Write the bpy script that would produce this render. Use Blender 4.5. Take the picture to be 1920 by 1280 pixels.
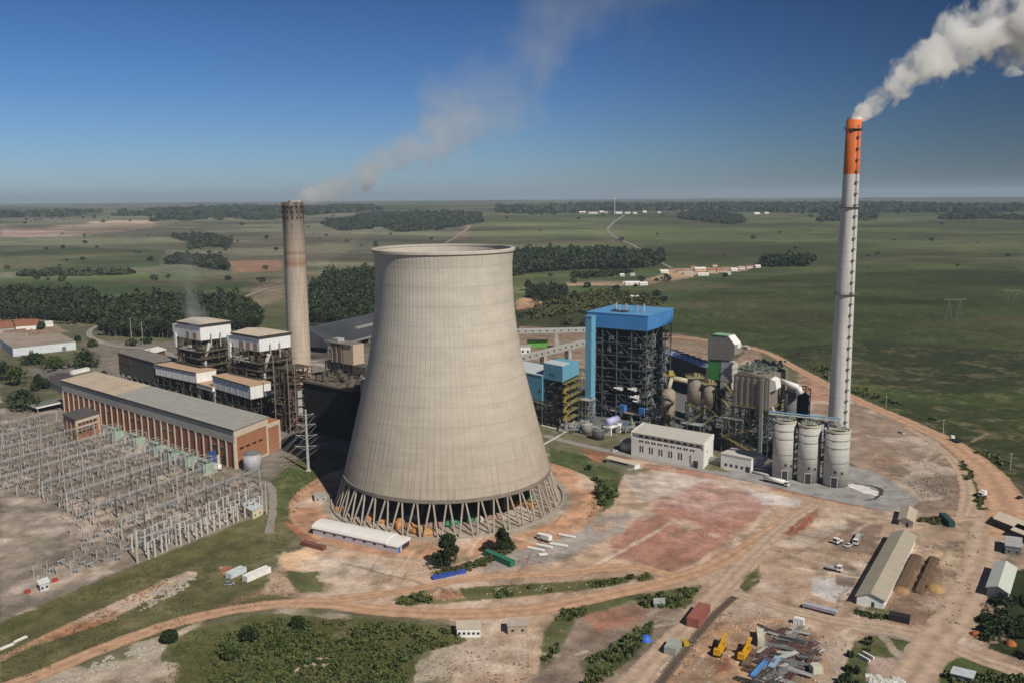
import bpy, math, random
import numpy as np
from mathutils import Vector

# ---------------------------------------------------------------- camera, sky, sun, exposure
SC = bpy.context.scene
for _o in list(bpy.data.objects):
    bpy.data.objects.remove(_o)
FPX, CAMH, ROLL = 1690.0, 160.0, math.radians(0.4)
PITCH = math.atan(274 / FPX)
fwd = np.array([0, math.cos(PITCH), -math.sin(PITCH)])
_u = np.array([0, math.sin(PITCH), math.cos(PITCH)]); _r = np.array([1.0, 0, 0])
right = math.cos(ROLL) * _r - math.sin(ROLL) * _u
up = math.sin(ROLL) * _r + math.cos(ROLL) * _u
cd = bpy.data.cameras.new('camera'); cam = bpy.data.objects.new('camera', cd)
SC.collection.objects.link(cam)
cd.sensor_width = 36; cd.lens = 36 * FPX / 1920; cd.clip_start = 1; cd.clip_end = 200000
from mathutils import Matrix
cam.matrix_world = Matrix(((right[0], up[0], -fwd[0], 0), (right[1], up[1], -fwd[1], 0), (right[2], up[2], -fwd[2], CAMH), (0, 0, 0, 1)))
SC.camera = cam

SUN_AZ, SUN_EL = 36.0, 43.5          # degrees right of straight behind the camera / above the horizon
sd = Vector((math.sin(math.radians(SUN_AZ)) * math.cos(math.radians(SUN_EL)), -math.cos(math.radians(SUN_AZ)) * math.cos(math.radians(SUN_EL)), math.sin(math.radians(SUN_EL))))
W = bpy.data.worlds.new('World'); SC.world = W; W.use_nodes = True
nt = W.node_tree; bg = nt.nodes['Background']
sky = nt.nodes.new('ShaderNodeTexSky'); sky.sky_type = 'NISHITA'; sky.sun_disc = False
sky.sun_elevation = math.radians(SUN_EL); sky.sun_rotation = math.radians(180 - SUN_AZ)
sky.altitude = 200; sky.air_density = 1.0; sky.dust_density = 0.3; sky.ozone_density = 3.0
# the polarised, saturated look of this sky: slightly bluer and deeper overhead
tc = nt.nodes.new('ShaderNodeTexCoord'); sep = nt.nodes.new('ShaderNodeSeparateXYZ')
nt.links.new(tc.outputs['Generated'], sep.inputs[0])
rmp = nt.nodes.new('ShaderNodeValToRGB')
rmp.color_ramp.elements[0].position = 0.0; rmp.color_ramp.elements[0].color = (0.36, 0.50, 0.74, 1)
rmp.color_ramp.elements[1].position = 0.36; rmp.color_ramp.elements[1].color = (0.055, 0.145, 0.27, 1)
e = rmp.color_ramp.elements.new(0.12); e.color = (0.215, 0.365, 0.61, 1)
e = rmp.color_ramp.elements.new(1.0); e.color = (0.022, 0.055, 0.115, 1)
nt.links.new(sep.outputs['Z'], rmp.inputs[0])
mx = nt.nodes.new('ShaderNodeMix'); mx.data_type = 'RGBA'; mx.blend_type = 'MULTIPLY'; mx.inputs[0].default_value = 1
nt.links.new(sky.outputs[0], mx.inputs[6]); nt.links.new(rmp.outputs[0], mx.inputs[7])
# darker towards the right of the view (polarised side of the sky)
mr = nt.nodes.new('ShaderNodeValToRGB'); E_ = mr.color_ramp.elements
E_[0].position = .25; E_[0].color = (1, 1, 1, 1); E_[1].position = .80; E_[1].color = (.30, .30, .30, 1)
e = E_.new(.5); e.color = (.88, .88, .88, 1); e = E_.new(.72); e.color = (.40, .41, .42, 1)
xh = nt.nodes.new('ShaderNodeMath'); xh.operation = 'MULTIPLY_ADD'; xh.inputs[1].default_value = .5; xh.inputs[2].default_value = .5
nt.links.new(sep.outputs['X'], xh.inputs[0]); nt.links.new(xh.outputs[0], mr.inputs[0])
mx2 = nt.nodes.new('ShaderNodeMix'); mx2.data_type = 'RGBA'; mx2.blend_type = 'MULTIPLY'; mx2.inputs[0].default_value = 1
nt.links.new(mx.outputs[2], mx2.inputs[6]); nt.links.new(mr.outputs[0], mx2.inputs[7])
nt.links.new(mx2.outputs[2], bg.inputs[0]); bg.inputs[1].default_value = 0.10
sl = bpy.data.lights.new('sun', 'SUN'); sl.energy = 3.6; sl.angle = math.radians(0.5); sl.color = (1.0, 0.93, 0.81)
so = bpy.data.objects.new('sun', sl); SC.collection.objects.link(so)
so.rotation_euler = sd.to_track_quat('Z', 'Y').to_euler(); so.location = (200, -300, 400)
SC.view_settings.view_transform = 'Standard'; SC.view_settings.look = 'None'
SC.view_settings.exposure = 0.18; SC.view_settings.gamma = 1.0
SC.cycles.volume_bounces = 5; SC.cycles.max_bounces = 8; SC.cycles.volume_step_rate = 1.0; SC.cycles.volume_max_steps = 128
SC.cycles.use_denoising = True
try: SC.cycles.denoiser = 'OPENIMAGEDENOISE'
except Exception: pass

# ---------------------------------------------------------------- terrain and measuring helpers
def _hash(ix, iy, s):
    n = (ix.astype(np.int64) * 374761393 + iy.astype(np.int64) * 668265263 + s * 1442695041) & 0x7fffffff
    n = ((n ^ (n >> 13)) * 1274126177) & 0x7fffffff
    return ((n ^ (n >> 16)) & 0xffff) / 65535.0
def vnoise(x, y, s=0):
    ix = np.floor(x); iy = np.floor(y); fx = x - ix; fy = y - iy
    fx = fx * fx * (3 - 2 * fx); fy = fy * fy * (3 - 2 * fy)
    ix = ix.astype(np.int64); iy = iy.astype(np.int64)
    a = _hash(ix, iy, s); b = _hash(ix + 1, iy, s); c = _hash(ix, iy + 1, s); d = _hash(ix + 1, iy + 1, s)
    return (a + (b - a) * fx) * (1 - fy) + (c + (d - c) * fx) * fy
def fbm(x, y, s=0, o=4):
    r = 0; a = 0.5; t = 0
    for k in range(o):
        r = r + a * vnoise(x * 2 ** k + 17.3 * k, y * 2 ** k - 9.1 * k, s + k); t += a; a *= 0.5
    return r / t
def sst(a, b, x):
    t = np.clip((x - a) / (b - a), 0, 1); return t * t * (3 - 2 * t)
def gz(x, y):
    x = np.asarray(x, float); y = np.asarray(y, float)
    d = np.hypot(x, y)
    rise = 70 * sst(1500, 9000, d)
    near = sst(1100, 2200, d)
    h = near * (14 * (fbm(x / 1100, y / 1100, 3) - 0.5) + 34 * sst(3000, 12000, d) * 2 * (fbm(x / 4200 + 4, y / 4200, 5) - 0.5))
    return rise + h - (d / 1000) ** 2 / 12.74 * sst(3000, 9000, d)
def ray(px, py):
    return fwd + right * (px - 960) / FPX + up * (640 - py) / FPX
_T = np.concatenate([np.linspace(150, 3000, 700), np.geomspace(3010, 90000, 900)])
def G(px, py, z=None):
    """where the line of sight through a photograph point meets the ground (or the level z)"""
    d = ray(px, py)
    if z is not None or py > 640:
        t = ((z or 0) - CAMH) / d[2]; return np.array([d[0] * t, d[1] * t])
    X = d[0] * _T; Y = d[1] * _T; Z = CAMH + d[2] * _T - gz(X, Y)
    k = np.argmax(Z < 0) if (Z < 0).any() else len(_T) - 1
    if k == 0: k = 1
    a, b = Z[k - 1], Z[k]; f = a / (a - b) if a != b else 0
    t = _T[k - 1] + (_T[k] - _T[k - 1]) * min(max(f, 0), 1)
    return np.array([d[0] * t, d[1] * t])
def PXL(x, y, z):
    v = np.array([x, y, z - CAMH]); d = v @ fwd
    return 960 + FPX * (v @ right) / d, 640 - FPX * (v @ up) / d
def HZ(p, py):
    lo, hi = 0.0, 320.0
    for _ in range(40):
        m = (lo + hi) / 2
        if PXL(p[0], p[1], m)[1] > py: lo = m
        else: hi = m
    return lo
UA = np.array([0.764, -0.645]); VA = np.array([0.645, 0.764])      # street grid of the plant
def srgb(c):
    return tuple((v / 255 / 12.92) if v / 255 <= 0.04045 else ((v / 255 + 0.055) / 1.055) ** 2.4 for v in c)
KEXP = 0.93
def T(r, g, b, k=None):
    """albedo of a level surface from its appearance in full sun"""
    g0 = (r + g + b) / 3; r, g, b = (g0 + (v - g0) * .9 for v in (r, g, b))
    return tuple(min(0.85, v / (k or KEXP) * w) for v, w in zip(srgb((r, g, b)), (1.0, 1.0, 1.04)))

# ---------------------------------------------------------------- materials
MATS = {}
def mat(name, col, rough=0.85, var=0.18, scale=0.4, bump=0.0, metal=0.0, stripe=None, streak=0.0, detail=5, spec=0.3):
    """weathered procedural material; stripe=(axis, period m, depth) adds sheet corrugation, streak adds vertical run-off marks"""
    if name in MATS: return MATS[name]
    m = bpy.data.materials.new(name); m.use_nodes = True; n = m.node_tree.nodes; L = m.node_tree.links
    b = n['Principled BSDF']; b.inputs['Roughness'].default_value = rough; b.inputs['Metallic'].default_value = metal
    b.inputs['Specular IOR Level'].default_value = spec
    t = n.new('ShaderNodeTexCoord'); nz = n.new('ShaderNodeTexNoise'); nz.inputs['Scale'].default_value = scale
    nz.inputs['Detail'].default_value = detail; nz.inputs['Roughness'].default_value = 0.65
    L.new(t.outputs['Object'], nz.inputs['Vector'])
    r = n.new('ShaderNodeMapRange'); r.inputs[1].default_value = 0.28; r.inputs[2].default_value = 0.72
    r.inputs[3].default_value = 1 - var * 1.3; r.inputs[4].default_value = 1 + var
    L.new(nz.outputs[0], r.inputs[0]); fac = r.outputs[0]
    if streak:
        mp = n.new('ShaderNodeMapping'); mp.inputs['Scale'].default_value = (1.3, 1.3, 0.05)
        n2 = n.new('ShaderNodeTexNoise'); n2.inputs['Scale'].default_value = 1.0; n2.inputs['Detail'].default_value = 4
        L.new(t.outputs['Object'], mp.inputs[0]); L.new(mp.outputs[0], n2.inputs['Vector'])
        r2 = n.new('ShaderNodeMapRange'); r2.inputs[1].default_value = 0.45; r2.inputs[2].default_value = 0.75
        r2.inputs[3].default_value = 1; r2.inputs[4].default_value = 1 - streak
        L.new(n2.outputs[0], r2.inputs[0]); q = n.new('ShaderNodeMath'); q.operation = 'MULTIPLY'
        L.new(fac, q.inputs[0]); L.new(r2.outputs[0], q.inputs[1]); fac = q.outputs[0]
    if stripe:
        ax, per, dep = stripe
        sp = n.new('ShaderNodeSeparateXYZ'); L.new(t.outputs['Object'], sp.inputs[0])
        if ax in 'XYZ': src = sp.outputs[ax]
        else:
            dv = n.new('ShaderNodeVectorMath'); dv.operation = 'DOT_PRODUCT'; L.new(t.outputs['Object'], dv.inputs[0])
            w = UA if ax == 'u' else VA; dv.inputs[1].default_value = (w[0], w[1], 0); src = dv.outputs['Value']
        q = n.new('ShaderNodeMath'); q.operation = 'MULTIPLY'; q.inputs[1].default_value = 2 * math.pi / per; L.new(src, q.inputs[0])
        s = n.new('ShaderNodeMath'); s.operation = 'SINE'; L.new(q.outputs[0], s.inputs[0])
        r3 = n.new('ShaderNodeMapRange'); r3.inputs[1].default_value = 0.6; r3.inputs[2].default_value = 1
        r3.inputs[3].default_value = 1; r3.inputs[4].default_value = 1 - dep; L.new(s.outputs[0], r3.inputs[0])
        q = n.new('ShaderNodeMath'); q.operation = 'MULTIPLY'; L.new(fac, q.inputs[0]); L.new(r3.outputs[0], q.inputs[1]); fac = q.outputs[0]
    x = n.new('ShaderNodeVectorMath'); x.operation = 'SCALE'; x.inputs[0].default_value = col; L.new(fac, x.inputs['Scale'])
    L.new(x.outputs[0], b.inputs['Base Color'])
    if bump:
        bp = n.new('ShaderNodeBump'); bp.inputs['Strength'].default_value = 0.6; bp.inputs['Distance'].default_value = bump
        L.new(nz.outputs[0], bp.inputs['Height']); L.new(bp.outputs[0], b.inputs['Normal'])
    MATS[name] = m; return m
def foliage(name, col, var=0.5, scale=0.35):
    """leaves: light and dark clumps plus a little translucency"""
    if name in MATS: return MATS[name]
    m = bpy.data.materials.new(name); m.use_nodes = True; n = m.node_tree.nodes; L = m.node_tree.links
    b = n['Principled BSDF']; b.inputs['Roughness'].default_value = 0.7; b.inputs['Specular IOR Level'].default_value = 0.2
    t = n.new('ShaderNodeNewGeometry'); nz = n.new('ShaderNodeTexNoise'); nz.inputs['Scale'].default_value = scale; nz.inputs['Detail'].default_value = 6
    nz.inputs['Roughness'].default_value = 0.7
    L.new(t.outputs['Position'], nz.inputs['Vector'])
    cr = n.new('ShaderNodeValToRGB'); c = col
    cr.color_ramp.elements[0].position = 0.3; cr.color_ramp.elements[0].color = (c[0] * (1 - var), c[1] * (1 - var), c[2] * (1 - var * .8), 1)
    cr.color_ramp.elements[1].position = 0.7; cr.color_ramp.elements[1].color = (c[0] * (1 + var), c[1] * (1 + var * .85), c[2] * (1 + var * .5), 1)
    L.new(nz.outputs[0], cr.inputs[0])
    n2 = n.new('ShaderNodeTexNoise'); n2.inputs['Scale'].default_value = scale * .3; n2.inputs['Detail'].default_value = 3; L.new(t.outputs['Position'], n2.inputs['Vector'])
    r2 = n.new('ShaderNodeMapRange'); r2.inputs[1].default_value = .42; r2.inputs[2].default_value = .62; L.new(n2.outputs[0], r2.inputs[0])
    hm = n.new('ShaderNodeMix'); hm.data_type = 'RGBA'; hm.blend_type = 'MULTIPLY'; L.new(r2.outputs[0], hm.inputs[0]); L.new(cr.outputs[0], hm.inputs[6]); hm.inputs[7].default_value = (1.3, 1.12, .92, 1)
    L.new(hm.outputs[2], b.inputs['Base Color'])
    MATS[name] = m; return m

# ---------------------------------------------------------------- mesh building
class MB:
    """collects shapes; u, v = plan axes that local x and y are mapped to"""
    def __init__(s, u=(1, 0), v=(0, 1)):
        s.V = []; s.F = []; s.u = u; s.v = v; s.sm = False
    def p(s, x, y, z):
        s.V.append((x * s.u[0] + y * s.v[0], x * s.u[1] + y * s.v[1], z)); return len(s.V) - 1
    def box(s, x0, x1, y0, y1, z0, z1, top=None):
        a = [s.p(x, y, z) for z in (z0, z1) for x, y in ((x0, y0), (x1, y0), (x1, y1), (x0, y1))]
        s.F += [(a[3], a[2], a[1], a[0]), (a[4], a[5], a[6], a[7])] + [(a[i], a[(i + 1) % 4], a[4 + (i + 1) % 4], a[4 + i]) for i in range(4)]
        return s
    def prism(s, pts, z0, z1):
        n = len(pts); a = [s.p(x, y, z0) for x, y in pts]; b = [s.p(x, y, z1) for x, y in pts]
        s.F += [tuple(reversed(a)), tuple(b)] + [(a[i], a[(i + 1) % n], b[(i + 1) % n], b[i]) for i in range(n)]; return s
    def xprof(s, prof, x0, x1):
        """a (y, z) profile swept along x"""
        n = len(prof); a = [s.p(x0, y, z) for y, z in prof]; b = [s.p(x1, y, z) for y, z in prof]
        s.F += [tuple(reversed(a)), tuple(b)] + [(a[i], a[(i + 1) % n], b[(i + 1) % n], b[i]) for i in range(n)]; return s
    def yprof(s, prof, y0, y1):
        n = len(prof); a = [s.p(x, y0, z) for x, z in prof]; b = [s.p(x, y1, z) for x, z in prof]
        s.F += [tuple(a), tuple(reversed(b))] + [(a[i], b[i], b[(i + 1) % n], a[(i + 1) % n]) for i in range(n)]; return s
    def rings(s, prof, n=24, cx=0, cy=0, cap=True, a0=0):
        """lathe: prof = [(r, z)]"""
        R = []
        for r, z in prof:
            R.append([s.p(cx + r * math.cos(a0 + 2 * math.pi * i / n), cy + r * math.sin(a0 + 2 * math.pi * i / n), z) for i in range(n)])
        for j in range(len(R) - 1):
            for i in range(n): s.F.append((R[j][i], R[j][(i + 1) % n], R[j + 1][(i + 1) % n], R[j + 1][i]))
        if cap: s.F.append(tuple(reversed(R[0]))); s.F.append(tuple(R[-1]))
        return s
    def tube(s, a, b, r0, r1=None, n=8, cap=True):
        r1 = r0 if r1 is None else r1
        A = Vector(a); B = Vector(b); d = (B - A); d.normalize()
        w = Vector((0, 0, 1)) if abs(d.z) < 0.9 else Vector((1, 0, 0)); x = d.cross(w); x.normalize(); y = d.cross(x)
        R = []
        for c, r in ((A, r0), (B, r1)):
            q = []
            for i in range(n):
                t = 2 * math.pi * (i + .5) / n; v = c + x * (math.cos(t) * r) + y * (math.sin(t) * r); q.append(s.p(*v))
            R.append(q)
        for i in range(n): s.F.append((R[0][i], R[1][i], R[1][(i + 1) % n], R[0][(i + 1) % n]))
        if cap: s.F.append(tuple(R[0])); s.F.append(tuple(reversed(R[1])))
        return s
    def bar(s, a, b, w): return s.tube(a, b, w * 0.7071, n=4)
    def path(s, pts, r, n=8):
        for a, b in zip(pts[:-1], pts[1:]): s.tube(a, b, r, n=n)
        return s
    def quad(s, *P):
        s.F.append(tuple(s.p(*q) for q in P)); return s
    def build(s, name, m, parent=None, smooth=False):
        me = bpy.data.meshes.new(name); me.from_pydata(s.V, [], s.F); me.materials.append(m)
        if smooth or s.sm: me.polygons.foreach_set('use_smooth', [True] * len(me.polygons))
        me.update()
        o = bpy.data.objects.new(name, me); SC.collection.objects.link(o)
        if parent: o.parent = parent
        return o
def tag(o, label=None, cat=None, group=None, kind=None):
    if label: o['label'] = label
    if cat: o['category'] = cat
    if group: o['group'] = group
    if kind: o['kind'] = kind
    return o
def thing(name, label, cat, loc=(0, 0, 0), rz=0, group=None):
    o = bpy.data.objects.new(name, None); SC.collection.objects.link(o)
    o.empty_display_size = 1
    o.location = (loc[0], loc[1], loc[2] if len(loc) > 2 else float(gz(loc[0], loc[1]))); o.rotation_euler = (0, 0, rz)
    return tag(o, label, cat, group)
def copy_tree(o, parent=None):
    c = o.copy(); SC.collection.objects.link(c)
    if parent: c.parent = parent
    for ch in o.children: copy_tree(ch, c)
    return c
def frame(a, b, c=None):
    """unit plan axes from ground points: a origin, b along, c across"""
    u = (b - a) / np.linalg.norm(b - a)
    if c is None: v = np.array([-u[1], u[0]])
    else: v = (c - a) / np.linalg.norm(c - a)
    return tuple(u), tuple(v)
# ---------------------------------------------------------------- ground
TWR = np.array([-35.0, 467.0])
RINGR = 84.0
PAINT = []      # (colour, weight, edge wobble in m, [photo points])
def paint(c, pts, wob=4.0, w=1.0): PAINT.append((T(*c), w, wob, np.array([G(*p) for p in pts])))
def paintg(c, pts, wob=2.0, w=1.0): PAINT.append((T(*c), w, wob, np.array(pts)))
TRACK = []     # (colour, weight, half width, ground points)
def track(c, pts, hw=.8, w=.5): TRACK.append((T(*c), w, hw, np.array([G(*p) for p in pts])))
def circ(c, r, n=48): return [(c[0] + r * math.cos(2 * math.pi * i / n), c[1] + r * math.sin(2 * math.pi * i / n)) for i in range(n)]
# far country
paint((94, 102, 64), [(880, 400), (1920, 400), (1920, 640), (880, 640)], 60)
paint((98, 106, 70), [(900, 405), (1150, 405), (1180, 455), (960, 466), (880, 450)], 30)
paint((92, 102, 60), [(1200, 420), (1920, 428), (1920, 520), (1530, 500), (1250, 490), (1180, 440)], 40)
paint((68, 80, 44), [(1060, 560), (1300, 520), (1920, 500), (1960, 930), (1900, 900), (1800, 830), (1600, 740), (1420, 650), (1260, 630), (1100, 610)], 10)
paint((78, 78, 52), [(1290, 560), (1420, 552), (1560, 590), (1540, 625), (1380, 615)], 22, .5)
paint((80, 82, 54), [(1600, 468), (1920, 460), (1920, 490), (1650, 500)], 40, .5)
paint((50, 56, 38), [(1430, 655), (1620, 640), (1920, 660), (1920, 730), (1760, 740), (1600, 710)], 14, .75)
paint((62, 76, 40), [(1560, 560), (1920, 545), (1920, 590), (1640, 600)], 20, .6)
paint((88, 88, 58), [(1500, 660), (1600, 668), (1700, 700), (1600, 705)], 9, .5)
paint((56, 62, 38), [(1640, 745), (1920, 770), (1960, 930), (1870, 880), (1760, 810)], 8, .6)
paint((104, 104, 84), [(0, 395), (890, 395), (880, 470), (560, 500), (0, 560)], 60)
paint((112, 114, 90), [(0, 440), (530, 418), (530, 480), (420, 500), (0, 520)], 30)
paint((122, 118, 96), [(440, 440), (700, 430), (640, 480), (600, 500), (440, 485)], 25)
paint((78, 90, 58), [(0, 473), (150, 464), (310, 470), (300, 500), (0, 512)], 18)
paint((88, 104, 64), [(0, 522), (330, 512), (480, 528), (420, 560), (200, 560), (0, 575)], 14)
paint((150, 116, 94), [(420, 490), (530, 488), (530, 509), (440, 511)], 10)
paint((160, 138, 124), [(0, 424), (60, 428), (165, 419), (290, 414), (286, 428), (150, 442), (60, 445), (0, 445)], 50)
paint((190, 165, 140), [(165, 416), (290, 413), (288, 417), (170, 421)], 20)
paint((130, 110, 92), [(880, 405), (905, 402), (870, 450), (840, 455)], 10, .6)
paint((80, 94, 56), [(1000, 520), (1240, 500), (1500, 506), (1330, 545), (1180, 570), (1000, 560)], 14)
paint((70, 76, 48), [(965, 560), (1100, 545), (1240, 560), (1240, 620), (965, 622)], 10)
paint((176, 140, 106), [(968, 562), (1005, 556), (1020, 572), (968, 582)], 5)
paint((186, 160, 130), [(1060, 529), (1190, 528), (1240, 516), (1300, 514), (1300, 520), (1200, 536), (1060, 537)], 4)
paint((184, 152, 122), [(1235, 505), (1340, 502), (1420, 498), (1400, 508), (1260, 519)], 5)
paint((150, 128, 108), [(975, 612), (1240, 622), (1420, 650), (1440, 700), (980, 690), (960, 640)], 4)
paint((90, 96, 66), [(180, 560), (600, 540), (700, 560), (700, 620), (500, 640), (170, 640)], 8)
paint((138, 122, 104), [(470, 545), (530, 520), (530, 560), (480, 580)], 6)
paint((150, 130, 108), [(590, 545), (690, 530), (700, 560), (590, 560)], 6, .8)
# left of the plant
paint((96, 96, 72), [(0, 610), (240, 610), (230, 720), (0, 770)], 6)
paint((140, 122, 104), [(0, 600), (100, 605), (125, 622), (0, 640)], 4)
paint((120, 114, 104), [(55, 690), (170, 680), (240, 700), (130, 720), (60, 705)], 3)
paint((128, 120, 108), [(160, 640), (330, 640), (560, 640), (720, 650), (720, 880), (505, 900), (430, 880), (100, 780), (170, 700)], 5)
# electricity yard
paint((142, 130, 118), [(0, 765), (120, 768), (440, 885), (505, 905), (506, 955), (380, 1008), (250, 1060), (0, 1166)], 2)
paint((154, 142, 126), [(0, 960), (60, 975), (105, 1010), (70, 1060), (0, 1085)], 6)
paint((166, 146, 122), [(60, 1108), (240, 1040), (245, 1046), (60, 1122)], 1.5, .8)
paint((132, 112, 96), [(150, 925), (250, 960), (240, 1000), (160, 990)], 6, .6)
paint((132, 122, 92), [(260, 880), (420, 885), (430, 905), (330, 905)], 6, .7)
# grass banks
paint((100, 99, 66), [(0, 1166), (250, 1060), (500, 960), (506, 900), (560, 858), (600, 838), (650, 850), (650, 900), (570, 925), (575, 970), (545, 1020), (470, 1060), (560, 1110), (560, 1128), (400, 1160), (0, 1290)], 2)
paint((92, 104, 60), [(508, 905), (560, 862), (598, 845), (598, 905), (562, 925), (566, 955), (520, 970)], 3, .8)
paint((104, 104, 62), [(0, 1165), (250, 1063), (500, 965), (500, 985), (260, 1090), (0, 1195)], 3, .6)
paint((186, 146, 116), [(0, 1228), (120, 1172), (240, 1118), (350, 1072), (372, 1076), (340, 1092), (200, 1165), (60, 1210), (0, 1240)], 1.5)
paint((178, 120, 88), [(60, 1205), (190, 1150), (210, 1162), (100, 1196)], 2, .8)
paint((172, 112, 84), [(530, 975), (560, 985), (600, 1010), (570, 1015)], 2)
paint((176, 118, 92), [(410, 1062), (440, 1060), (450, 1080), (420, 1080)], 2)
paint((150, 122, 98), [(420, 1130), (540, 1085), (560, 1105), (480, 1120), (390, 1150)], 3, .7)
# works yard
paint((186, 158, 133), [(540, 1040), (600, 1010), (780, 1020), (1000, 1000), (1110, 975), (1165, 900), (1240, 870), (1600, 925), (1720, 962), (1860, 950), (1960, 990), (1960, 1300), (840, 1300), (850, 1165), (600, 1130), (490, 1110)], 3)
paint((214, 178, 140), [(520, 1040), (580, 1025), (600, 1050), (560, 1075), (530, 1060)], 3)
paint((96, 100, 66), [(530, 1068), (600, 1070), (614, 1110), (560, 1112)], 3)
paint((196, 182, 170), [(600, 1045), (700, 1050), (760, 1075), (640, 1080)], 4, .6)
paint((150, 132, 112), [(600, 1010), (740, 1035), (800, 1045), (790, 1052), (600, 1022)], 2, .7)
paint((156, 148, 142), [(955, 1015), (1040, 1005), (1110, 965), (1190, 958), (1165, 1000), (1070, 1045), (960, 1065), (900, 1075)], 4, .9)
paint((178, 150, 130), [(1110, 985), (1150, 975), (1160, 985), (1120, 1000)], 2)
paint((190, 174, 162), [(1165, 890), (1340, 882), (1420, 898), (1330, 920), (1200, 938)], 4)
paint((172, 124, 106), [(1148, 1022), (1215, 950), (1330, 905), (1440, 930), (1430, 965), (1372, 1005), (1345, 1062), (1290, 1078), (1155, 1046)], 5)
paint((192, 156, 144), [(1225, 935), (1330, 900), (1450, 928), (1440, 955), (1320, 975)], 8, .8)
paint((176, 128, 110), [(1200, 990), (1320, 985), (1350, 1020), (1250, 1030)], 10, .6)
paint((212, 202, 196), [(1390, 912), (1500, 936), (1500, 950), (1430, 945)], 4, .9)
paint((152, 88, 68), [(1468, 1000), (1500, 952), (1532, 950), (1522, 982), (1490, 1006)], 2)
paint((160, 148, 138), [(1460, 1010), (1600, 975), (1600, 985), (1490, 1020)], 3, .7)
paint((166, 96, 74), [(1080, 838), (1240, 868), (1440, 905), (1720, 962), (1700, 968), (1420, 912), (1230, 880), (1150, 870)], 1.5, .6)
paint((178, 118, 92), [(1030, 845), (1130, 855), (1125, 868), (1060, 850)], 1.5)
paint((136, 114, 100), [(1590, 975), (1655, 985), (1640, 1040), (1560, 1030)], 2, .8)
paint((205, 200, 194), [(1525, 1085), (1590, 1080), (1600, 1110), (1560, 1128), (1520, 1112)], 3)
paint((142, 124, 112), [(1570, 1060), (1610, 1065), (1600, 1100), (1565, 1095)], 1.5)
paint((92, 98, 60), [(1385, 1100), (1420, 1060), (1425, 1090), (1400, 1110)], 2)
# band of scrub round the tower pad
paint((82, 94, 56), [(1030, 838), (1095, 852), (1168, 890), (1150, 945), (1095, 985), (1040, 1000), (1040, 960)], 2)
paint((120, 112, 80), [(880, 1020), (1000, 1000), (1100, 968), (1105, 980), (900, 1040), (800, 1080)], 2, .7)
# right side
paint((158, 136, 118), [(1500, 690), (1600, 745), (1700, 790), (1800, 850), (1860, 950), (1720, 962), (1600, 870), (1480, 800)], 3)
paint((176, 132, 106), [(1500, 700), (1570, 740), (1560, 770), (1500, 740)], 3, .7)
paint((150, 112, 94), [(1640, 850), (1760, 880), (1780, 920), (1730, 930), (1650, 880)], 6, .6)
paint((120, 118, 100), [(1650, 870), (1740, 862), (1780, 900), (1770, 930), (1720, 925)], 5, .6)
paint((104, 100, 70), [(1790, 850), (1815, 855), (1850, 960), (1825, 965)], 1.5)
paint((132, 104, 82), [(1700, 1050), (1770, 1040), (1750, 1130), (1680, 1125)], 3, .8)
paint((204, 178, 140), [(1735, 1040), (1790, 1030), (1820, 1045), (1790, 1065), (1740, 1060)], 3)
paint((118, 92, 72), [(1590, 1150), (1700, 1120), (1780, 1150), (1740, 1180), (1660, 1165)], 5, .7)
paint((104, 106, 68), [(1630, 1135), (1700, 1152), (1690, 1162), (1610, 1145)], 1.5)
paint((54, 64, 38), [(1828, 1150), (1870, 1080), (1960, 1050), (1960, 1250), (1850, 1215)], 2)
paint((82, 96, 54), [(1770, 1245), (1800, 1228), (1960, 1275), (1960, 1300), (1750, 1300)], 2)
paint((92, 98, 62), [(1600, 1200), (1660, 1188), (1735, 1212), (1740, 1235), (1690, 1250), (1640, 1300), (1560, 1300)], 2)
paint((186, 160, 144), [(1630, 1232), (1715, 1232), (1700, 1285), (1625, 1280)], 3)
paint((150, 146, 142), [(1670, 1215), (1730, 1225), (1735, 1240), (1680, 1238)], 1.5)
paint((170, 148, 128), [(1550, 1190), (1600, 1205), (1570, 1290), (1530, 1290)], 2)
paint((190, 150, 118), [(1345, 1130), (1420, 1148), (1560, 1185), (1585, 1200), (1540, 1300), (1240, 1300)], 2)
paint((150, 84, 58), [(1335, 1240), (1360, 1235), (1370, 1255), (1340, 1262)], 2, .8)
paint((140, 90, 66), [(1365, 1130), (1395, 1128), (1390, 1150), (1368, 1150)], 2, .8)
paint((96, 92, 84), [(1440, 1165), (1520, 1180), (1540, 1220), (1500, 1290), (1400, 1290), (1420, 1220)], 3, .6)
# bottom middle
paint((150, 132, 116), [(1040, 1150), (1180, 1120), (1290, 1110), (1280, 1150), (1180, 1290), (1000, 1290)], 3)
paint((178, 122, 100), [(1090, 1150), (1190, 1135), (1200, 1160), (1120, 1190)], 5, .8)
paint((100, 104, 66), [(1020, 1180), (1060, 1140), (1200, 1110), (1230, 1112), (1080, 1160), (1050, 1220), (1010, 1260)], 2)
paint((98, 102, 64), [(1180, 1115), (1320, 1096), (1290, 1140), (1210, 1140)], 2)
paint((78, 90, 54), [(1090, 1245), (1190, 1180), (1240, 1165), (1190, 1230), (1110, 1290)], 3)
paint((100, 100, 64), [(735, 1122), (800, 1106), (900, 1098), (1060, 1090), (1220, 1075), (1228, 1085), (1100, 1105), (900, 1125), (760, 1135)], 1.5)
paint((184, 128, 100), [(800, 1108), (860, 1102), (870, 1120), (810, 1124)], 2, .7)
paint((95, 98, 60), [(330, 1190), (480, 1152), (700, 1158), (850, 1172), (885, 1200), (780, 1228), (770, 1300), (280, 1300)], 3)
paint((170, 130, 104), [(545, 1262), (590, 1225), (635, 1216), (620, 1240), (580, 1268)], 1.5)
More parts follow.
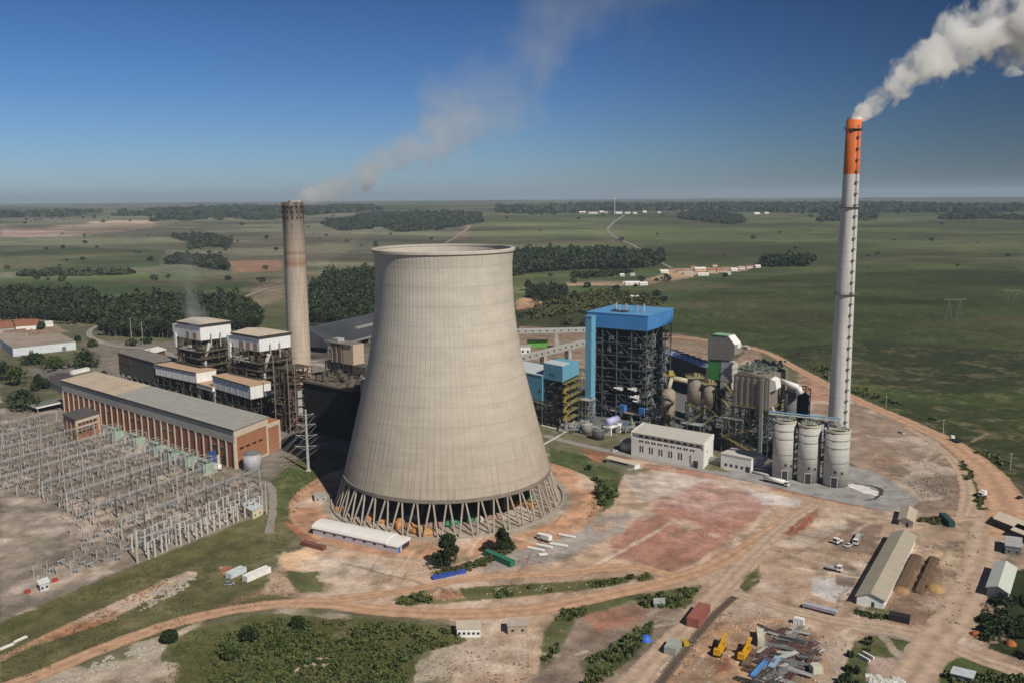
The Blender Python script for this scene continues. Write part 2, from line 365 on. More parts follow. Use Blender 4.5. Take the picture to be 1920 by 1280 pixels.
paint((150, 128, 108), [(150, 1262), (300, 1240), (340, 1250), (320, 1290), (140, 1290)], 4, .7)
paint((96, 104, 60), [(330, 1180), (390, 1165), (370, 1200), (340, 1220)], 2, .8)
# tower pad
paintg((186, 141, 110), circ(TWR, RINGR), 1.0)
paintg((158, 144, 128), circ(TWR, 67), 0.7)
paint((196, 150, 120), [(700, 1025), (900, 1030), (1000, 1010), (900, 1000), (760, 1010)], 3, .5)

rt = random.Random(5)
for a, b, n in (((1180, 950), (1420, 1080), 12), ((1420, 960), (1620, 1100), 12), ((600, 1040), (900, 1110), 8), ((1620, 960), (1880, 1180), 14), ((1270, 1150), (1540, 1260), 10), ((960, 1010), (1200, 1080), 8), ((1660, 850), (1760, 940), 7), ((850, 1170), (1100, 1270), 7), ((1040, 1140), (1260, 1260), 7)):
    for _ in range(n):
        x, y = rt.uniform(a[0], b[0]), rt.uniform(a[1], b[1]); dx, dy = rt.choice(((60, -34), (70, 18), (50, 8), (34, -46), (60, -10))); k = rt.uniform(.6, 1.7); cx = rt.uniform(-8, 8)
        track(rt.choice(((206, 184, 162), (150, 122, 102), (128, 108, 92), (214, 196, 176))), [(x - dx * k, y - dy * k), (x + cx, y + cx * .4), (x + dx * k, y + dy * k)], rt.uniform(.25, .9), rt.uniform(.45, .85))
for p in ([(1490, 1040), (1600, 1075), (1640, 1060)], [(1200, 1105), (1300, 1060), (1400, 1000), (1450, 945)], [(600, 1080), (700, 1100), (780, 1098)], [(1560, 1160), (1650, 1190), (1700, 1240)], [(1780, 1030), (1790, 1110), (1760, 1180)], [(330, 1190), (380, 1165), (392, 1160)]): track((206, 182, 158), p, 1.4, .7)
for p in ([(860, 460), (760, 470), (640, 455)], [(1190, 420), (1400, 440), (1700, 450), (1920, 445)], [(1530, 500), (1700, 505), (1920, 520)], [(1640, 480), (1800, 474), (1920, 478)], [(0, 500), (200, 508), (330, 512)], [(0, 455), (200, 452), (420, 446)], [(880, 430), (1000, 436), (1140, 432)]): track((70, 72, 48), p, 4, .7)
track((60, 66, 42), [(1440, 662), (1540, 702), (1640, 745), (1750, 795), (1850, 850), (1920, 905)], 4, .8)
def ground_colour(X, Y):
    D = np.hypot(X, Y)
    n1 = fbm(X / 260, Y / 260, 11); n2 = fbm(X / 35, Y / 35, 12); n3 = fbm(X / 900, Y / 500, 13)
    C = np.empty((len(X), 3)); g1 = np.array(T(84, 92, 64)); g2 = np.array(T(112, 108, 82)); g3 = np.array(T(60, 72, 48))
    t = sst(.38, .6, n3)[:, None]; C[:] = g1 * (1 - t) + g2 * t
    t = sst(.52, .66, fbm(X / 1500, Y / 700, 21))[:, None] * .8 * sst(1500, 4000, D)[:, None]; C = C * (1 - t) + g3 * t
    wx = fbm(X / 9, Y / 9, 31, 4) - .5; wy = fbm(X / 9 + 50, Y / 9, 32, 4) - .5
    bx = fbm(X / 60, Y / 60, 33, 5) - .5; by = fbm(X / 60 + 50, Y / 60, 34, 5) - .5
    for col, w, wob, P in PAINT:
        m = wob * 2
        idx = np.nonzero((X > P[:, 0].min() - m) & (X < P[:, 0].max() + m) & (Y > P[:, 1].min() - m) & (Y < P[:, 1].max() + m))[0]
        if not len(idx): continue
        sx, sy = (wx, wy) if wob < 8 else (bx, by)
        acc = np.zeros(len(idx))
        for k in range(3):      # offsets of the wobble: a soft, broken edge
            q = (1.0, 1.7, -.9)[k]
            x = X[idx] + sx[idx] * wob * 2 * q; y = Y[idx] + sy[idx] * wob * 2 * q
            ins = np.zeros(len(idx), bool); j = len(P) - 1
            for i in range(len(P)):
                xi, yi = P[i]; xj, yj = P[j]
                if yi != yj:
                    ins ^= ((yi > y) != (yj > y)) & (x < (xj - xi) * (y - yi) / (yj - yi) + xi)
                j = i
            acc += ins
        a = (acc / 3 * w)[:, None]
        C[idx] = C[idx] * (1 - a) + np.array(col) * a
    for col, w, hw, P in TRACK:
        m = hw + 3; idx = np.nonzero((X > P[:, 0].min() - m) & (X < P[:, 0].max() + m) & (Y > P[:, 1].min() - m) & (Y < P[:, 1].max() + m))[0]
        if not len(idx): continue
        x = X[idx] + wx[idx] * 2.4; y = Y[idx] + wy[idx] * 2.4; d = np.full(len(idx), 1e9)
        for (ax, ay), (bx_, by_) in zip(P[:-1], P[1:]):
            dx, dy = bx_ - ax, by_ - ay; t = np.clip(((x - ax) * dx + (y - ay) * dy) / (dx * dx + dy * dy + 1e-9), 0, 1)
            d = np.minimum(d, np.hypot(x - ax - t * dx, y - ay - t * dy))
        a = (sst(hw + .7, hw - .2, d) if False else np.clip((hw + .6 - d) / .9, 0, 1)) * w * sst(.3, .55, fbm(x / 14, y / 14, 71, 3))
        C[idx] = C[idx] * (1 - a[:, None]) + np.array(col) * a[:, None]
    # weeds and bare soil breaking through each other
    lum = C.mean(1); grn = (C[:, 1] > C[:, 0] * .98)
    n4 = fbm(X / 16, Y / 16, 51, 5); n5 = fbm(X / 4, Y / 4, 52, 4)
    a = (sst(.56, .70, n4 * .6 + n5 * .4) * .55 * grn * sst(2500, 700, D) if False else sst(.54, .68, n4 * .6 + n5 * .4) * .5 * grn * np.clip((1600 - D) / 900, .25, 1))[:, None]
    C = C * (1 - a) + np.array(T(134, 122, 88)) * a
    a = (sst(.60, .70, fbm(X / 11, Y / 11, 61, 5)) * .45 * (~grn) * (D < 900))[:, None]; C = C * (1 - a) + np.array(T(112, 104, 84)) * a
    a = (sst(.58, .70, fbm(X / 22, Y / 22, 63, 5)) * .5 * (~grn) * (D < 900))[:, None]; C = C * (1 - a) + np.array(T(212, 194, 176)) * a
    # far fields: strips, worked plots and grazing tones
    ff = sst(900, 1500, D); st = fbm(X / 420 + Y / 900, Y / 240, 81, 4); s2 = fbm(X / 130, Y / 70, 82, 5)
    C = C * (1 + ff[:, None] * ((st - .5) * .9 + (s2 - .5) * .7)[:, None])
    a = (ff * sst(.55, .68, fbm(X / 300, Y / 160, 83, 4)) * .45)[:, None]; C = C * (1 - a) + np.array(T(118, 108, 80)) * a
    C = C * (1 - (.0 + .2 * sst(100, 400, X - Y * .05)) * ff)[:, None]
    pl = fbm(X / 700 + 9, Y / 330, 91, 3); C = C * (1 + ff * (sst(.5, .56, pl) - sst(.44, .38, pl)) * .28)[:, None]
    C = C * (1 - .22 * sst(110, 260, X) * (D < 800) * (Y < 500) * sst(-60, 60, X - (Y - 300) * .25))[:, None]  # near ground on the right darkened in its colour to stand for lens vignetting
    # dryness and tyre-worn mottling of the soil itself
    mot = 1 + (fbm(X / 6, Y / 6, 41) - .5) * .75 * np.clip(900 / (D + 1), .3, 1) + (n2 - .5) * .35 + (n1 - .5) * .25
    return np.clip(C * mot[:, None], 0, .9)

ang = np.concatenate([np.radians(np.linspace(-180, -38, 24)[:-1]), np.radians(np.linspace(-38, 38, 900)), np.radians(np.linspace(38, 180, 24)[1:])])
rad = np.concatenate([np.linspace(0.5, 230, 12)[:-1], np.geomspace(230, 1200, 560)[:-1], np.geomspace(1200, 90000, 330)])
AA, RR = np.meshgrid(ang, rad); X = (np.sin(AA) * RR).ravel(); Y = (np.cos(AA) * RR).ravel(); Z = gz(X, Y)
nr, na = len(rad), len(ang)
me = bpy.data.meshes.new('ground')
me.vertices.add(nr * na); me.vertices.foreach_set('co', np.stack([X, Y, Z], 1).ravel().astype(np.float32))
i, j = np.meshgrid(np.arange(nr - 1), np.arange(na - 1), indexing='ij'); v0 = (i * na + j).ravel()
F = np.stack([v0, v0 + 1, v0 + na + 1, v0 + na], 1)[:, ::-1].astype(np.int32)
me.loops.add(F.size); me.loops.foreach_set('vertex_index', F.ravel()); me.polygons.add(len(F))
me.polygons.foreach_set('loop_start', np.arange(0, F.size, 4, dtype=np.int32)); me.polygons.foreach_set('loop_total', np.full(len(F), 4, np.int32))
me.polygons.foreach_set('use_smooth', np.ones(len(F), bool))
me.update(calc_edges=True)
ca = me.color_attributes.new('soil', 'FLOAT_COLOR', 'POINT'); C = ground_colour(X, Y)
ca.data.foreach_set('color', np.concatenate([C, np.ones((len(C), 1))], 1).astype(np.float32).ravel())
def ground_mat():
    m = bpy.data.materials.new('soil and grass'); m.use_nodes = True; n = m.node_tree.nodes; L = m.node_tree.links
    b = n['Principled BSDF']; b.inputs['Roughness'].default_value = 0.95; b.inputs['Specular IOR Level'].default_value = 0.1
    a = n.new('ShaderNodeAttribute'); a.attribute_name = 'soil'
    g = n.new('ShaderNodeNewGeometry'); z = n.new('ShaderNodeTexNoise'); z.inputs['Scale'].default_value = .9; z.inputs['Detail'].default_value = 8; z.inputs['Roughness'].default_value = .75
    z2 = n.new('ShaderNodeTexNoise'); z2.inputs['Scale'].default_value = .11; z2.inputs['Detail'].default_value = 10; z2.inputs['Roughness'].default_value = .78
    L.new(g.outputs['Position'], z.inputs['Vector']); L.new(g.outputs['Position'], z2.inputs['Vector'])
    ad = n.new('ShaderNodeMath'); ad.operation = 'ADD'; L.new(z.outputs[0], ad.inputs[0]); L.new(z2.outputs[0], ad.inputs[1])
    r = n.new('ShaderNodeMapRange'); r.inputs[1].default_value = .7; r.inputs[2].default_value = 1.3; r.inputs[3].default_value = .45; r.inputs[4].default_value = 1.5
    L.new(ad.outputs[0], r.inputs[0])
    s = n.new('ShaderNodeVectorMath'); s.operation = 'SCALE'; L.new(a.outputs['Color'], s.inputs[0]); L.new(r.outputs[0], s.inputs['Scale']); L.new(s.outputs[0], b.inputs['Base Color'])
    bp = n.new('ShaderNodeBump'); bp.inputs['Distance'].default_value = .25; bp.inputs['Strength'].default_value = .7; L.new(z.outputs[0], bp.inputs['Height']); L.new(bp.outputs[0], b.inputs['Normal'])
    return m
me.materials.append(ground_mat())
gr = bpy.data.objects.new('ground', me); SC.collection.objects.link(gr); tag(gr, kind='structure')

# ---------------------------------------------------------------- roads laid on the ground
LAYER = [0.05]
def strip(name, m, pts, w, ground=None, wob=.35, step=3.0, lift=None):
    """a band of road along photo points (or ground points); w = width or a width per point"""
    P = np.array(ground if ground is not None else [G(*p) for p in pts]); n = len(P)
    Wd = np.array(w if hasattr(w, '__len__') else [w] * n, float)
    # Catmull-Rom through the points
    Q = np.vstack([2 * P[0] - P[1], P, 2 * P[-1] - P[-2]]); out = []; ww = []
    for k in range(1, n):
        p0, p1, p2, p3 = Q[k - 1], Q[k], Q[k + 1], Q[k + 2]; c = max(2, int(np.linalg.norm(p2 - p1) / step))
        for t in np.linspace(0, 1, c, endpoint=False):
            out.append(.5 * ((2 * p1) + (-p0 + p2) * t + (2 * p0 - 5 * p1 + 4 * p2 - p3) * t * t + (-p0 + 3 * p1 - 3 * p2 + p3) * t ** 3)); ww.append(Wd[k - 1] * (1 - t) + Wd[k] * t)
    out.append(P[-1]); ww.append(Wd[-1]); out = np.array(out); ww = np.array(ww)
    tg = np.gradient(out, axis=0); tg /= np.linalg.norm(tg, axis=1)[:, None] + 1e-9; nn = np.stack([-tg[:, 1], tg[:, 0]], 1)
    LAYER[0] += .006; zz = lift if lift is not None else LAYER[0]
    rnd = random.Random(len(name) * 7 + n); M = MB(); rows = []
    for k in range(len(out)):
        a = ww[k] / 2 + rnd.uniform(-wob, wob); b = ww[k] / 2 + rnd.uniform(-wob, wob)
        row = []; 
        for f in (a, a * .33, -b * .33, -b):
            q = out[k] + nn[k] * f; row.append(M.p(q[0], q[1], float(gz(q[0], q[1])) + zz + (0 if np.hypot(*q) < 1100 else .8)))
        rows.append(row)
    for k in range(len(rows) - 1):
        for j in range(3): M.F.append((rows[k][j + 1], rows[k + 1][j + 1], rows[k + 1][j], rows[k][j]))
    o = M.build(name, m); ca_ = o.data.color_attributes.new('lane', 'FLOAT_COLOR', 'POINT')
    ca_.data.foreach_set('color', np.tile(np.array([[0, 0, 0, 1], [.33, 0, 0, 1], [.67, 0, 0, 1], [1, 0, 0, 1]], np.float32), (len(rows), 1)).ravel())
    return tag(o, kind='structure')
def rut_mat(name, col, base=.95):
    m = mat(name, col, base, .24, .22, .1); n = m.node_tree.nodes; L = m.node_tree.links; b = n['Principled BSDF']
    src = b.inputs['Base Color'].links[0].from_socket; a = n.new('ShaderNodeAttribute'); a.attribute_name = 'lane'; sp = n.new('ShaderNodeSeparateColor'); L.new(a.outputs['Color'], sp.inputs[0])
    s = n.new('ShaderNodeMath'); s.operation = 'MULTIPLY'; s.inputs[1].default_value = 4 * math.pi; L.new(sp.outputs[0], s.inputs[0]); c = n.new('ShaderNodeMath'); c.operation = 'COSINE'; L.new(s.outputs[0], c.inputs[0])
    nz = n.new('ShaderNodeTexNoise'); nz.inputs['Scale'].default_value = .5; nz.inputs['Detail'].default_value = 6; g = n.new('ShaderNodeNewGeometry'); L.new(g.outputs['Position'], nz.inputs['Vector'])
    ad = n.new('ShaderNodeMath'); ad.operation = 'MULTIPLY_ADD'; ad.inputs[1].default_value = 2.6; L.new(nz.outputs[0], ad.inputs[0]); L.new(c.outputs[0], ad.inputs[2])
    r = n.new('ShaderNodeMapRange'); r.inputs[1].default_value = .4; r.inputs[2].default_value = 2.3; r.inputs[3].default_value = 1.09; r.inputs[4].default_value = .87; L.new(ad.outputs[0], r.inputs[0])
    x = n.new('ShaderNodeVectorMath'); x.operation = 'SCALE'; L.new(src, x.inputs[0]); L.new(r.outputs[0], x.inputs['Scale']); L.new(x.outputs[0], b.inputs['Base Color']); return m
def sheet(name, m, pts, ground=None, h=None):
    P = [G(*p) for p in pts] if ground is None else ground
    LAYER[0] += .006; M = MB(); M.F.append(tuple(M.p(q[0], q[1], h or LAYER[0]) for q in P))
    a = sum(P[i][0] * P[(i + 1) % len(P)][1] - P[(i + 1) % len(P)][0] * P[i][1] for i in range(len(P)))
    if a < 0: M.F[0] = tuple(reversed(M.F[0]))
    return tag(M.build(name, m), kind='structure')
m_dirt = rut_mat('packed dirt', T(190, 150, 118))
m_dirt2 = rut_mat('pale packed dirt', T(184, 158, 134))
m_asph = mat('worn asphalt', T(150, 144, 136), .9, .12, .3)
m_conc = mat('stained concrete slab', T(152, 149, 146), .9, .3, .12)
strip('dirt_road', m_dirt, [(-60, 1310), (60, 1270), (200, 1212), (340, 1164), (480, 1136), (600, 1130), (700, 1142), (850, 1150), (1000, 1142), (1150, 1112), (1260, 1086), (1345, 1056), (1430, 1004), (1500, 955)], [8, 8, 8, 8, 8, 9, 9, 9, 9, 9, 9, 8, 7, 6])
strip('dirt_road', m_dirt, [(620, 1124), (760, 1106), (900, 1082), (1050, 1074), (1180, 1062), (1260, 1078)], [7, 5, 6, 7, 7, 6], wob=.8)
strip('dirt_road', m_dirt2, [(1165, 1300), (1240, 1220), (1310, 1150), (1390, 1062), (1470, 985), (1530, 945)], [9, 9, 9, 8, 7, 6], wob=.6)
strip('dirt_road', m_dirt2, [(1380, 1112), (1470, 1140), (1560, 1160), (1680, 1178), (1780, 1200)], [5, 6, 7, 8, 12], wob=.6)
strip('dirt_road', m_dirt2, [(1690, 1310), (1740, 1220), (1800, 1140), (1835, 1060), (1850, 990), (1860, 940)], [13, 14, 14, 14, 14, 16], wob=.7)
strip('dirt_road', m_dirt2, [(1560, 950), (1640, 968), (1720, 978), (1800, 972), (1880, 965)], [5, 6, 6, 8, 10], wob=.6)
strip('dirt_road', m_dirt, [(1180, 630), (1290, 634), (1420, 655), (1500, 694), (1600, 746), (1700, 790), (1780, 828), (1845, 880), (1885, 940), (1900, 1010)], [8, 8, 9, 10, 11, 12, 14, 18, 22, 22], wob=.7)
strip('dirt_road', m_dirt2, [(1700, 800), (1760, 838), (1800, 880), (1815, 925), (1805, 968)], [4, 5, 7, 8, 7], wob=.6)
strip('dirt_track', m_dirt2, [(1780, 1210), (1850, 1240), (1960, 1275)], [8, 8, 8], wob=.6)
strip('street', m_asph, [(1020, 816), (1100, 836), (1240, 866), (1400, 898), (1560, 932), (1640, 950)], 6.5, wob=.05)
strip('asphalt_road', m_asph, [(195, 606), (170, 620), (172, 634), (215, 648), (290, 655), (330, 668)], [6, 6, 7, 8, 8, 8], wob=.2)
strip('far_road', mat('pale far road', T(150, 138, 124), .9, .1, .05), [(1170, 404), (1150, 418), (1140, 432), (1160, 448), (1190, 462), (1225, 485), (1262, 505)], [14, 12, 11, 10, 9, 8, 8], wob=.6, step=15)
strip('far_road', MATS["pale far road"], [(895, 404), (880, 424), (860, 442), (835, 456)], [26, 18, 12, 10], wob=1, step=20)
strip('far_road', MATS["pale far road"], [(965, 545), (1000, 538), (1060, 530), (1190, 530)], 7, wob=.6, step=10)
strip('far_road', MATS["pale far road"], [(440, 566), (480, 550), (530, 538), (700, 520)], 9, wob=.6, step=10)
strip('footpath', mat('pale concrete path', T(200, 192, 180), .9, .1), [(1010, 838), (1100, 790), (1115, 800)][0:2] + [(1130, 800)], 2.0, wob=.1)
sheet('concrete_apron', m_conc, [(1340, 888), (1440, 872), (1590, 872), (1640, 884), (1724, 936), (1702, 964), (1560, 938)])
strip('lime_spill', mat('white lime dust', T(214, 210, 208), .95, .12, .2), [(1592, 908), (1612, 914), (1634, 922), (1650, 928)], [5, 9, 9, 3], wob=1.0, step=1.5)
strip('coal_dust_stain', mat('black damp stain', T(70, 68, 68), .7, .3, .3), [(1600, 905), (1640, 912), (1652, 922), (1640, 934), (1620, 938)], [1.2, 2, 2.6, 1.6, 1], wob=.7, step=1.2)
sheet('plant_floor', mat('oil-dark plant paving', T(108, 106, 104), .9, .2, .2), [(1080, 800), (1180, 800), (1340, 842), (1420, 868), (1500, 862), (1540, 830), (1440, 740), (1240, 700), (1070, 730)])
strip('yard_road', mat('grey yard road', T(150, 142, 132), .9, .12), [(505, 1000), (512, 940), (500, 905), (440, 896)], 4)
strip('yard_road', m_asph, [(560, 836), (620, 812), (700, 790)], 7)
# ---------------------------------------------------------------- cooling tower
def tower_mat():
    m = bpy.data.materials.new('tower concrete'); m.use_nodes = True; n = m.node_tree.nodes; L = m.node_tree.links
    b = n['Principled BSDF']; b.inputs['Roughness'].default_value = .9; b.inputs['Specular IOR Level'].default_value = .15
    t = n.new('ShaderNodeTexCoord'); s = n.new('ShaderNodeSeparateXYZ'); L.new(t.outputs['Object'], s.inputs[0])
    def math_(op, a, c=None, d=None):
        q = n.new('ShaderNodeMath'); q.operation = op
        for k, v in enumerate((a, c, d)):
            if v is None: continue
            if isinstance(v, (int, float)): q.inputs[k].default_value = v
            else: L.new(v, q.inputs[k])
        return q.outputs[0]
    def rng(v, a, c, d, e):
        q = n.new('ShaderNodeMapRange'); L.new(v, q.inputs[0])
        for k, w in enumerate((a, c, d, e)): q.inputs[k + 1].default_value = w
        return q.outputs[0]
    ang = math_('ARCTAN2', s.outputs['Y'], s.outputs['X']); z = s.outputs['Z']
    ribs = math_('SINE', math_('MULTIPLY', ang, 104)); ribline = rng(ribs, .82, .98, 1, .945)
    lift = math_('SINE', math_('MULTIPLY', z, 2 * math.pi / 1.9)); liftline = rng(lift, .8, 1, 1, .97)
    cv = n.new('ShaderNodeCombineXYZ'); L.new(math_('MULTIPLY', ang, 33), cv.inputs[0]); L.new(math_('MULTIPLY', z, .045), cv.inputs[1])
    st = n.new('ShaderNodeTexNoise'); st.inputs['Scale'].default_value = 1; st.inputs['Detail'].default_value = 6; st.inputs['Roughness'].default_value = .65; L.new(cv.outputs[0], st.inputs['Vector'])
    low = math_('ADD', rng(z, 8, 48, 1, .08), rng(z, 118, 134, 0, .35))
    stk = math_('SUBTRACT', 1, math_('MULTIPLY', rng(st.outputs[0], .46, .70, 0, .36), low))
    cv2 = n.new('ShaderNodeCombineXYZ'); L.new(math_('MULTIPLY', ang, 1.2), cv2.inputs[0]); L.new(math_('MULTIPLY', z, .22), cv2.inputs[1])
    hb = n.new('ShaderNodeTexNoise'); hb.inputs['Scale'].default_value = 1; hb.inputs['Detail'].default_value = 7; hb.inputs['Roughness'].default_value = .7; L.new(cv2.outputs[0], hb.inputs['Vector'])
    band = rng(hb.outputs[0], .32, .68, .91, 1.06)
    bl = n.new('ShaderNodeTexNoise'); bl.inputs['Scale'].default_value = .12; bl.inputs['Detail'].default_value = 6; L.new(t.outputs['Object'], bl.inputs['Vector'])
    blo = rng(bl.outputs[0], .3, .7, .95, 1.05)
    # panel-by-panel tone of the formwork lifts
    cv3 = n.new('ShaderNodeCombineXYZ'); L.new(math_('FLOOR', math_('MULTIPLY', ang, 104 / (2 * math.pi))), cv3.inputs[0]); L.new(math_('FLOOR', math_('MULTIPLY', z, 1 / 1.9)), cv3.inputs[1])
    wn = n.new('ShaderNodeTexWhiteNoise'); wn.noise_dimensions = '2D'; L.new(cv3.outputs[0], wn.inputs['Vector']); pan = math_('MULTIPLY', rng(wn.outputs[0], 0, 1, .975, 1.025), rng(math_('SINE', math_('MULTIPLY', z, 2 * math.pi / 9.5)), .86, 1, 1, .93))
    f = math_('MULTIPLY', math_('MULTIPLY', math_('MULTIPLY', ribline, liftline), math_('MULTIPLY', stk, band)), math_('MULTIPLY', blo, pan))
    mixc = n.new('ShaderNodeMix'); mixc.data_type = 'RGBA'; L.new(rng(z, 20, 100, 0, 1), mixc.inputs[0])
    mixc.inputs[6].default_value = (.44, .385, .315, 1); mixc.inputs[7].default_value = (.545, .505, .44, 1)
    x = n.new('ShaderNodeVectorMath'); x.operation = 'SCALE'; L.new(mixc.outputs[2], x.inputs[0]); L.new(f, x.inputs['Scale']); L.new(x.outputs[0], b.inputs['Base Color'])
    bp = n.new('ShaderNodeBump'); bp.inputs['Distance'].default_value = .07; bp.inputs['Strength'].default_value = 1; L.new(rng(ribs, .6, 1, 0, 1), bp.inputs['Height']); L.new(bp.outputs[0], b.inputs['Normal'])
    return m
TM = tower_mat()
ct = thing('cooling_tower', 'huge pale concrete hyperbolic cooling tower standing on slanted columns', 'cooling tower', (TWR[0], TWR[1], 0))
def prof_pts():
    pix = [(465, 134.5), (470, 133.3), (482, 131.2), (499, 130), (531, 130.2), (576, 132.5), (617, 137), (676, 146.5), (712, 154.5), (766, 167.5), (825, 182), (875, 194.5), (893, 199)]
    out = []
    for py, hw in pix:
        z = HZ(TWR, py); dep = (np.array([TWR[0], TWR[1], z - CAMH]) @ fwd); out.append((hw * dep / FPX * .985, z))
    return out[::-1]
PR = prof_pts()
zs = np.linspace(HZ(TWR - np.array([0, 57.0]), 943), PR[-1][1], 90); rs = np.interp(zs, [p[1] for p in PR], [p[0] for p in PR])
k_ = np.ones(7) / 7; rsm = np.convolve(np.pad(rs, 3, mode='edge'), k_, mode='valid'); rsm[:3] = rs[:3]; rsm[-3:] = rs[-3:]
zb, zt = zs[0], zs[-1]; RB, RT = rsm[0], rsm[-1]

M = MB(); NA = 208
outer = [(r, z) for r, z in zip(rsm, zs)]; inner = [(r - .9, z) for r, z in outer][::-1]
M.rings(outer + [(RT - .9, zt)] + inner[1:] + [outer[0]], NA, cap=False); M.build('shell', TM, ct, True)
M = MB(); M.rings([(RT + .05, zt - 1.6), (RT + .35, zt - 1.3), (RT + .35, zt - .1), (RT - .3, zt + .2), (RT - 1.4, zt + .1), (RT - 1.4, zt - .9), (RT - .95, zt - 1.2)], NA, cap=False)
M.build('rim', mat('rim concrete', (.55, .51, .45), .9, .12, .3), ct)
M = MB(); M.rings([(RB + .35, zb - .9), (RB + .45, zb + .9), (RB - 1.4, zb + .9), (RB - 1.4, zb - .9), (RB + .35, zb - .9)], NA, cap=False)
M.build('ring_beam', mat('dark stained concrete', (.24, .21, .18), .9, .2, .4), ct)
RL = RB + 5.0; mcol = mat('column concrete', (.38, .345, .29), .9, .15, .5)
NP = 44; col = None
for i in range(NP):
    a = 2 * math.pi * (i + .5) / NP
    for sgn in (-1, 1):
        M = MB(); b = a + sgn * (math.pi / NP) * .80; c = a + sgn * .012
        M.tube((RL * math.cos(b), RL * math.sin(b), -.2), ((RB - .4) * math.cos(c), (RB - .4) * math.sin(c), zb - .6), .52, .46, n=6)
        M.build('column', mcol, ct)
for i in range(0): pass
M = MB(); M.rings([(RL + 2.4, -.1), (RL + 2.4, .9), (RL + 1.7, .9), (RL + 1.7, .3), (RL + 2.4, -.1)], 96, cap=False); M.build('basin_wall', mcol, ct)
M = MB(); M.rings([(RB - 8, zb + 1.5), (RB - 8, zb + 3.5)], 96); M.build('shade_deck', mat('dark shade deck', (.05, .05, .048), .9, .2), ct)  # unseen dark disc added to keep light from above off the tower floor
M = MB()
for q in range(14):
    for w in range(14):
        x = (q - 6.5) * 6.8; y = (w - 6.5) * 6.8
        if math.hypot(x, y) < RB - 14: M.tube((x, y, -.1), (x, y, zb + 1.5), .45, n=5)
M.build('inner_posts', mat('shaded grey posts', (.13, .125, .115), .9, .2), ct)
# ---------------------------------------------------------------- chimneys
def banded(name, bands, rough=.85, stains=None):
    """colour by height: bands = [(z_from, colour)]"""
    m = bpy.data.materials.new(name); m.use_nodes = True; n = m.node_tree.nodes; L = m.node_tree.links; b = n['Principled BSDF']; b.inputs['Roughness'].default_value = rough
    t = n.new('ShaderNodeTexCoord'); s = n.new('ShaderNodeSeparateXYZ'); L.new(t.outputs['Object'], s.inputs[0])
    zz = n.new('ShaderNodeMath'); zz.operation = 'DIVIDE'; zz.inputs[1].default_value = 210; L.new(s.outputs['Z'], zz.inputs[0])
    cr = n.new('ShaderNodeValToRGB'); E = cr.color_ramp; E.interpolation = 'CONSTANT' if not stains else 'LINEAR'
    E.elements[0].position = 0; E.elements[0].color = (*bands[0][1], 1)
    for k, (z, c) in enumerate(bands[1:]):
        if k == 0: e = E.elements[1]; e.position = z / 210
        else: e = E.elements.new(z / 210)
        e.color = (*c, 1)
    L.new(zz.outputs[0], cr.inputs[0])
    mp = n.new('ShaderNodeMapping'); mp.inputs['Scale'].default_value = (.5, .5, .04); L.new(t.outputs['Object'], mp.inputs[0])
    nz = n.new('ShaderNodeTexNoise'); nz.inputs['Scale'].default_value = 1; nz.inputs['Detail'].default_value = 6; L.new(mp.outputs[0], nz.inputs['Vector'])
    r = n.new('ShaderNodeMapRange'); r.inputs[1].default_value = .3; r.inputs[2].default_value = .7; r.inputs[3].default_value = 1.1; r.inputs[4].default_value = .8; L.new(nz.outputs[0], r.inputs[0])
    li = n.new('ShaderNodeMath'); li.operation = 'SINE'; q = n.new('ShaderNodeMath'); q.operation = 'MULTIPLY'; q.inputs[1].default_value = 2 * math.pi / 5; L.new(s.outputs['Z'], q.inputs[0]); L.new(q.outputs[0], li.inputs[0])
    r2 = n.new('ShaderNodeMapRange'); r2.inputs[1].default_value = .93; r2.inputs[2].default_value = 1; r2.inputs[3].default_value = 1; r2.inputs[4].default_value = .86; L.new(li.outputs[0], r2.inputs[0])
    q2 = n.new('ShaderNodeMath'); q2.operation = 'MULTIPLY'; L.new(r.outputs[0], q2.inputs[0]); L.new(r2.outputs[0], q2.inputs[1]); fac = q2.outputs[0]
    if stains:
        mp2 = n.new('ShaderNodeMapping'); mp2.inputs['Scale'].default_value = (.35, .35, .07); L.new(t.outputs['Object'], mp2.inputs[0])
        n3 = n.new('ShaderNodeTexNoise'); n3.inputs['Scale'].default_value = 1; n3.inputs['Detail'].default_value = 8; n3.inputs['Roughness'].default_value = .7; L.new(mp2.outputs[0], n3.inputs['Vector'])
        hz = n.new('ShaderNodeMapRange'); hz.inputs[1].default_value = stains[0]; hz.inputs[2].default_value = stains[1]; hz.inputs[3].default_value = 0; hz.inputs[4].default_value = .36; L.new(s.outputs['Z'], hz.inputs[0])
        a = n.new('ShaderNodeMath'); a.operation = 'ADD'; L.new(n3.outputs[0], a.inputs[0]); L.new(hz.outputs[0], a.inputs[1])
        r4 = n.new('ShaderNodeMapRange'); r4.inputs[1].default_value = .66; r4.inputs[2].default_value = .8; r4.inputs[3].default_value = 1; r4.inputs[4].default_value = .35; L.new(a.outputs[0], r4.inputs[0])
        q3 = n.new('ShaderNodeMath'); q3.operation = 'MULTIPLY'; L.new(fac, q3.inputs[0]); L.new(r4.outputs[0], q3.inputs[1]); fac = q3.outputs[0]
    x = n.new('ShaderNodeVectorMath'); x.operation = 'SCALE'; L.new(cr.outputs[0], x.inputs[0]); L.new(fac, x.inputs['Scale']); L.new(x.outputs[0], b.inputs['Base Color']); return m
CHR = np.array([194.0, 522.0]); CHZ = HZ(CHR, 222)
chr_ = thing('chimney', 'tall slim white concrete chimney with orange top and outside ladder, beside the silos', 'chimney', (CHR[0], CHR[1], 0))
r0, r1 = 6.3, 4.05; zor = HZ(CHR, 327); wht = (.60, .60, .57)
def rc(z): return r0 + (r1 - r0) * z / CHZ
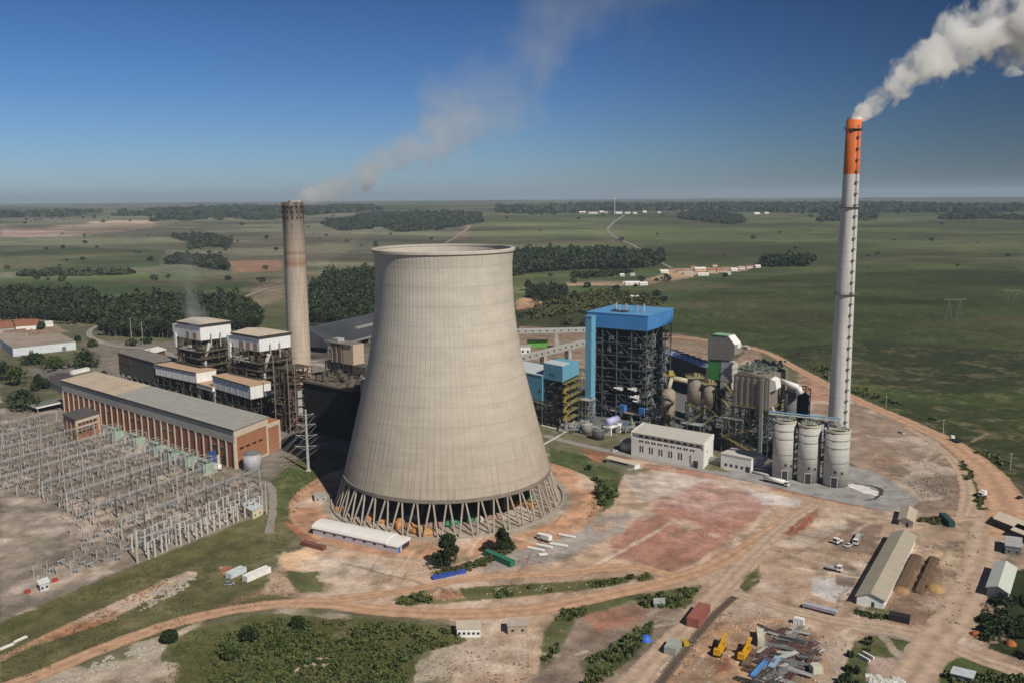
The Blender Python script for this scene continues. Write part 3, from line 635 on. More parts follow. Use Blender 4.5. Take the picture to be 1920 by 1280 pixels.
M = MB(); M.rings([(rc(0), 0), (rc(zor), zor)], 40, cap=False); M.build('shaft', banded('white shaft concrete', [(0, wht), (209, wht)]), chr_, True)
M = MB(); M.rings([(rc(zor), zor), (rc(CHZ - 1), CHZ - 1), (rc(CHZ) - .4, CHZ - .9), (rc(CHZ) - .5, CHZ - 6)], 40, cap=False); M.build('orange_band', mat('orange paint', (.72, .17, .04), .6, .12, .2, streak=.3), chr_, True)
M = MB(); M.rings([(rc(CHZ) - .25, CHZ - 1), (rc(CHZ) - .25, CHZ + .6), (rc(CHZ) - .9, CHZ + .6), (rc(CHZ) - .9, CHZ - 3)], 40, cap=False); M.build('rim', mat('white rim', (.75, .73, .68), .7, .1), chr_)
mst = mat('grey platform steel', (.17, .17, .17), .6, .2, 1, metal=.2)
for py in (242, 388, 551):
    z = HZ(CHR, py); r = rc(z); M = MB(); M.rings([(r, z - .5), (r + 1.3, z - .25), (r + 1.3, z), (r, z)], 40, cap=False); M.rings([(r + 1.22, z + .9), (r + 1.3, z + .9), (r + 1.3, z + 1.05), (r + 1.22, z + 1.05), (r + 1.22, z + .9)], 40, cap=False)
    for k in range(16):
        a = 2 * math.pi * k / 16; M.bar(((r + 1.25) * math.cos(a), (r + 1.25) * math.sin(a), z), ((r + 1.25) * math.cos(a), (r + 1.25) * math.sin(a), z + 1), .1)
    M.build('platform', mst, chr_)
la = math.radians(-72); M = MB(); z = 8.0
def lp(z, off=.5, t=0): r = rc(z) + off; return (r * math.cos(la) - t * math.sin(la), r * math.sin(la) + t * math.cos(la), z)
while z < CHZ - 6: M.bar(lp(z, .35, -.3), lp(z + 5, .35, -.3), .14); M.bar(lp(z, .35, .3), lp(z + 5, .35, .3), .14); z += 5
M.build('ladder', mst, chr_)
z = 14
while z < CHZ - 6:
    M = MB(); a = np.array(lp(z, .0, -.8)); b_ = np.array(lp(z, .0, .8)); c = np.array(lp(z, 1.0, .8)); d = np.array(lp(z, 1.0, -.8)); h = np.array([0, 0, .5])
    M.quad(a, b_, c, d); M.quad(d + h * 2, c + h * 2, b_ + h * 2, a + h * 2); M.quad(c, c + h * 2, d + h * 2, d); M.quad(b_, b_ + h * 2, c + h * 2, c); M.quad(a, d, d + h * 2, a + h * 2)
    M.build('rest_landing', mst, chr_); z += 6.3
CHL = np.array([-174.0, 726.0]); CLZ = HZ(CHL, 379)
chl = thing('chimney', 'thick old beige concrete chimney with sooty top and faded red bands', 'chimney', (CHL[0], CHL[1], 0))
be = (.54, .445, .37); rd = (.42, .25, .18); wh = (.52, .46, .40); so_ = (.24, .20, .17)
zr = [HZ(CHL, y) for y in (512, 506, 505, 494, 493, 478, 476, 468, 466, 425, 385)]
M = MB(); M.rings([(9.3, 0), (8.9, 60), (8.3, CLZ - 4), (8.5, CLZ - 3.8), (8.5, CLZ), (7.3, CLZ), (7.3, CLZ - 12)], 48, cap=False)
M.build('shaft', banded('sooty chimney concrete', [(0, be), (zr[0], be), (zr[1], wh), (zr[2], wh), (zr[3], rd), (zr[4], rd), (zr[5] - .1, be), (zr[6], (.40, .27, .2)), (zr[8], (.50, .41, .34)), (zr[9], (.42, .35, .30)), (zr[10], so_)], stains=(118, 168)), chl, True)
M = MB(); M.rings([(5.2, CLZ - 8), (5.2, CLZ + 1.2), (4.4, CLZ + 1.2), (4.4, CLZ - 6)], 32, cap=False, cx=1.8); M.build('flue', mat('pale flue lining', (.5, .48, .44), .8, .2), chl)
for f in (.99, .965, .935): 
    M = MB()
    for k in range(8):
        a = 2 * math.pi * (k + .3) / 14 - 2.9; M = MB((-math.sin(a), math.cos(a)), (math.cos(a), math.sin(a))); M.box(-.6, .6, 7.9, 8.62, CLZ * f - 3.2, CLZ * f - 1.4); M.build('soot_opening', mat('black soot openings', (.03, .028, .025), .9, .1), chl)
# ---------------------------------------------------------------- smoke
def plume(name, label, origin, direc, length, ra, rb, dens, col, bend=0.0, nscale=.05, sharp=3.0, power=1.0, fade=1.0, seed=0, pinch=1.0, amp=2.4, lin=0.0):
    """a volume of smoke drifting along local x, widening from ra to rb; bend lifts it as z = bend*x^2"""
    o = bpy.data.objects.new(name, None)
    N = 30; M = MB(); R = []; K = 20
    for k in range(N + 1):
        t = k / N; x = length * t; r = (ra + (rb - ra) * t ** power) * 1.25 + .3; zc = bend * x * x + lin * x; q = []
        for i in range(K):
            a = 2 * math.pi * i / K; q.append(M.p(x - (3 if k == 0 else 0) * 0, r * math.cos(a), zc + r * math.sin(a)))
        R.append(q)
    for j in range(N):
        for i in range(K): M.F.append((R[j][i], R[j][(i + 1) % K], R[j + 1][(i + 1) % K], R[j + 1][i]))
    M.F.append(tuple(reversed(R[0]))); M.F.append(tuple(R[-1]))
    m = bpy.data.materials.new(name); m.use_nodes = True; n = m.node_tree.nodes; L = m.node_tree.links; n.remove(n['Principled BSDF'])
    pv = n.new('ShaderNodeVolumePrincipled'); pv.inputs['Color'].default_value = (*col, 1); pv.inputs['Anisotropy'].default_value = .15
    L.new(pv.outputs[0], n['Material Output'].inputs['Volume'])
    def mth(op, a, b=None, c=None, clamp=False):
        q = n.new('ShaderNodeMath'); q.operation = op; q.use_clamp = clamp
        for k, v in enumerate((a, b, c)):
            if v is None: continue
            if isinstance(v, (int, float)): q.inputs[k].default_value = v
            else: L.new(v, q.inputs[k])
        return q.outputs[0]
    tc = n.new('ShaderNodeTexCoord'); sp = n.new('ShaderNodeSeparateXYZ'); L.new(tc.outputs['Object'], sp.inputs[0])
    x, y, z = sp.outputs
    t = mth('DIVIDE', x, length, clamp=True); tp = mth('POWER', t, power)
    rad_ = mth('MULTIPLY_ADD', tp, rb - ra, ra)
    zc = mth('ADD', mth('MULTIPLY', mth('MULTIPLY', x, x), bend), mth('MULTIPLY', x, lin)); dz = mth('SUBTRACT', z, zc)
    rr = mth('DIVIDE', mth('SQRT', mth('ADD', mth('MULTIPLY', y, y), mth('MULTIPLY', dz, dz))), rad_)
    # noise coarser with age: divide position by the local radius
    nz = n.new('ShaderNodeTexNoise'); nz.noise_dimensions = '4D'; nz.inputs['W'].default_value = seed; nz.inputs['Scale'].default_value = nscale; nz.inputs['Detail'].default_value = 8; nz.inputs['Roughness'].default_value = .6; nz.inputs['Distortion'].default_value = .4
    L.new(tc.outputs['Object'], nz.inputs['Vector'])
    nc = mth('SUBTRACT', nz.outputs[0], .5)
    d = mth('ADD', mth('SUBTRACT', .62, mth('MULTIPLY', rr, pinch)), mth('MULTIPLY', nc, amp))
    d = mth('MULTIPLY', d, sharp, clamp=True)
    fd = mth('SUBTRACT', 1, mth('MULTIPLY', t, fade)); 
    den = mth('MULTIPLY', mth('MULTIPLY', d, fd), mth('DIVIDE', dens, rad_))
    L.new(den, pv.inputs['Density'])
    ob = M.build(name, m); v = Vector(direc); v.normalize()
    xa = v; ya = Vector((0, 0, 1)).cross(xa); ya.normalize(); za = xa.cross(ya)
    ob.matrix_world = Matrix(((xa.x, ya.x, za.x, origin[0]), (xa.y, ya.y, za.y, origin[1]), (xa.z, ya.z, za.z, origin[2]), (0, 0, 0, 1)))
    bpy.data.objects.remove(o)
    return tag(ob, label, 'smoke', kind='stuff')
# ================================================================ plant buildings
m_white = mat('white render', (.82, .82, .80), .8, .06, .3, streak=.12)
m_whites = mat('white steel sheet', (.84, .85, .86), .6, .05, .3, stripe=('Z', 1.1, .1), streak=.15)
m_grey = mat('grey steel', (.19, .20, .20), .6, .2, .8, metal=.1)
m_dgrey = mat('dark steel', (.05, .052, .054), .6, .25, .8)
m_lgrey = mat('light grey steel', (.42, .43, .42), .6, .12, .6)
m_glass = mat('dark window glass', (.03, .035, .04), .25, .1, .5, spec=.6)
m_rust = mat('rust brown steel', (.13, .085, .06), .85, .35, .6)
m_yel = mat('yellow paint', (.46, .36, .09), .6, .12, .8)
m_blue = mat('bright blue cladding', (.07, .26, .60), .55, .10, .12, stripe=('Z', 2.4, .14), streak=.14)
m_blue2 = mat('pale blue cladding', (.16, .40, .56), .5, .06, .2, stripe=('u', 1.2, .06))
m_brown = mat('brown grey cladding', (.25, .225, .195), .7, .1, .2, stripe=('u', 1.5, .14), streak=.2)
m_tanroof = mat('dusty tan roof sheet', (.56, .455, .345), .8, .15, .15, stripe=('v', 2.2, .12))
m_greyroof = mat('grey roof sheet', (.38, .37, .345), .8, .12, .12, stripe=('v', 2.2, .14))
m_cream = mat('cream roof sheet', (.60, .52, .42), .8, .08, .2)
m_pipe = mat('silver pipe', (.36, .37, .38), .4, .1, .8, metal=.5)
m_conc2 = mat('light concrete', (.42, .41, .385), .85, .14, .4, streak=.2)
def steel(M, x0, x1, y0, y1, z0, z1, nx, ny, nz, w=.5, brace=True, rnd=None):
    """an open steel frame: columns, beams and bracing on the outer faces"""
    xs = np.linspace(x0, x1, nx + 1); ys = np.linspace(y0, y1, ny + 1); zs_ = np.linspace(z0, z1, nz + 1)
    for i, x in enumerate(xs):
        for j, y in enumerate(ys):
            if i in (0, nx) or j in (0, ny) or (i + j) % 2 == 0: M.box(x - w / 2, x + w / 2, y - w / 2, y + w / 2, z0, z1)
    for z in zs_[1:]:
        for y in ys: M.box(x0, x1, y - w * .35, y + w * .35, z - w, z - .1)
        for x in xs: M.box(x - w * .35, x + w * .35, y0, y1, z - w, z - .1)
    if brace:
        for k in range(nz):
            for i in range(nx):
                if (i + k) % 2 == 0:
                    for y in (y0, y1): M.bar((xs[i], y, zs_[k]), (xs[i + 1], y, zs_[k + 1]), w * .5)
            for j in range(ny):
                if (j + k) % 2 == 1:
                    for x in (x0, x1): M.bar((x, ys[j], zs_[k]), (x, ys[j + 1], zs_[k + 1]), w * .5)
def zigzag(M, a, b, z0, z1, n, w=1.1, side=(0, 1)):
    """flights of stairs between plan points a and b"""
    h = (z1 - z0) / n; s = np.array(side) * w
    for k in range(n):
        p, q = (a, b) if k % 2 == 0 else (b, a)
        A = (p[0], p[1], z0 + k * h); B = (q[0], q[1], z0 + (k + 1) * h)
        M.quad(A, B, (B[0] + s[0], B[1] + s[1], B[2]), (A[0] + s[0], A[1] + s[1], A[2]))
        for o in (0, 1): M.bar((A[0] + s[0] * o, A[1] + s[1] * o, A[2] + 1), (B[0] + s[0] * o, B[1] + s[1] * o, B[2] + 1), .16)
        M.box(min(q[0], q[0] + s[0]) - .7, max(q[0], q[0] + s[0]) + .7, min(q[1], q[1] + s[1]) - .7, max(q[1], q[1] + s[1]) + .7, z0 + (k + 1) * h - .15, z0 + (k + 1) * h + .05)
def clutter(M, r, x0, x1, y0, y1, z0, z1, n, s=3.0):
    for _ in range(n):
        x = r.uniform(x0, x1); y = r.uniform(y0, y1); z = r.uniform(z0, z1); t = r.random()
        if t < .35: M.box(x, min(x1, x + r.uniform(.5, s)), y, min(y1, y + r.uniform(.5, s)), z, z + r.uniform(.4, s))
        elif t < .65: M.tube((x, y, z), (min(x1, x + r.uniform(2, s * 3)), y, z), r.uniform(.15, .5), n=6)
        elif t < .85: M.tube((x, y, z), (x, y, min(z1, z + r.uniform(2, s * 3))), r.uniform(.15, .6), n=6)
        else: M.tube((x, y, z), (x, min(y1, y + r.uniform(2, s * 3)), z), r.uniform(.15, .5), n=6)
def win(u, v, x0, x1, y0, y1, z0, z1, t):
    f = MB(u, v).box(x0 - .12, x1 + .12, y0, y1, z0 - .12, z1 + .12).build('window', m_lgrey, t)
    return MB(u, v).box(x0, x1, y0 - .03, y0 - .004, z0, z1).build('pane', m_glass, f)
def deck(M, x0, x1, y0, y1, z, rail=True, t=.2):
    M.box(x0, x1, y0, y1, z - t, z)
    if rail:
        for a, b in (((x0, y0), (x1, y0)), ((x1, y0), (x1, y1)), ((x1, y1), (x0, y1)), ((x0, y1), (x0, y0))):
            M.bar((a[0], a[1], z + 1.1), (b[0], b[1], z + 1.1), .12)
            n = max(1, int(math.hypot(a[0] - b[0], a[1] - b[1]) / 2.5))
            for k in range(n): M.bar((a[0] + (b[0] - a[0]) * k / n, a[1] + (b[1] - a[1]) * k / n, z), (a[0] + (b[0] - a[0]) * k / n, a[1] + (b[1] - a[1]) * k / n, z + 1.1), .1)

# ---- brick turbine hall
A = G(442, 878); H1 = HZ(A, 806); R0 = G(437, 806, H1)
ua = G(116, 713, H1) - R0; va = G(499.7, 782, H1) - R0
Lh, Wh = np.linalg.norm(ua), np.linalg.norm(va); ua = tuple(ua / Lh); va = tuple(va / Wh); FR = (ua, va)
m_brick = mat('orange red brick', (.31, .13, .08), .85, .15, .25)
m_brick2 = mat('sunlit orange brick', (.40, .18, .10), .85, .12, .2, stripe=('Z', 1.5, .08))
m_cpil = mat('cream concrete', (.62, .53, .42), .85, .12, .4)
m_band = mat('grey fibre cement cladding', (.40, .385, .345), .85, .1, .15, stripe=('u', 1.8, .10))
hall = thing('turbine_hall', 'long brick turbine hall with cream pilasters and half tan half grey roof', 'industrial building', (A[0], A[1], 0))
zb2 = 15.8
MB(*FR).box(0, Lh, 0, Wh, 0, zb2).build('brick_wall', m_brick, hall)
MB(*FR).box(-.2, Lh + .2, -.5, Wh + .3, zb2, H1).build('upper_band', m_band, hall)
nP = 27
for k in range(nP + 1):
    x = k * Lh / nP; MB(*FR).box(x - .55 if k else -.05, x + .55, -.8 if k else -.82, 0.0, 0, zb2 - .003).build('pilaster', m_cpil, hall)
L1 = Lh * .64
MB(*FR).box(-1.2, L1, -1.1, Wh + 1, H1 + .01, H1 + .55).build('roof', m_greyroof, hall)
MB(*FR).box(L1 + .05, Lh + 1.2, -1.1, Wh + 1, H1 + .01, H1 + .7).build('roof', m_tanroof, hall)['label'] = 'dusty tan roof'
for x0, x1 in ((-1.2, L1), (L1 + .05, Lh + 1.2)): MB(*FR).box(x0, x1, -1.25, -1.103, H1 - .5, H1 + .5).build('gutter', m_dgrey, hall)
for k in (1, 2, 8, 9, 13, 14, 18, 21, 24):
    x = (k + .2) * Lh / nP; w = MB(*FR).box(x, x + 5.2, -.12, .1, 9.4, 11.4).build('window', m_cpil, hall); MB(*FR).box(x + .2, x + 5, -.2, -.12, 9.6, 11.2).build('pane', m_glass, w)
d = MB(*FR).box(9.6, 14.5, -.15, .1, 0, 6).build('roller_door', m_dgrey, hall)
MB(*FR).box(17, 18.6, -1.6, -.85, 0, 5.5).box(17, 18.6, -3.6, -1.7, 0, .5).build('white_duct', m_white, hall)
# gable end
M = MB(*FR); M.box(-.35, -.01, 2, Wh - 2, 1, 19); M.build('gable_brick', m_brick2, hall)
M = MB(*FR); M.box(-.6, -.02, -.4, 1.9, 0, H1); M.box(-.6, -.02, Wh - 1.9, Wh, 0, H1); M.box(-.6, -.02, 1.9, Wh - 1.9, 19, H1); M.box(-.6, -.02, 1.9, Wh - 1.9, 0, 1); M.build('gable_frame', m_cpil, hall)
for k in range(4): MB(*FR).box(-.5, -.36, 4.2 + k * 6.3, 8.2 + k * 6.3, 10.6, 11.8).build('window', m_glass, hall)
MB(*FR).box(0, 24, Wh + .35, Wh + 13, 0, 19).build('annex', m_brick2, hall)
M = MB(*FR); M.box(-.3, -.01, Wh + .35, Wh + 13.3, 16.6, 19.4); M.box(-.3, -.01, Wh + 11.6, Wh + 13.3, 0, 16.6); M.build('annex_frame', m_cpil, hall)
# ---- silver tank in front of the gable
p = G(467, 884); t = thing('storage_tank', 'silver grey cylindrical tank beside the brick gable of the turbine hall', 'tank', (p[0] + 1, p[1] + 4, 0))
MB().rings([(5.1, 0), (5.1, 10.2)], 36).build('body', mat('galvanised tank plate', (.48, .49, .52), .6, .1, .4, stripe=('Z', 2.2, .12), streak=.2), t, True)
MB().rings([(5.25, 10.2), (5.25, 10.5), (.6, 12.3)], 36).build('roof', m_grey, t)
M = MB(); zigzag(M, (-3, -5.6), (3, -5.6), 0, 10, 3, .9, (0, -1)); 
# ---- control building
A = G(145, 826); B = G(122, 815); C = G(188, 812); u, v = frame(A, B, C); L = np.linalg.norm(B - A); Wd = np.linalg.norm(C - A); Hc = HZ(A, 787)
t = thing('control_building', 'small three storey brick control building with dark flat roof beside the turbine hall', 'building', (A[0], A[1], 0))
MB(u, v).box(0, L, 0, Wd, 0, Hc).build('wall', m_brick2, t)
MB(u, v).box(-.8, L + .8, -.8, Wd + .8, Hc + .01, Hc + .7).build('roof', mat('dark flat roof', (.11, .10, .10), .9, .2, .2), t)
M = MB(u, v); M.box(-.35, -.01, -.4, 1, 0, Hc); M.box(-.35, -.01, Wd - 1, Wd + .3, 0, Hc); M.box(-.35, -.01, 1, Wd - 1, Hc - 2.4, Hc - .01); M.box(-.35, -.01, 1, Wd - 1, Hc * .58, Hc * .64); M.build('frame', m_cpil, t)
for z in (Hc * .33, Hc * .49, Hc * .7):
    for k in range(5): f = MB(u, v).box(-.2, -.01, 1.85 + k * (Wd - 4) / 5, 2.15 + (k + .75) * (Wd - 4) / 5, z - .15, z + 1.65).build('window', m_cpil, t); MB(u, v).box(-.25, -.205, 2 + k * (Wd - 4) / 5, 2 + (k + .75) * (Wd - 4) / 5, z, z + 1.5).build('pane', m_glass, f)
for k in range(3): MB(u, v).box(1 + k * L / 3, 2.4 + k * L / 3, -.3, -.01, 0, Hc - .1).build('pilaster', m_cpil, t)
# ---- canopy and low dark roofs west of the hall
A = G(70, 775); t = thing('canopy', 'white edged grey flat canopy roof beside a dark round tree', 'canopy', (A[0], A[1], 0))
u, v = frame(A, G(44, 764), G(118, 764)); MB(u, v).box(0, 17, 0, 24, 4, 4.8).build('roof', mat('green grey canopy roof', (.17, .18, .16), .9), t)
MB(u, v).box(-.5, -.02, -.3, 24, 3.9, 5).build('fascia', m_white, t); MB(u, v).box(-.5, 17, -.55, -.32, 3.9, 5).build('fascia', m_white, t)
for x, y in ((1, 1), (15, 1), (1, 22), (15, 22)): MB(u, v).box(x - .3, x + .3, y - .3, y + .3, 0, 4).build('post', m_conc2, t)
A = G(122, 742); t = thing('workshop', 'low workshop with wide dark roof left of the turbine hall', 'building', (A[0], A[1], 0)); u, v = frame(A, G(85, 724), G(150, 728))
MB(u, v).box(0, 44, 0, 34, 0, 6).build('wall', m_cpil, t); MB(u, v).xprof([(-1, 6.02), (35, 6.02), (35, 6.5), (17, 9), (-1, 6.5)], -1, 45).build('roof', mat('dark purple grey roof', (.085, .075, .08), .9, .15, .1), t)

# ---- two old boiler houses
def boiler_old(px, lab, stain):
    """open steel boiler house under a white box; px = photo x, y of the near foot"""
    z = 50.0; O = G(px[0], px[1], z); cx = O
    t = thing('boiler_house', lab, 'boiler house', (O[0], O[1], 0)); u, v = tuple(-UA), tuple(VA)
    zt_ = HZ(O, px[2]); L_, W_ = px[3], px[4]
    MB(u, v).box(0, L_, 0, W_, z, zt_).build('white_box', m_whites, t)
    MB(u, v).xprof([(-.8, zt_ + .02), (W_ + .8, zt_ + .02), (W_ + .8, zt_ + .9), (W_ / 2, zt_ + 2.6), (-.8, zt_ + .9)], -.8, L_ + .8).build('roof', m_cream, t)
    M = MB(u, v); M.box(-.95, -.82, -.9, W_ + .9, zt_ - .7, zt_ + 1.0); M.box(-.8, L_ + .8, -.95, -.82, zt_ - .7, zt_ + .9); M.build('eaves', m_dgrey, t)
    for k, (x, w_) in enumerate(stain): MB(u, v).prism([(x, -.06), (x + w_, -.06), (x + w_, -.01), (x, -.01)], z + .4, z + 5.5).build('rust_stain', mat('rust stained sheet', (.38, .24, .17), .9, .3, .9), t)
    M = MB(u, v); steel(M, 0, L_ + 2, 0, W_, 0, z - .05, 5, 4, 9, .55); M.build('steel_frame', m_rust if len(stain) > 2 else mat('brown grey steel', (.10, .085, .07), .8, .3, .5), t)
    r = random.Random(int(px[0])); M = MB(u, v); M.box(4, L_ - 3, 3, W_ - 3, 12, z - 4); M.build('furnace', mat('soot dark casing', (.04, .04, .038), .8, .3, .3), t)
    M = MB(u, v); clutter(M, r, -2, L_ + 3, -3.5, 2.8, 4, z - 3, 150, 3); M.build('pipework', mat('mixed brown pipework', (.17, .14, .11), .8, .4, .7), t)
    M = MB(u, v); clutter(M, r, -5, 3.5, -2, W_, 4, z - 3, 150, 3); M.build('pipework', m_rust, t)
    M = MB(u, v)
    for k in range(7): deck(M, -3, L_ + 2, -3.5, 0, 8 + k * 5.6); deck(M, -4, 0, 0, W_, 8 + k * 5.6)
    M.build('walkway', mat('olive grey grating', (.13, .125, .095), .8, .3, .6), t)
    M = MB(u, v); M.box(L_ + .1, L_ + 8, 0, W_ * .6, z + 3, zt_ - 2); M.build('side_cabin', m_white, t)
    M = MB(u, v); M.box(L_ + 2, L_ + 5, -1.2, 2, z - 10, z + 2.9); M.build('white_shaft', m_white, t)
    M = MB(u, v); M.tube((-1.5, 2, z - 14), (-2.5, 6, z - 2), 1.4); M.tube((-1.5, 2, z - 14), (-1.5, 2, 26), 1.1); M.build('white_duct', m_lgrey, t, True)
    for k in (0.3, .6): MB(u, v).tube((-1.6, W_ * k, z - 6), (-1.6, W_ * k, z + 5), .5).build('vent_pipe', m_lgrey, t)
    M = MB(u, v); M.box(8, L_ - 8, -4.5, -.5, z - 8, z - 7.6); clutter(M, r, 8, L_ - 8, -4.4, -1.4, z - 7.6, z - 5, 14, 2); M.build('equipment_deck', m_conc2, t)
    return t
boiler_old((376.5, 639, 611, 33, 27), 'old boiler house under a white box with tan roof, farther left one', [(6, 5), (17, 4)])
boiler_old((487, 659, 633, 34, 27), 'old boiler house under a white rust stained box, right beside the old chimney', [(3, 5), (12, 5), (20, 6)])
# ---- white conveyor bunker galleries
def gallery(pr, pl, ytop, wback, lab, nb):
    A = G(*pr[:2]); 
    t = thing('coal_bunker_gallery', lab, 'bunker gallery', (A[0], A[1], 0)); z0 = HZ(A, pr[2]); z1 = HZ(A, ytop)
    P = G(pr[0], pr[2], z0); Q = G(pl[0], pl[1], z0); u, v = frame(P, Q, P + VA); L_ = np.linalg.norm(Q - P)
    M = MB(u, v); M.box(0, L_, 0, wback, z0, z1); M.build('white_wall', m_white, t)
    for k in range(nb + 1): MB(u, v).box(k * L_ / nb - .2, k * L_ / nb + .2, -.25, -.01, z0, z1).build('panel_joint', m_lgrey, t)
    MB(u, v).box(-.3, L_ + .3, -.6, wback + .4, z1 + .01, z1 + .6).build('roof', mat('salmon dust roof', (.52, .36, .25), .85, .12, .2), t)
    MB(u, v).box(-.3, L_ + .3, -.75, -.62, z1 - .3, z1 + .5).build('gutter', m_dgrey, t)
    M = MB(u, v); steel(M, .4, L_ - .4, .5, wback - .5, 0, z0 - .02, 6, 2, 3, .7); M.build('steel_frame', m_dgrey, t)
    r = random.Random(nb); M = MB(u, v); clutter(M, r, 1, L_ - 2, -2, wback - 2, 1, z0 - 2, 110, 3.5); M.build('machinery', mat('brown machinery', (.13, .11, .09), .8, .4, .6), t)
    return t, u, v, L_, z0, z1
gallery((372, 768, 718), (296, 702), 699, 17, 'white walled bunker gallery with salmon roof, left one behind the turbine hall', 7)
gallery((473, 800, 748), (403, 727), 724, 17, 'white walled bunker gallery with salmon roof, right one by the rusty steelwork', 6)
A = G(402, 778); t = thing('link_bridge', 'low white link bridge between the two bunker galleries', 'bridge', (A[0], A[1], 0)); z0 = HZ(A, 734); P = G(403, 729, z0); Q = G(372, 720, z0); u, v = frame(P, Q, P + VA); Lq = np.linalg.norm(Q - P)
MB(u, v).box(0.5, Lq - .5, 0, 12, z0, z0 + 3).build('wall', m_white, t); MB(u, v).box(.4, Lq - .4, -.4, 12.4, z0 + 3.01, z0 + 3.5).build('roof', MATS['salmon dust roof'], t)
for k in (0.6, Lq - 3): MB(u, v).box(k, k + 2.4, 1, 4, 0, z0).build('pier', m_conc2, t)
# ---- dark bunker block at the left
A = G(293, 748); t = thing('dark_bunker_building', 'dark grey bunker building on concrete stilts left of the white galleries', 'building', (A[0], A[1], 0)); z0 = HZ(A, 719); z1 = HZ(A, 680)
P = G(293, 719, z0); Q = G(226, 698, z0); u, v = frame(P, Q, P + VA); Lq = np.linalg.norm(Q - P)
MB(u, v).box(0, Lq, 0, 20, z0, z1).build('wall', mat('dark brown grey cladding', (.12, .112, .105), .85, .25, .2, stripe=('Z', 2.5, .2)), t)
MB(u, v).box(-.5, Lq + .5, -.5, 20.5, z1 + .01, z1 + .6).build('roof', mat('grey dust roof', (.22, .20, .18), .9, .15, .2), t)
for k in range(7): MB(u, v).box(k * Lq / 6 - .7, k * Lq / 6 + .7, .2, 1.6, 0, z0).build('stilt', m_conc2, t)
for k in range(7): MB(u, v).box(k * Lq / 6 - .7, k * Lq / 6 + .7, 17, 18.4, 0, z0).build('stilt', m_conc2, t)
M = MB(u, v); M.box(Lq * .64, Lq - 1, -.2, -.01, z1 - 8, z1 - 1.5); M.build('brick_panel', mat('sooty brick', (.16, .085, .06), .9, .3, .5), t)
r = random.Random(4); M = MB(u, v); clutter(M, r, 0, Lq, 3, 17, 0, z0 - 1, 40, 4); M.build('machinery', m_dgrey, t)
A = G(278, 700); t = thing('low_house', 'low building with bright white overhanging roof behind the dark bunker building', 'building', (A[0], A[1], 0)); zt_ = HZ(A, 664)
P = G(271, 662, zt_); Q = G(250, 655, zt_); C_ = G(315, 650, zt_); u, v = frame(P, Q, C_); M = MB(u, v); M.box(0, 22, 0, 30, zt_ - .9, zt_); M.build('roof', m_white, t); MB(u, v).box(1.5, 20, 1.5, 28, 0, zt_ - .91).build('wall', mat('sooty brick', (.16, .085, .06)), t)
MB(u, v).box(6, 9, 6, 9, zt_ + .01, zt_ + 2).build('roof_vent', m_lgrey, t)
# ---- rusty steelwork right of the second boiler
A = G(545, 812); t = thing('rusty_steel_tower', 'tall rusty brown open steel structure beside the old boiler house', 'steel structure', (A[0], A[1], 0)); u, v = tuple(-UA), tuple(VA); r = random.Random(9)
M = MB(u, v); steel(M, 0, 15, 0, 20, 0, 44, 3, 3, 9, .5); M.build('steel_frame', m_rust, t)
M = MB(u, v)
for k in range(9): M.box(.5, 14.5, .5, 19.5, 4.7 + k * 4.9, 4.9 + k * 4.9)
M.build('floor_deck', mat('brown grating', (.10, .075, .055), .8, .3, .6), t)
M = MB(u, v); clutter(M, r, -1, 15, -1, 19, 2, 42, 190, 2.6); M.build('pipework', mat('mixed olive pipework', (.16, .13, .085), .8, .45, .5), t)
M = MB(u, v); clutter(M, r, -1.5, 2, -1, 19, 2, 42, 90, 2.2); M.build('pipework', mat('mixed rust pipework', (.24, .10, .06), .8, .45, .5), t)
for k in range(3): M = MB(u, v); M.box(-1.2, 1, 6.5, 10, 12 + k * 6, 16.5 + k * 6); M.build('silver_box', m_lgrey, t)
M = MB(u, v)
for x, y in ((-.6, -.6), (-.6, 5), (15.5, -.6), (-.6, 16)): M.tube((x, y, 0), (x, y, 52 - y), .35, n=6)
M.build('pipe_riser', m_pipe, t)
# ---- old precipitator box and ducts behind the chimney
A = G(650, 720); t = thing('precipitator', 'pale concrete precipitator box right of the old chimney', 'filter house', (A[0], A[1], 0)); z1 = HZ(A, 645); z0 = HZ(A, 682); P = G(649, 683, z0); u, v = tuple(-UA), tuple(VA)
MB(u, v).box(-10, 3.5, 0, 12, z0, z1).build('casing', mat('pale beige plaster', (.52, .42, .32), .85, .12, .4), t)
M = MB(u, v)
for k in range(3): M.box(5 + k * 6.5, 6.8 + k * 6.5, -.5, 10, z0, z1 - 1)
M.build('pillar', mat('brown stained concrete', (.25, .19, .15), .85, .2, .4), t)
for k in range(2): MB(u, v).box(6.9 + k * 6.5, 11.4 + k * 6.5, 1, 10, z0, z1 - 3).build('filter_cell', m_conc2, t)
MB(u, v).box(-9, 28, -1, 13, z1 - .9, z1 + .2).build('roof_slab', mat('grey dust roof', None) if False else MATS['grey dust roof'], t)
MB(u, v).box(12, 20, 2, 9, z1 + .21, z1 + 3).build('roof_house', m_conc2, t)
M = MB(u, v); steel(M, -9, 28, 0, 12, 0, z0 - .02, 6, 2, 4, .8); M.build('steel_frame', m_dgrey, t)
MB(u, v).box(-24, 27, 1, 11, z0 - 7, z0 - .5).build('flue_duct', mat('sooty duct', (.10, .09, .08), .85, .3, .4), t)
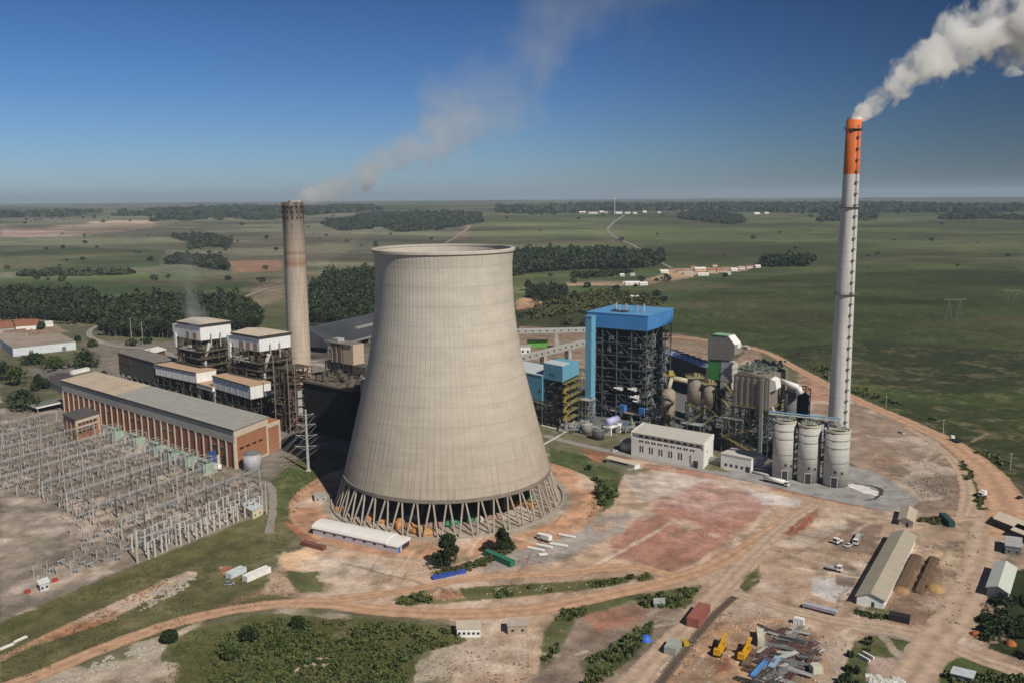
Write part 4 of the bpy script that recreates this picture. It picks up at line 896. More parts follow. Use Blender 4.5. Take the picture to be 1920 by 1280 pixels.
# ---- black bunker (in the tower's shade)
A = G(600, 812); t = thing('coal_bunker_block', 'large black coal bunker in the shade of the cooling tower', 'bunker', (A[0], A[1], 0)); u, v = tuple(UA), tuple(VA)
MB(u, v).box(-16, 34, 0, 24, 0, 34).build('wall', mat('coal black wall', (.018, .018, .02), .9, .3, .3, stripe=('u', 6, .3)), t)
M = MB(u, v); deck(M, -17, 36, -1, 25, 35.3, True, 1.2); M.build('roof_deck', mat('brown dust deck', (.17, .14, .11), .9, .3, .3), t)
r = random.Random(31); M = MB(u, v); clutter(M, r, -15, 33, 1, 23, 35.3, 38, 60, 4); M.build('roof_machinery', mat('brown machinery', (.13, .11, .09)), t)
M = MB(u, v); M.rings([(4, 24), (4, 40), (2, 42)], 20, cx=38, cy=10); M.build('hopper', mat('pale beige plaster', (.5, .4, .3)), t)
# ---- long coal shed behind
A = G(640, 640); t = thing('coal_store', 'long dark arched coal store roof behind the old chimney', 'shed', (A[0], A[1], 0)); z1 = 18.0
P = G(600, 655, 6); Q = G(705, 628, 6); u = (Q - P) / np.linalg.norm(Q - P); v = np.array([-u[1], u[0]]); t.location = (P[0], P[1], 0); Lq = np.linalg.norm(Q - P) * 1.6
prof = [(-2, 6)] + [(30 - 32 * math.cos(a), 6 + 17 * math.sin(a)) for a in np.linspace(.08, math.pi - .08, 12)] + [(62, 6)]
MB(tuple(u), tuple(v)).xprof(prof, 10, Lq).build('roof', mat('blue grey roof sheet', (.085, .092, .105), .7, .12, .1, stripe=('Z', 3, .1)), t)
MB(tuple(u), tuple(v)).box(10, Lq, -2.6, -2.05, 5, 7.2).build('eaves_beam', m_conc2, t)
for k in range(9): MB(tuple(u), tuple(v)).box(12 + k * (Lq - 14) / 8, 13.4 + k * (Lq - 14) / 8, -1.6, .4, 0, 5.9).build('post', m_conc2, t)
MB(tuple(u), tuple(v)).box(Lq * .45, Lq * .7, 5, 9, 16, 18.6).build('ridge_monitor', m_lgrey, t)

# ================================================================ new unit (right of the tower)
# ---- big boiler with blue penthouse
z0 = 66.0; O = G(1214, 621, z0); z1 = HZ(O, 592); P2 = G(1100, 612, z0); P3 = G(1262, 605, z0); u, v = frame(O, P2, P3); Lb = np.linalg.norm(P2 - O); Wb = np.linalg.norm(P3 - O)
bo = thing('boiler_house', 'tall open steel boiler house topped by a big bright blue penthouse', 'boiler house', (O[0], O[1], 0))
M = MB(u, v); M.box(0, Lb, 0, Wb, z0, z1 - .6); M.build('blue_penthouse', m_blue, bo)
MB(u, v).box(-.25, Lb + .25, -.25, Wb + .25, z1 - .59, z1).build('roof', mat('sky blue roof', (.12, .33, .60), .55, .06, .2), bo)
M = MB(u, v); steel(M, 1, Lb - 1, 1, Wb - 1, 0, z0 - .02, 4, 4, 7, .6); M.build('steel_frame', mat('bluish grey steel', (.11, .125, .14), .6, .2, .5), bo)
M = MB(u, v); M.box(6, Lb - 5, 6, Wb - 5, 8, z0 - 1); M.build('furnace', mat('dark furnace casing', (.035, .038, .042), .7, .3, .4), bo)
r = random.Random(77)
M = MB(u, v)
for k in range(10): M.box(1.5, Lb - 1.5, 1.5, 8, 6.3 + k * 6, 6.5 + k * 6); M.box(1.5, 8, 8, Wb - 1.5, 6.3 + k * 6, 6.5 + k * 6)
M.build('walkway', mat('dark grating', (.06, .065, .07), .7, .25, .6), bo)
M = MB(u, v); clutter(M, r, 1.5, Lb - 3, 0, 8, 2, 60, 230, 3); M.build('pipework', mat('mixed steel pipework', (.12, .13, .14), .6, .5, .4), bo)
M = MB(u, v); clutter(M, r, 0, 7, 1, Wb - 3, 2, 60, 240, 2.6); M.build('pipework', mat('light steel pipework', (.30, .31, .32), .6, .4, .4), bo)
for k, (x, y, z) in enumerate(((19, -.5, 22), (8, -.6, 22.5), (6, -.8, 17), (4, -.5, 14))): M = MB(u, v); M.box(x, x + 3.4, y, y + 3, z, z + 2.4); M.tube((x + 1, y, z + 1), (x + 6, y, z + 1.5), .6); M.build('white_box', m_white, bo)
for k, (x, y) in enumerate(((30, 12), (26, 10), (24, 16), (22, 14), (13, 12), (9, 14), (33, 20), (12, 22))): MB(u, v).tube((x, y, z1), (x, y, z1 + 5.5), .45).build('roof_vent', m_lgrey, bo)
M = MB(u, v); M.box(20, 32, 8, 14, z1, z1 + .8); M.build('vent_deck', m_dgrey, bo)
S_ = G(1110, 786); t = thing('lift_shaft', 'tall narrow pale blue clad lift shaft at the left of the blue boiler house', 'lift shaft', (S_[0] - 1.6, S_[1] - 1, 0)); zs2 = HZ(S_, 592)
MB(tuple(-UA), tuple(VA)).box(-2.6, 2.6, -2.6, 2.6, 0, zs2 - .5).build('shaft', m_blue2, t); MB(tuple(-UA), tuple(VA)).box(-2.9, 2.9, -2.9, 2.9, zs2 - .49, zs2 + .2).build('roof', m_blue2, t)
MB(tuple(-UA), tuple(VA)).box(2.61, 5.2, 0, 5, zs2 - 7, zs2 - .6).build('side_hood', m_blue, t)
# ---- blue coal transfer building and yellow stairs
A = G(1054, 806); u, v = tuple(-UA), tuple(VA); z0 = HZ(A, 716); z1 = HZ(A, 687); Q = G(1019, 712 - 3, z0); P = G(1054.7, 716, z0); P3 = G(1085.5, 701, z0); u, v = frame(P, Q, P3); Lq = np.linalg.norm(Q - P); Wq = np.linalg.norm(P3 - P)
t = thing('transfer_tower', 'pale blue clad box on open steel with a yellow stair, right of the cooling tower', 'transfer tower', (P[0], P[1], 0))
MB(u, v).xprof([(0, z0), (Wq, z0), (Wq, z1 - 1.5), (Wq * .55, z1 - .2), (Wq * .5, z1), (0, z1)], 0, Lq).build('blue_box', m_blue2, t)
MB(u, v).box(0.3, Lq + .3, .4, Wq * .45, z1 + .01, z1 + .4).build('roof', mat('pale roof sheet', (.55, .60, .62), .6, .06), t)
M = MB(u, v); steel(M, .5, Lq - .5, .5, Wq - .5, 0, z0 - .02, 2, 2, 7, .4); M.build('steel_frame', m_dgrey, t)
M = MB(u, v); zigzag(M, (-.7, .5), (-.7, 6), 1, z0 - 1, 10, 1.6, (-1, 0)); M.build('yellow_stair', m_yel, t)
M = MB(u, v)
for k in range(6): deck(M, -1.5, Lq, 7, Wq + 4, 5 + k * 5.4)
M.build('landing', mat('yellowish grating', (.26, .22, .09), .7, .3), t)
r = random.Random(5); M = MB(u, v); clutter(M, r, 0, Lq, 0, Wq, 2, z0 - 2, 80, 2.4); M.build('machinery', mat('mixed steel pipework', (.12, .13, .14)), t)
M = MB(u, v); steel(M, -2, 2, Wq + .2, Wq + 6, 0, z0 + 3, 1, 1, 5, .3); M.build('steel_frame', m_grey, t)
for k in (.45, .6): MB(u, v).box(Lq * k, Lq * k + 1.2, -.1, -.01, z0 + 3, z0 + 4.6).build('window', m_glass, t)
MB(u, v).box(-2, Lq + 2, -1.8, -.4, 0, .5).build('white_kerb', m_white, t)
t = thing('blue_clad_building', 'large pale blue clad building partly hidden behind the cooling tower', 'building', (P[0], P[1], 0)); zl = HZ(P, 767 - 8)
A2 = P + np.array(u) * (Lq + .3); z2 = HZ(A2, 704)
MB(u, v).box(Lq + .4, Lq + 48, -1.5, 12, zl, z2).build('cladding', m_blue2, t); MB(u, v).box(Lq + .2, Lq + 48.2, -1.8, 30, z2 + .01, z2 + .5).build('roof', mat('pale roof sheet', (.55, .60, .62)), t)
M = MB(u, v); steel(M, Lq + 1, Lq + 47, -1, 11, 0, zl - .02, 5, 2, 3, .5); M.build('steel_frame', m_grey, t)
MB(u, v).box(Lq + .42, Lq + 20, 12.1, 29, z2 - 8, z2).build('rear_wall', m_blue2, t)
MB(u, v).box(Lq + 2.4, Lq + 3.6, -1.65, -1.51, zl + 6, zl + 8).build('window', m_glass, t)
# ---- conveyor galleries
def conveyor(name, lab, p, q, za, zb_, h, w, piers, m1=None, win=10):
    P = G(*p, za); Q = G(*q, zb_); t = thing(name, lab, 'conveyor', (P[0], P[1], 0)); u = (Q - P) / np.linalg.norm(Q - P); v = np.array([-u[1], u[0]]); L_ = np.linalg.norm(Q - P)
    M = MB(tuple(u), tuple(v)); s = (zb_ - za) / L_
    def zz(x): return za + s * x
    a = [M.p(x, y, zz(x) + k) for x in (0, L_) for y, k in ((0, 0), (w, 0), (w, h), (w / 2, h + .8), (0, h))]
    M.F += [(4, 3, 2, 1, 0), (5, 6, 7, 8, 9)] + [(i, (i + 1) % 5, 5 + (i + 1) % 5, 5 + i) for i in range(5)]; M.build('gallery', m1 or m_lgrey, t)
    M = MB(tuple(u), tuple(v)); n = int(L_ / win)
    for k in range(n): x = (k + .4) * L_ / n; M.box(x, x + 1.6, -.08, -.01, zz(x) + h * .4, zz(x) + h * .75)
    M.build('windows', m_glass, t)['kind'] = 'stuff'
    for x in piers:
        MM = MB(tuple(u), tuple(v)); MM.yprof([(x * L_ - 1.2, 0), (x * L_ + 4.5, 0), (x * L_ + 2.2, zz(x * L_) - .02), (x * L_ - 1.2, zz(x * L_) - .02)], .3, w - .3); MM.build('pier', m_conc2, t)
    return t
conveyor('conveyor_gallery', 'grey upper conveyor gallery on concrete piers running into the blue boiler house', (925, 627), (1100, 623), 16, 18, 4.2, 5, (.25, .67), None, 7)
conveyor('conveyor_gallery', 'grey lower conveyor gallery sloping down behind the pale blue transfer tower', (940, 688), (1098, 648), 12, 19, 5, 6, (.2, .5, .8), mat('dusty grey gallery', (.36, .35, .34), .8, .15), 7)
for k, x in enumerate((996, 1010, 1019)):
    p = G(x, 652); t = thing('green_bin', ['bright green steel bin, left of three under the conveyor', 'bright green steel bin, middle of three under the conveyor', 'bright green steel bin, right of three under the conveyor'][k], 'bin', (p[0], p[1], 0), math.radians(-3), 'green bins under the conveyor')
    MB().box(-4.2, 4.2, 0, 5, .4, 7.5).build('body', mat('bright green paint', (.14, .42, .08), .6), t); MB().box(-4.4, 4.4, -.2, 5.2, 7.5, 7.9).build('rim', mat('bright green paint', (.14, .42, .08)), t); MB().box(-4, 4, .2, 4.8, 0, .4).build('skid', m_dgrey, t)
p = G(987, 668); t = thing('white_hut', 'small white hut with dark openings beside the green bins', 'hut', (p[0], p[1], 0)); MB().box(-7, 4, 0, 7, 0, 10).build('wall', m_white, t); MB().box(-7.4, 4.4, -.4, 7.4, 10.01, 10.6).build('roof', m_lgrey, t)
for x in (-4.5, .5): MB().box(x, x + 2, -.1, -.01, 4, 6.4).build('window', m_glass, t)
# ---- air cooled row with pale blue fans
P = G(1248, 716, 0); Q = G(1322, 748, 0); u = (Q - P) / np.linalg.norm(Q - P); v = np.array([-u[1], u[0]]); Lq = np.linalg.norm(Q - P)
t = thing('fan_cooler_row', 'long low grey cooler block with a row of pale blue fans on top', 'cooler', (P[0], P[1], 0)); zc = HZ(P, 663)
MB(tuple(u), tuple(v)).box(-6, Lq, 0, 14, 3, zc).build('casing', mat('dark brown louvres', (.07, .065, .06), .8, .15, .2, stripe=('Z', 1.2, .3)), t)
M = MB(tuple(u), tuple(v)); steel(M, -5, Lq - 1, .5, 13, 0, 2.98, 9, 2, 1, .4); M.build('legs_frame', m_grey, t)
mf = mat('pale blue fan cowl', (.42, .50, .72), .5, .1)
for k in range(7):
    x = -2 + k * (Lq + 1) / 7; c = MB(tuple(u), tuple(v)).rings([(5.2, zc + .01), (4.4, zc + 2.6)], 20, cx=x + 2, cy=7).build('fan_cowl', mf, t)
    MB(tuple(u), tuple(v)).rings([(3.6, zc + 2.62), (3.6, zc + 2.7)], 16, cx=x + 2, cy=7).build('fan', m_dgrey, c)
    MB(tuple(u), tuple(v)).box(x - 3, x + 7, 0.2, 13.8, zc + .005, zc + .25).build('cowl_base', mf, t)
# ---- bag filter house
B_ = G(1441, 862); z0, z1, zr_ = HZ(B_, 768), HZ(B_, 711), HZ(B_, 690); P = G(1441, 768, z0); Q = G(1374, 757, z0); C_ = G(1470, 748, z0); u, v = frame(P, Q, C_); Lq = np.linalg.norm(Q - P); Wq = np.linalg.norm(C_ - P) + 6
t = thing('filter_house', 'brown ribbed bag filter house with gabled top and yellow edge rails, left of the silos', 'filter house', (P[0], P[1], 0))
MB(u, v).yprof([(0, z0), (Lq, z0), (Lq, z1), (Lq * .5, z1 + 3), (0, z1)][::-1] if False else [(0, z0), (Lq, z0), (Lq, z1), (Lq * .5, z1 + 2), (0, z1)], 0, Wq).build('casing', m_brown, t)
for k in range(6):
    x = (k + .5) * Lq / 6; MB(u, v).box(x - .7, x + .7, -.9, -.01, z0, z1 - .5).build('rib', mat('lighter brown rib', (.27, .24, .21), .7), t)
M = MB(u, v); M.box(-.25, Lq + .5, -1.6, -1.4, z0 - .2, z0 + .3); M.box(-.25, Lq + .5, -1.6, -1.4, z0 + 1.1, z0 + 1.3); M.box(-1.3, -1.1, -1.4, Wq, z0 - .2, z0 + .3); M.box(-.25, Lq, -.4, -.2, z1 + .9, z1 + 1.1); M.build('yellow_rail', mat('dull yellow rail', (.30, .25, .09), .7), t)
M = MB(u, v)
for k in range(4):
    for j in range(3):
        x = (k + .5) * Lq / 4; y = (j + .5) * Wq / 3; M.rings([(.6, z0 - 7.5), (2.6, z0 - .01)], 4, cx=x, cy=y, a0=math.pi / 4)
M.build('hoppers', m_brown, t)['kind'] = 'stuff'
M = MB(u, v); steel(M, 0, Lq, 0, Wq, 0, z0 - 1, 4, 3, 5, .6); M.build('steel_frame', mat('teal grey steel', (.09, .115, .115), .6, .2), t)
r = random.Random(13); M = MB(u, v); clutter(M, r, 0, Lq, 0, Wq, 1, z0 - 8, 130, 3.5); M.build('machinery', mat('mixed steel pipework', (.12, .13, .14)), t)
M = MB(u, v); clutter(M, r, 1, Lq - 1, 1, Wq - 1, z1 + 1, z1 + 4, 170, 2.4); M.build('roof_equipment', mat('green grey fittings', (.22, .26, .22), .7, .5, .5), t)
MB(u, v).box(3.2, 5.2, -2.2, -.2, 0, z1).build('grey_duct', mat('green grey duct', (.26, .29, .26), .7), t)
M = MB(u, v); zigzag(M, (Lq + 1, 0), (Lq + 7, 0), 6, z1, 8, 1.4, (0, -1)); M.build('yellow_stair', mat('dull yellow rail', (.42, .33, .06)), t)
M = MB(u, v); zigzag(M, (Lq - 14, -1.7), (Lq + 5, -1.7), 4, 17, 2, 1.2, (0, -1)); M.build('yellow_stair', mat('dull yellow rail', (.42, .33, .06)), t)
M = MB(u, v); M.tube((-1, Wq * .5, z1 - 4), (-13, Wq * .45, z1 - 6), 1.7, n=12); M.tube((-13, Wq * .45, z1 - 6), (-15, Wq * .45, z1 - 10), 2.0, n=12); M.build('white_duct', m_white, t, True)
MB(u, v).yprof([(-4, z1 - 6), (0, z1 - 8), (0, z1), (-3, z1 - 1)][::-1], 2, 12).build('outlet_hood', m_white, t)
for k in range(4): M = MB(u, v); M.tube((-3 - k * 2.2, 3, z0 - 2 - k * 5), (-1 - k * 2.2, 3, z0 + 1.5 - k * 5), 1.1, n=8); M.build('pipe_bend', m_lgrey if k in (0, 3) else m_dgrey, t, True)
# grey green tower with rounded hood
A = G(1345, 800); t = thing('duct_tower', 'grey duct tower with green panels and a slanting hood behind the yellow stairs', 'duct tower', (A[0], A[1], 0)); u, v = tuple(-UA), tuple(VA); za, zb_, zc = HZ(A, 707), HZ(A, 665), HZ(A, 629)
MB(u, v).yprof([(-11, zb_ + 1), (-8, zb_ - 3), (9, zb_ - 4), (9, zc - 2), (6, zc), (-6, zc), (-11, zb_ + 8)][::-1], 0, 10).build('hood', mat('grey brown sheet', (.27, .255, .235), .7, .1, .2), t)
MB(u, v).box(-5.8, 6, -.3, 9, zc + .01, zc + .4).build('hood_roof', mat('pale green sheet', (.26, .48, .30), .7, .12), t)
MB(u, v).box(-1, 8.8, .5, 9.5, za - 2, zb_ - 4.02).build('green_panel', mat('mid green sheet', (.08, .32, .09), .7, .12), t)
MB(u, v).box(-9.5, -1.1, .3, 9.3, za - 8, zb_ - 4.02).build('silver_casing', mat('white grey sheet', (.50, .50, .49), .6, .08, .2, stripe=('Z', 4.5, .4)), t)
M = MB(u, v); M.quad((-11.1, .2, zb_ + 8), (-11.1, 9.8, zb_ + 8), (-6.1, 9.8, zc + .06), (-6.1, .2, zc + .06)); M.quad((-11.05, 4.2, zb_ + 5.2), (-11.05, 9.8, zb_ + 5.2), (-11.05, 9.8, zb_ + 7.9), (-11.05, 4.2, zb_ + 7.9)); M.build('white_slope', m_white, t)
MB(u, v).box(-1, 8.8, 1, 9, 8, za - 2.02).build('dark_shaft', mat('dark brown sheet', (.05, .045, .04), .8, .2), t)
M = MB(u, v); steel(M, -12, 8, 0, 10, 0, za - 8.02, 3, 1, 4, .6); M.build('steel_frame', m_dgrey, t)
M = MB(u, v); zigzag(M, (-13, -1), (-19, -1), za - 10, zb_ + 4, 5, 1.3, (0, -1)); M.build('yellow_stair', mat('dull yellow rail', (.42, .33, .06)), t)
# brown round silos and vessel
for k, (bx, by, yb, yt, r_, lb) in enumerate(((1300, 835, 754, 707, 4.7, 'brown round silo on a steel frame, left and larger of two'), (1326, 838, 758, 719, 3.6, 'brown round silo on a steel frame, right and smaller of two'))):
    A = G(bx, by); z0, z1 = HZ(A, yb), HZ(A, yt); t = thing('round_silo', lb, 'silo', (A[0], A[1], 0), 0, 'brown silos on the steel frame')
    MB().rings([(r_, z0), (r_, z1)], 28).build('body', mat('warm grey plate', (.26, .23, .19), .65, .1, .3, stripe=('Z', 3, .15), streak=.3), t, True)
    M = MB(); deck(M, -r_ - .6, r_ + .6, -r_ - .6, r_ + .6, z1 + .3); M.rings([(1.2, z1 + .3), (1.2, z1 + 3)], 10); M.box(1.5, 3, -1, 1, z1 + .3, z1 + 2.4); M.build('top_platform', mat('yellow grey steel', (.30, .26, .15), .7, .3), t)
    M = MB(); M.rings([(r_, z0 - .01), (1, z0 - 4)], 20); M.build('cone', m_brown, t)
    M = MB(); steel(M, -r_, r_, -r_, r_, 0, z0 - .3, 2, 2, 4, .45); M.build('steel_frame', m_dgrey, t)
    r = random.Random(k + 40); M = MB(); clutter(M, r, -r_ - 2, r_ + 1, -r_ - 1, r_ - 2, 1, z0 - 5, 50, 2.5); M.build('machinery', mat('mixed steel pipework', (.12, .13, .14)), t)
    M = MB(); zigzag(M, (-r_, -r_ - .8), (r_, -r_ - .8), z0 - 12, z0 + .2, 2, 1.1, (0, -1)); M.build('yellow_stair', mat('dull yellow rail', (.42, .33, .06)), t)
A = G(1252, 812); z0, z1 = HZ(A, 776), HZ(A, 728); t = thing('round_vessel', 'tall pale brown vessel with pointed bottom and zigzag stair', 'vessel', (A[0], A[1], 0))
MB().rings([(.7, z0 - 7), (4.6, z0), (4.6, z1 - 2), (2.2, z1)], 28).build('body', mat('pale brown plate', (.34, .29, .23), .65, .1, .3, stripe=('Z', 3, .12)), t, True)
M = MB()
for k in range(4): a = k * math.pi / 2 + .78; M.tube((4.7 * math.cos(a), 4.7 * math.sin(a), 0), (4.7 * math.cos(a), 4.7 * math.sin(a), z0 + 3), .3)
M.build('leg_frame', m_dgrey, t)
M = MB(); zigzag(M, (-4.5, -5.2), (3.5, -5.2), z0 - 6, z1 - 2, 4, 1.1, (0, -1)); M.build('stair', mat('tan stair', (.38, .31, .17), .7), t)
M = MB(); M.tube((0, 0, z1), (3, 6, z1 + 6), 1.4, n=10); M.tube((3, 6, z1 + 6), (14, 5, z1 + 4), 1.8, n=10); M.build('pale_duct', mat('cream duct', (.5, .45, .34), .7), t, True)
M = MB(); deck(M, -2, 5, 4, 9, z1 + 8); M.box(1, 4, 5, 8, z1 + 8, z1 + 11); M.build('yellow_deck', m_yel, t)
# grey absorber column
A = G(1480, 850); z1 = HZ(A, 732); t = thing('absorber_column', 'dark grey round column with ladders between filter house and silos', 'column', (A[0], A[1], 0))
MB().rings([(4.3, 6), (4.3, z1)], 28).build('body', mat('dark grey plate', (.125, .13, .135), .6, .12, .3, stripe=('Z', 4, .2)), t, True)
M = MB(); steel(M, 4.6, 10, -4, 5, 0, z1 + 2, 1, 1, 9, .5); M.build('steel_frame', mat('dark blue steel', (.02, .03, .06), .6), t)
M = MB(); steel(M, -4, 4, -4, 4, 0, 5.98, 2, 2, 1, .5); M.build('leg_frame', m_dgrey, t)
M = MB(); M.box(5, 9.6, -3.6, 4.6, 8, z1 - 2); M.build('dark_casing', mat('navy dark sheet', (.018, .022, .035), .8), t)
# ---- three white silos
m_silo = mat('white silo concrete', (.48, .48, .45), .85, .08, .25, stripe=('Z', 3.4, .10), streak=.15)
SIL = []
for k, (bx, by, ty, r_, lb) in enumerate(((1473, 900, 793, 6.1, 'white concrete silo, left of the three by the tall chimney'), (1520, 906, 801, 6.1, 'white concrete silo, middle of the three by the tall chimney'), (1573, 914, 812, 6.7, 'white concrete silo, right and widest of the three, in front of the tall chimney'))):
    A = G(bx, by) + np.array([0, r_ * .9]); z1 = HZ(A - np.array([0, r_ * .9]), ty); SIL.append((A, z1, r_))
    t = thing('concrete_silo', lb, 'silo', (A[0], A[1], 0), math.radians(-21), 'white concrete silos')
    MB().rings([(r_, 0), (r_, z1)], 44).build('body', m_silo, t, True)
    for z in (z1 * .45, z1 * .72, z1 * .86): MB().rings([(r_ - .1, z - .25), (r_ + .18, z - .25), (r_ + .18, z + .25), (r_ - .1, z + .25)], 44, cap=False).build('hoop', mat('grey hoop', (.30, .31, .31), .8), t)
    MB().rings([(r_ + .35, z1), (r_ + .35, z1 + .9), (r_ - .5, z1 + .9), (r_ - .5, z1 + .2)], 44).build('rim', mat('cream rim', (.55, .52, .42), .8), t)
    a = -1.35 - .15 * k
    x, y = r_ * math.cos(a), r_ * math.sin(a); M = MB((-math.sin(a), math.cos(a)), (math.cos(a), math.sin(a))); M.box(-1.9, 1.9, r_ - .6, r_ + .25, 0, 6.2); f = M.build('door_frame', m_silo, t)
    M = MB((-math.sin(a), math.cos(a)), (math.cos(a), math.sin(a))); M.box(-1.5, 1.5, r_ + .26, r_ + .3, 0, 5.8); M.build('doorway', m_dgrey, f)
    for da, zz_ in ((.05, 8.2), (.6, 7.6)): M = MB((-math.sin(a + da), math.cos(a + da)), (math.cos(a + da), math.sin(a + da))); M.box(-.7, .7, r_ - .2, r_ + .06, zz_, zz_ + 1.6); M.build('window', m_dgrey, t)
    M = MB(); deck(M, -r_ * .7, r_ * .7, -r_ * .7, r_ * .7, z1 + 1.4); r = random.Random(k); clutter(M, r, -r_ * .6, r_ * .5, -r_ * .6, r_ * .5, z1 + 1.4, z1 + 2.6, 14, 1.5); M.build('top_platform', mat('pale fittings', (.36, .38, .33), .7, .4, .6), t)
for k in (0, 1):
    (A, za, ra_), (B2, zb_, rb_) = SIL[k], SIL[k + 1]; c = (A + B2) / 2; t = thing('stair_frame', ['dark stair frame with white pipes between the left and middle silo', 'dark stair frame with white pipes between the middle and right silo'][k], 'stair tower', (c[0], c[1] - 1, 0), math.radians(-24), 'stair frames between the silos')
    M = MB(); steel(M, -1.6, 1.6, -1.5, 3.5, 0, min(za, zb_) - 1, 1, 1, 9, .3); zigzag(M, (0, -1.2), (0, 3), 0, min(za, zb_) - 1, 10, 1.1, (1, 0)); M.build('steel_frame', m_dgrey, t)
    for q in range(6): M = MB(); M.tube((-.9, -2, 4 + q * 4.2), (1.1, -2, 5.4 + q * 4.2), .5, n=8); M.build('white_pipe', m_white, t, True)
A, za, _q = SIL[0]; B2, zb_, _q = SIL[2]; t = thing('silo_bridge', 'pale blue and white pipe bridge across the silo tops', 'bridge', (A[0], A[1], 0)); d_ = B2 - A; L_ = np.linalg.norm(d_); u = tuple(d_ / L_); v = (-u[1], u[0])
M = MB(u, v); deck(M, -9, L_ + 1, -1, 1, za + 3.4); M.build('deck', mat('pale walkway', (.5, .52, .5), .7), t)
M = MB(u, v); M.tube((-9, 1.8, za + 4.2), (L_ + 1, 1.8, za + 4.0), .45); M.build('blue_pipe', mat('sky blue pipe', (.08, .32, .60), .5), t)
for x in (0, L_ / 2, L_): MB(u, v).box(x - .4, x + .4, -.4, .4, za + .8, za + 3.18).build('post', m_lgrey, t)
# ---- white office building
A = G(1303, 876); H1 = HZ(A, 829); P = G(1322, 831, H1); P = G(1303, 829, H1) if False else P
A = G(1318, 879); H1 = HZ(A, 832); P = G(1320, 832, H1); Q = G(1184, 808, H1); C_ = G(1338, 813, H1); u, v = frame(P, Q, C_); Lq = np.linalg.norm(Q - P); Wq = np.linalg.norm(C_ - P)
t = thing('office_building', 'two storey white office building with flat roof and tall narrow windows', 'building', (P[0], P[1], 0))
MB(u, v).box(0, Lq, 0, Wq, 0, H1 - 3.4).build('wall', m_white, t)
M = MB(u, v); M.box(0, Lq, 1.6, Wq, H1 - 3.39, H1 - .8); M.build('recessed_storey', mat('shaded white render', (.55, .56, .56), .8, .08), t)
M = MB(u, v); M.box(-.3, .6, -.3, Wq + .2, H1 - 3.38, H1); M.box(Lq - .5, Lq + .3, -.3, Wq + .2, H1 - 3.38, H1); M.build('side_fin', m_white, t)
MB(u, v).box(.61, Lq - .51, -.3, Wq + .2, H1 - .79, H1 - .2).build('roof', mat('pale concrete roof', (.56, .54, .50), .9, .08, .2), t)
for k in range(10): x = 3 + k * (Lq - 6) / 10; win(u, v, x, x + 2.4, 1.5, 1.59, H1 - 3.0, H1 - 1.7, t)
for k in range(9):
    for q in range(2): x = 6 + (k * 1.9 + (q * .75)) * (Lq - 8) / 18; win(u, v, x, x + 1.1, -.07, -.01, H1 - 5.6, H1 - 4.5, t)
for k in range(5):
    for q in range(2): x = 14 + k * (Lq - 16) / 5 + q * 1.7; win(u, v, x, x + .8, -.07, -.01, 3.3, 7.2, t)
MB(u, v).box(3.5, 6.2, -.9, -.01, 0, 4.2).build('entrance', m_dgrey, t); MB(u, v).box(8.2, 8.9, -.1, -.01, 2.2, 7).build('window', m_glass, t)
MB(u, v).box(-.1, -.01, 8, 9.4, 8, 9.4).build('window', m_glass, t)
A = G(1409, 887); H1 = HZ(A, 859); P = G(1409, 859, H1); Q = G(1352, 848, H1); u, v = frame(P, Q, P + VA * 10); Lq = np.linalg.norm(Q - P)
t = thing('office_annex', 'small white flat roofed building with three dark windows beside the office building', 'building', (P[0], P[1], 0))
MB(u, v).box(0, Lq, 0, 14, 0, H1 - .5).build('wall', m_white, t); MB(u, v).box(-.3, Lq + .3, -.3, 14.3, H1 - .49, H1).build('roof', MATS['pale concrete roof'], t)
for k in range(4): win(u, v, 5 + k * 3.4, 6.4 + k * 3.4, -.07, -.01, 1.6, 3.2, t)
MB(u, v).box(.8, 3.4, -.08, -.01, 0, 3.6).build('door', m_glass, t); MB(u, v).box(-.1, -.01, 3, 6, .2, 3.4).build('blue_door', mat('blue door', (.05, .12, .35), .6), t)
A = G(1190, 880); Q = G(1137, 867); u, v = frame(A, Q, A + VA); Lq = np.linalg.norm(Q - A); t = thing('long_hut', 'low long hut with pale cream roof on the near side of the street', 'hut', (A[0], A[1], 0))
MB(u, v).box(0, Lq, 0, 5.5, 0, 2.8).build('wall', m_white, t); MB(u, v).xprof([(-.5, 2.81), (6, 2.81), (6, 3.0), (2.7, 3.9), (-.5, 3.0)], -.4, Lq + .4).build('roof', m_cream, t)
MB(u, v).box(5, Lq - 2, -.06, -.01, 1.5, 2.3).build('window', m_glass, t)
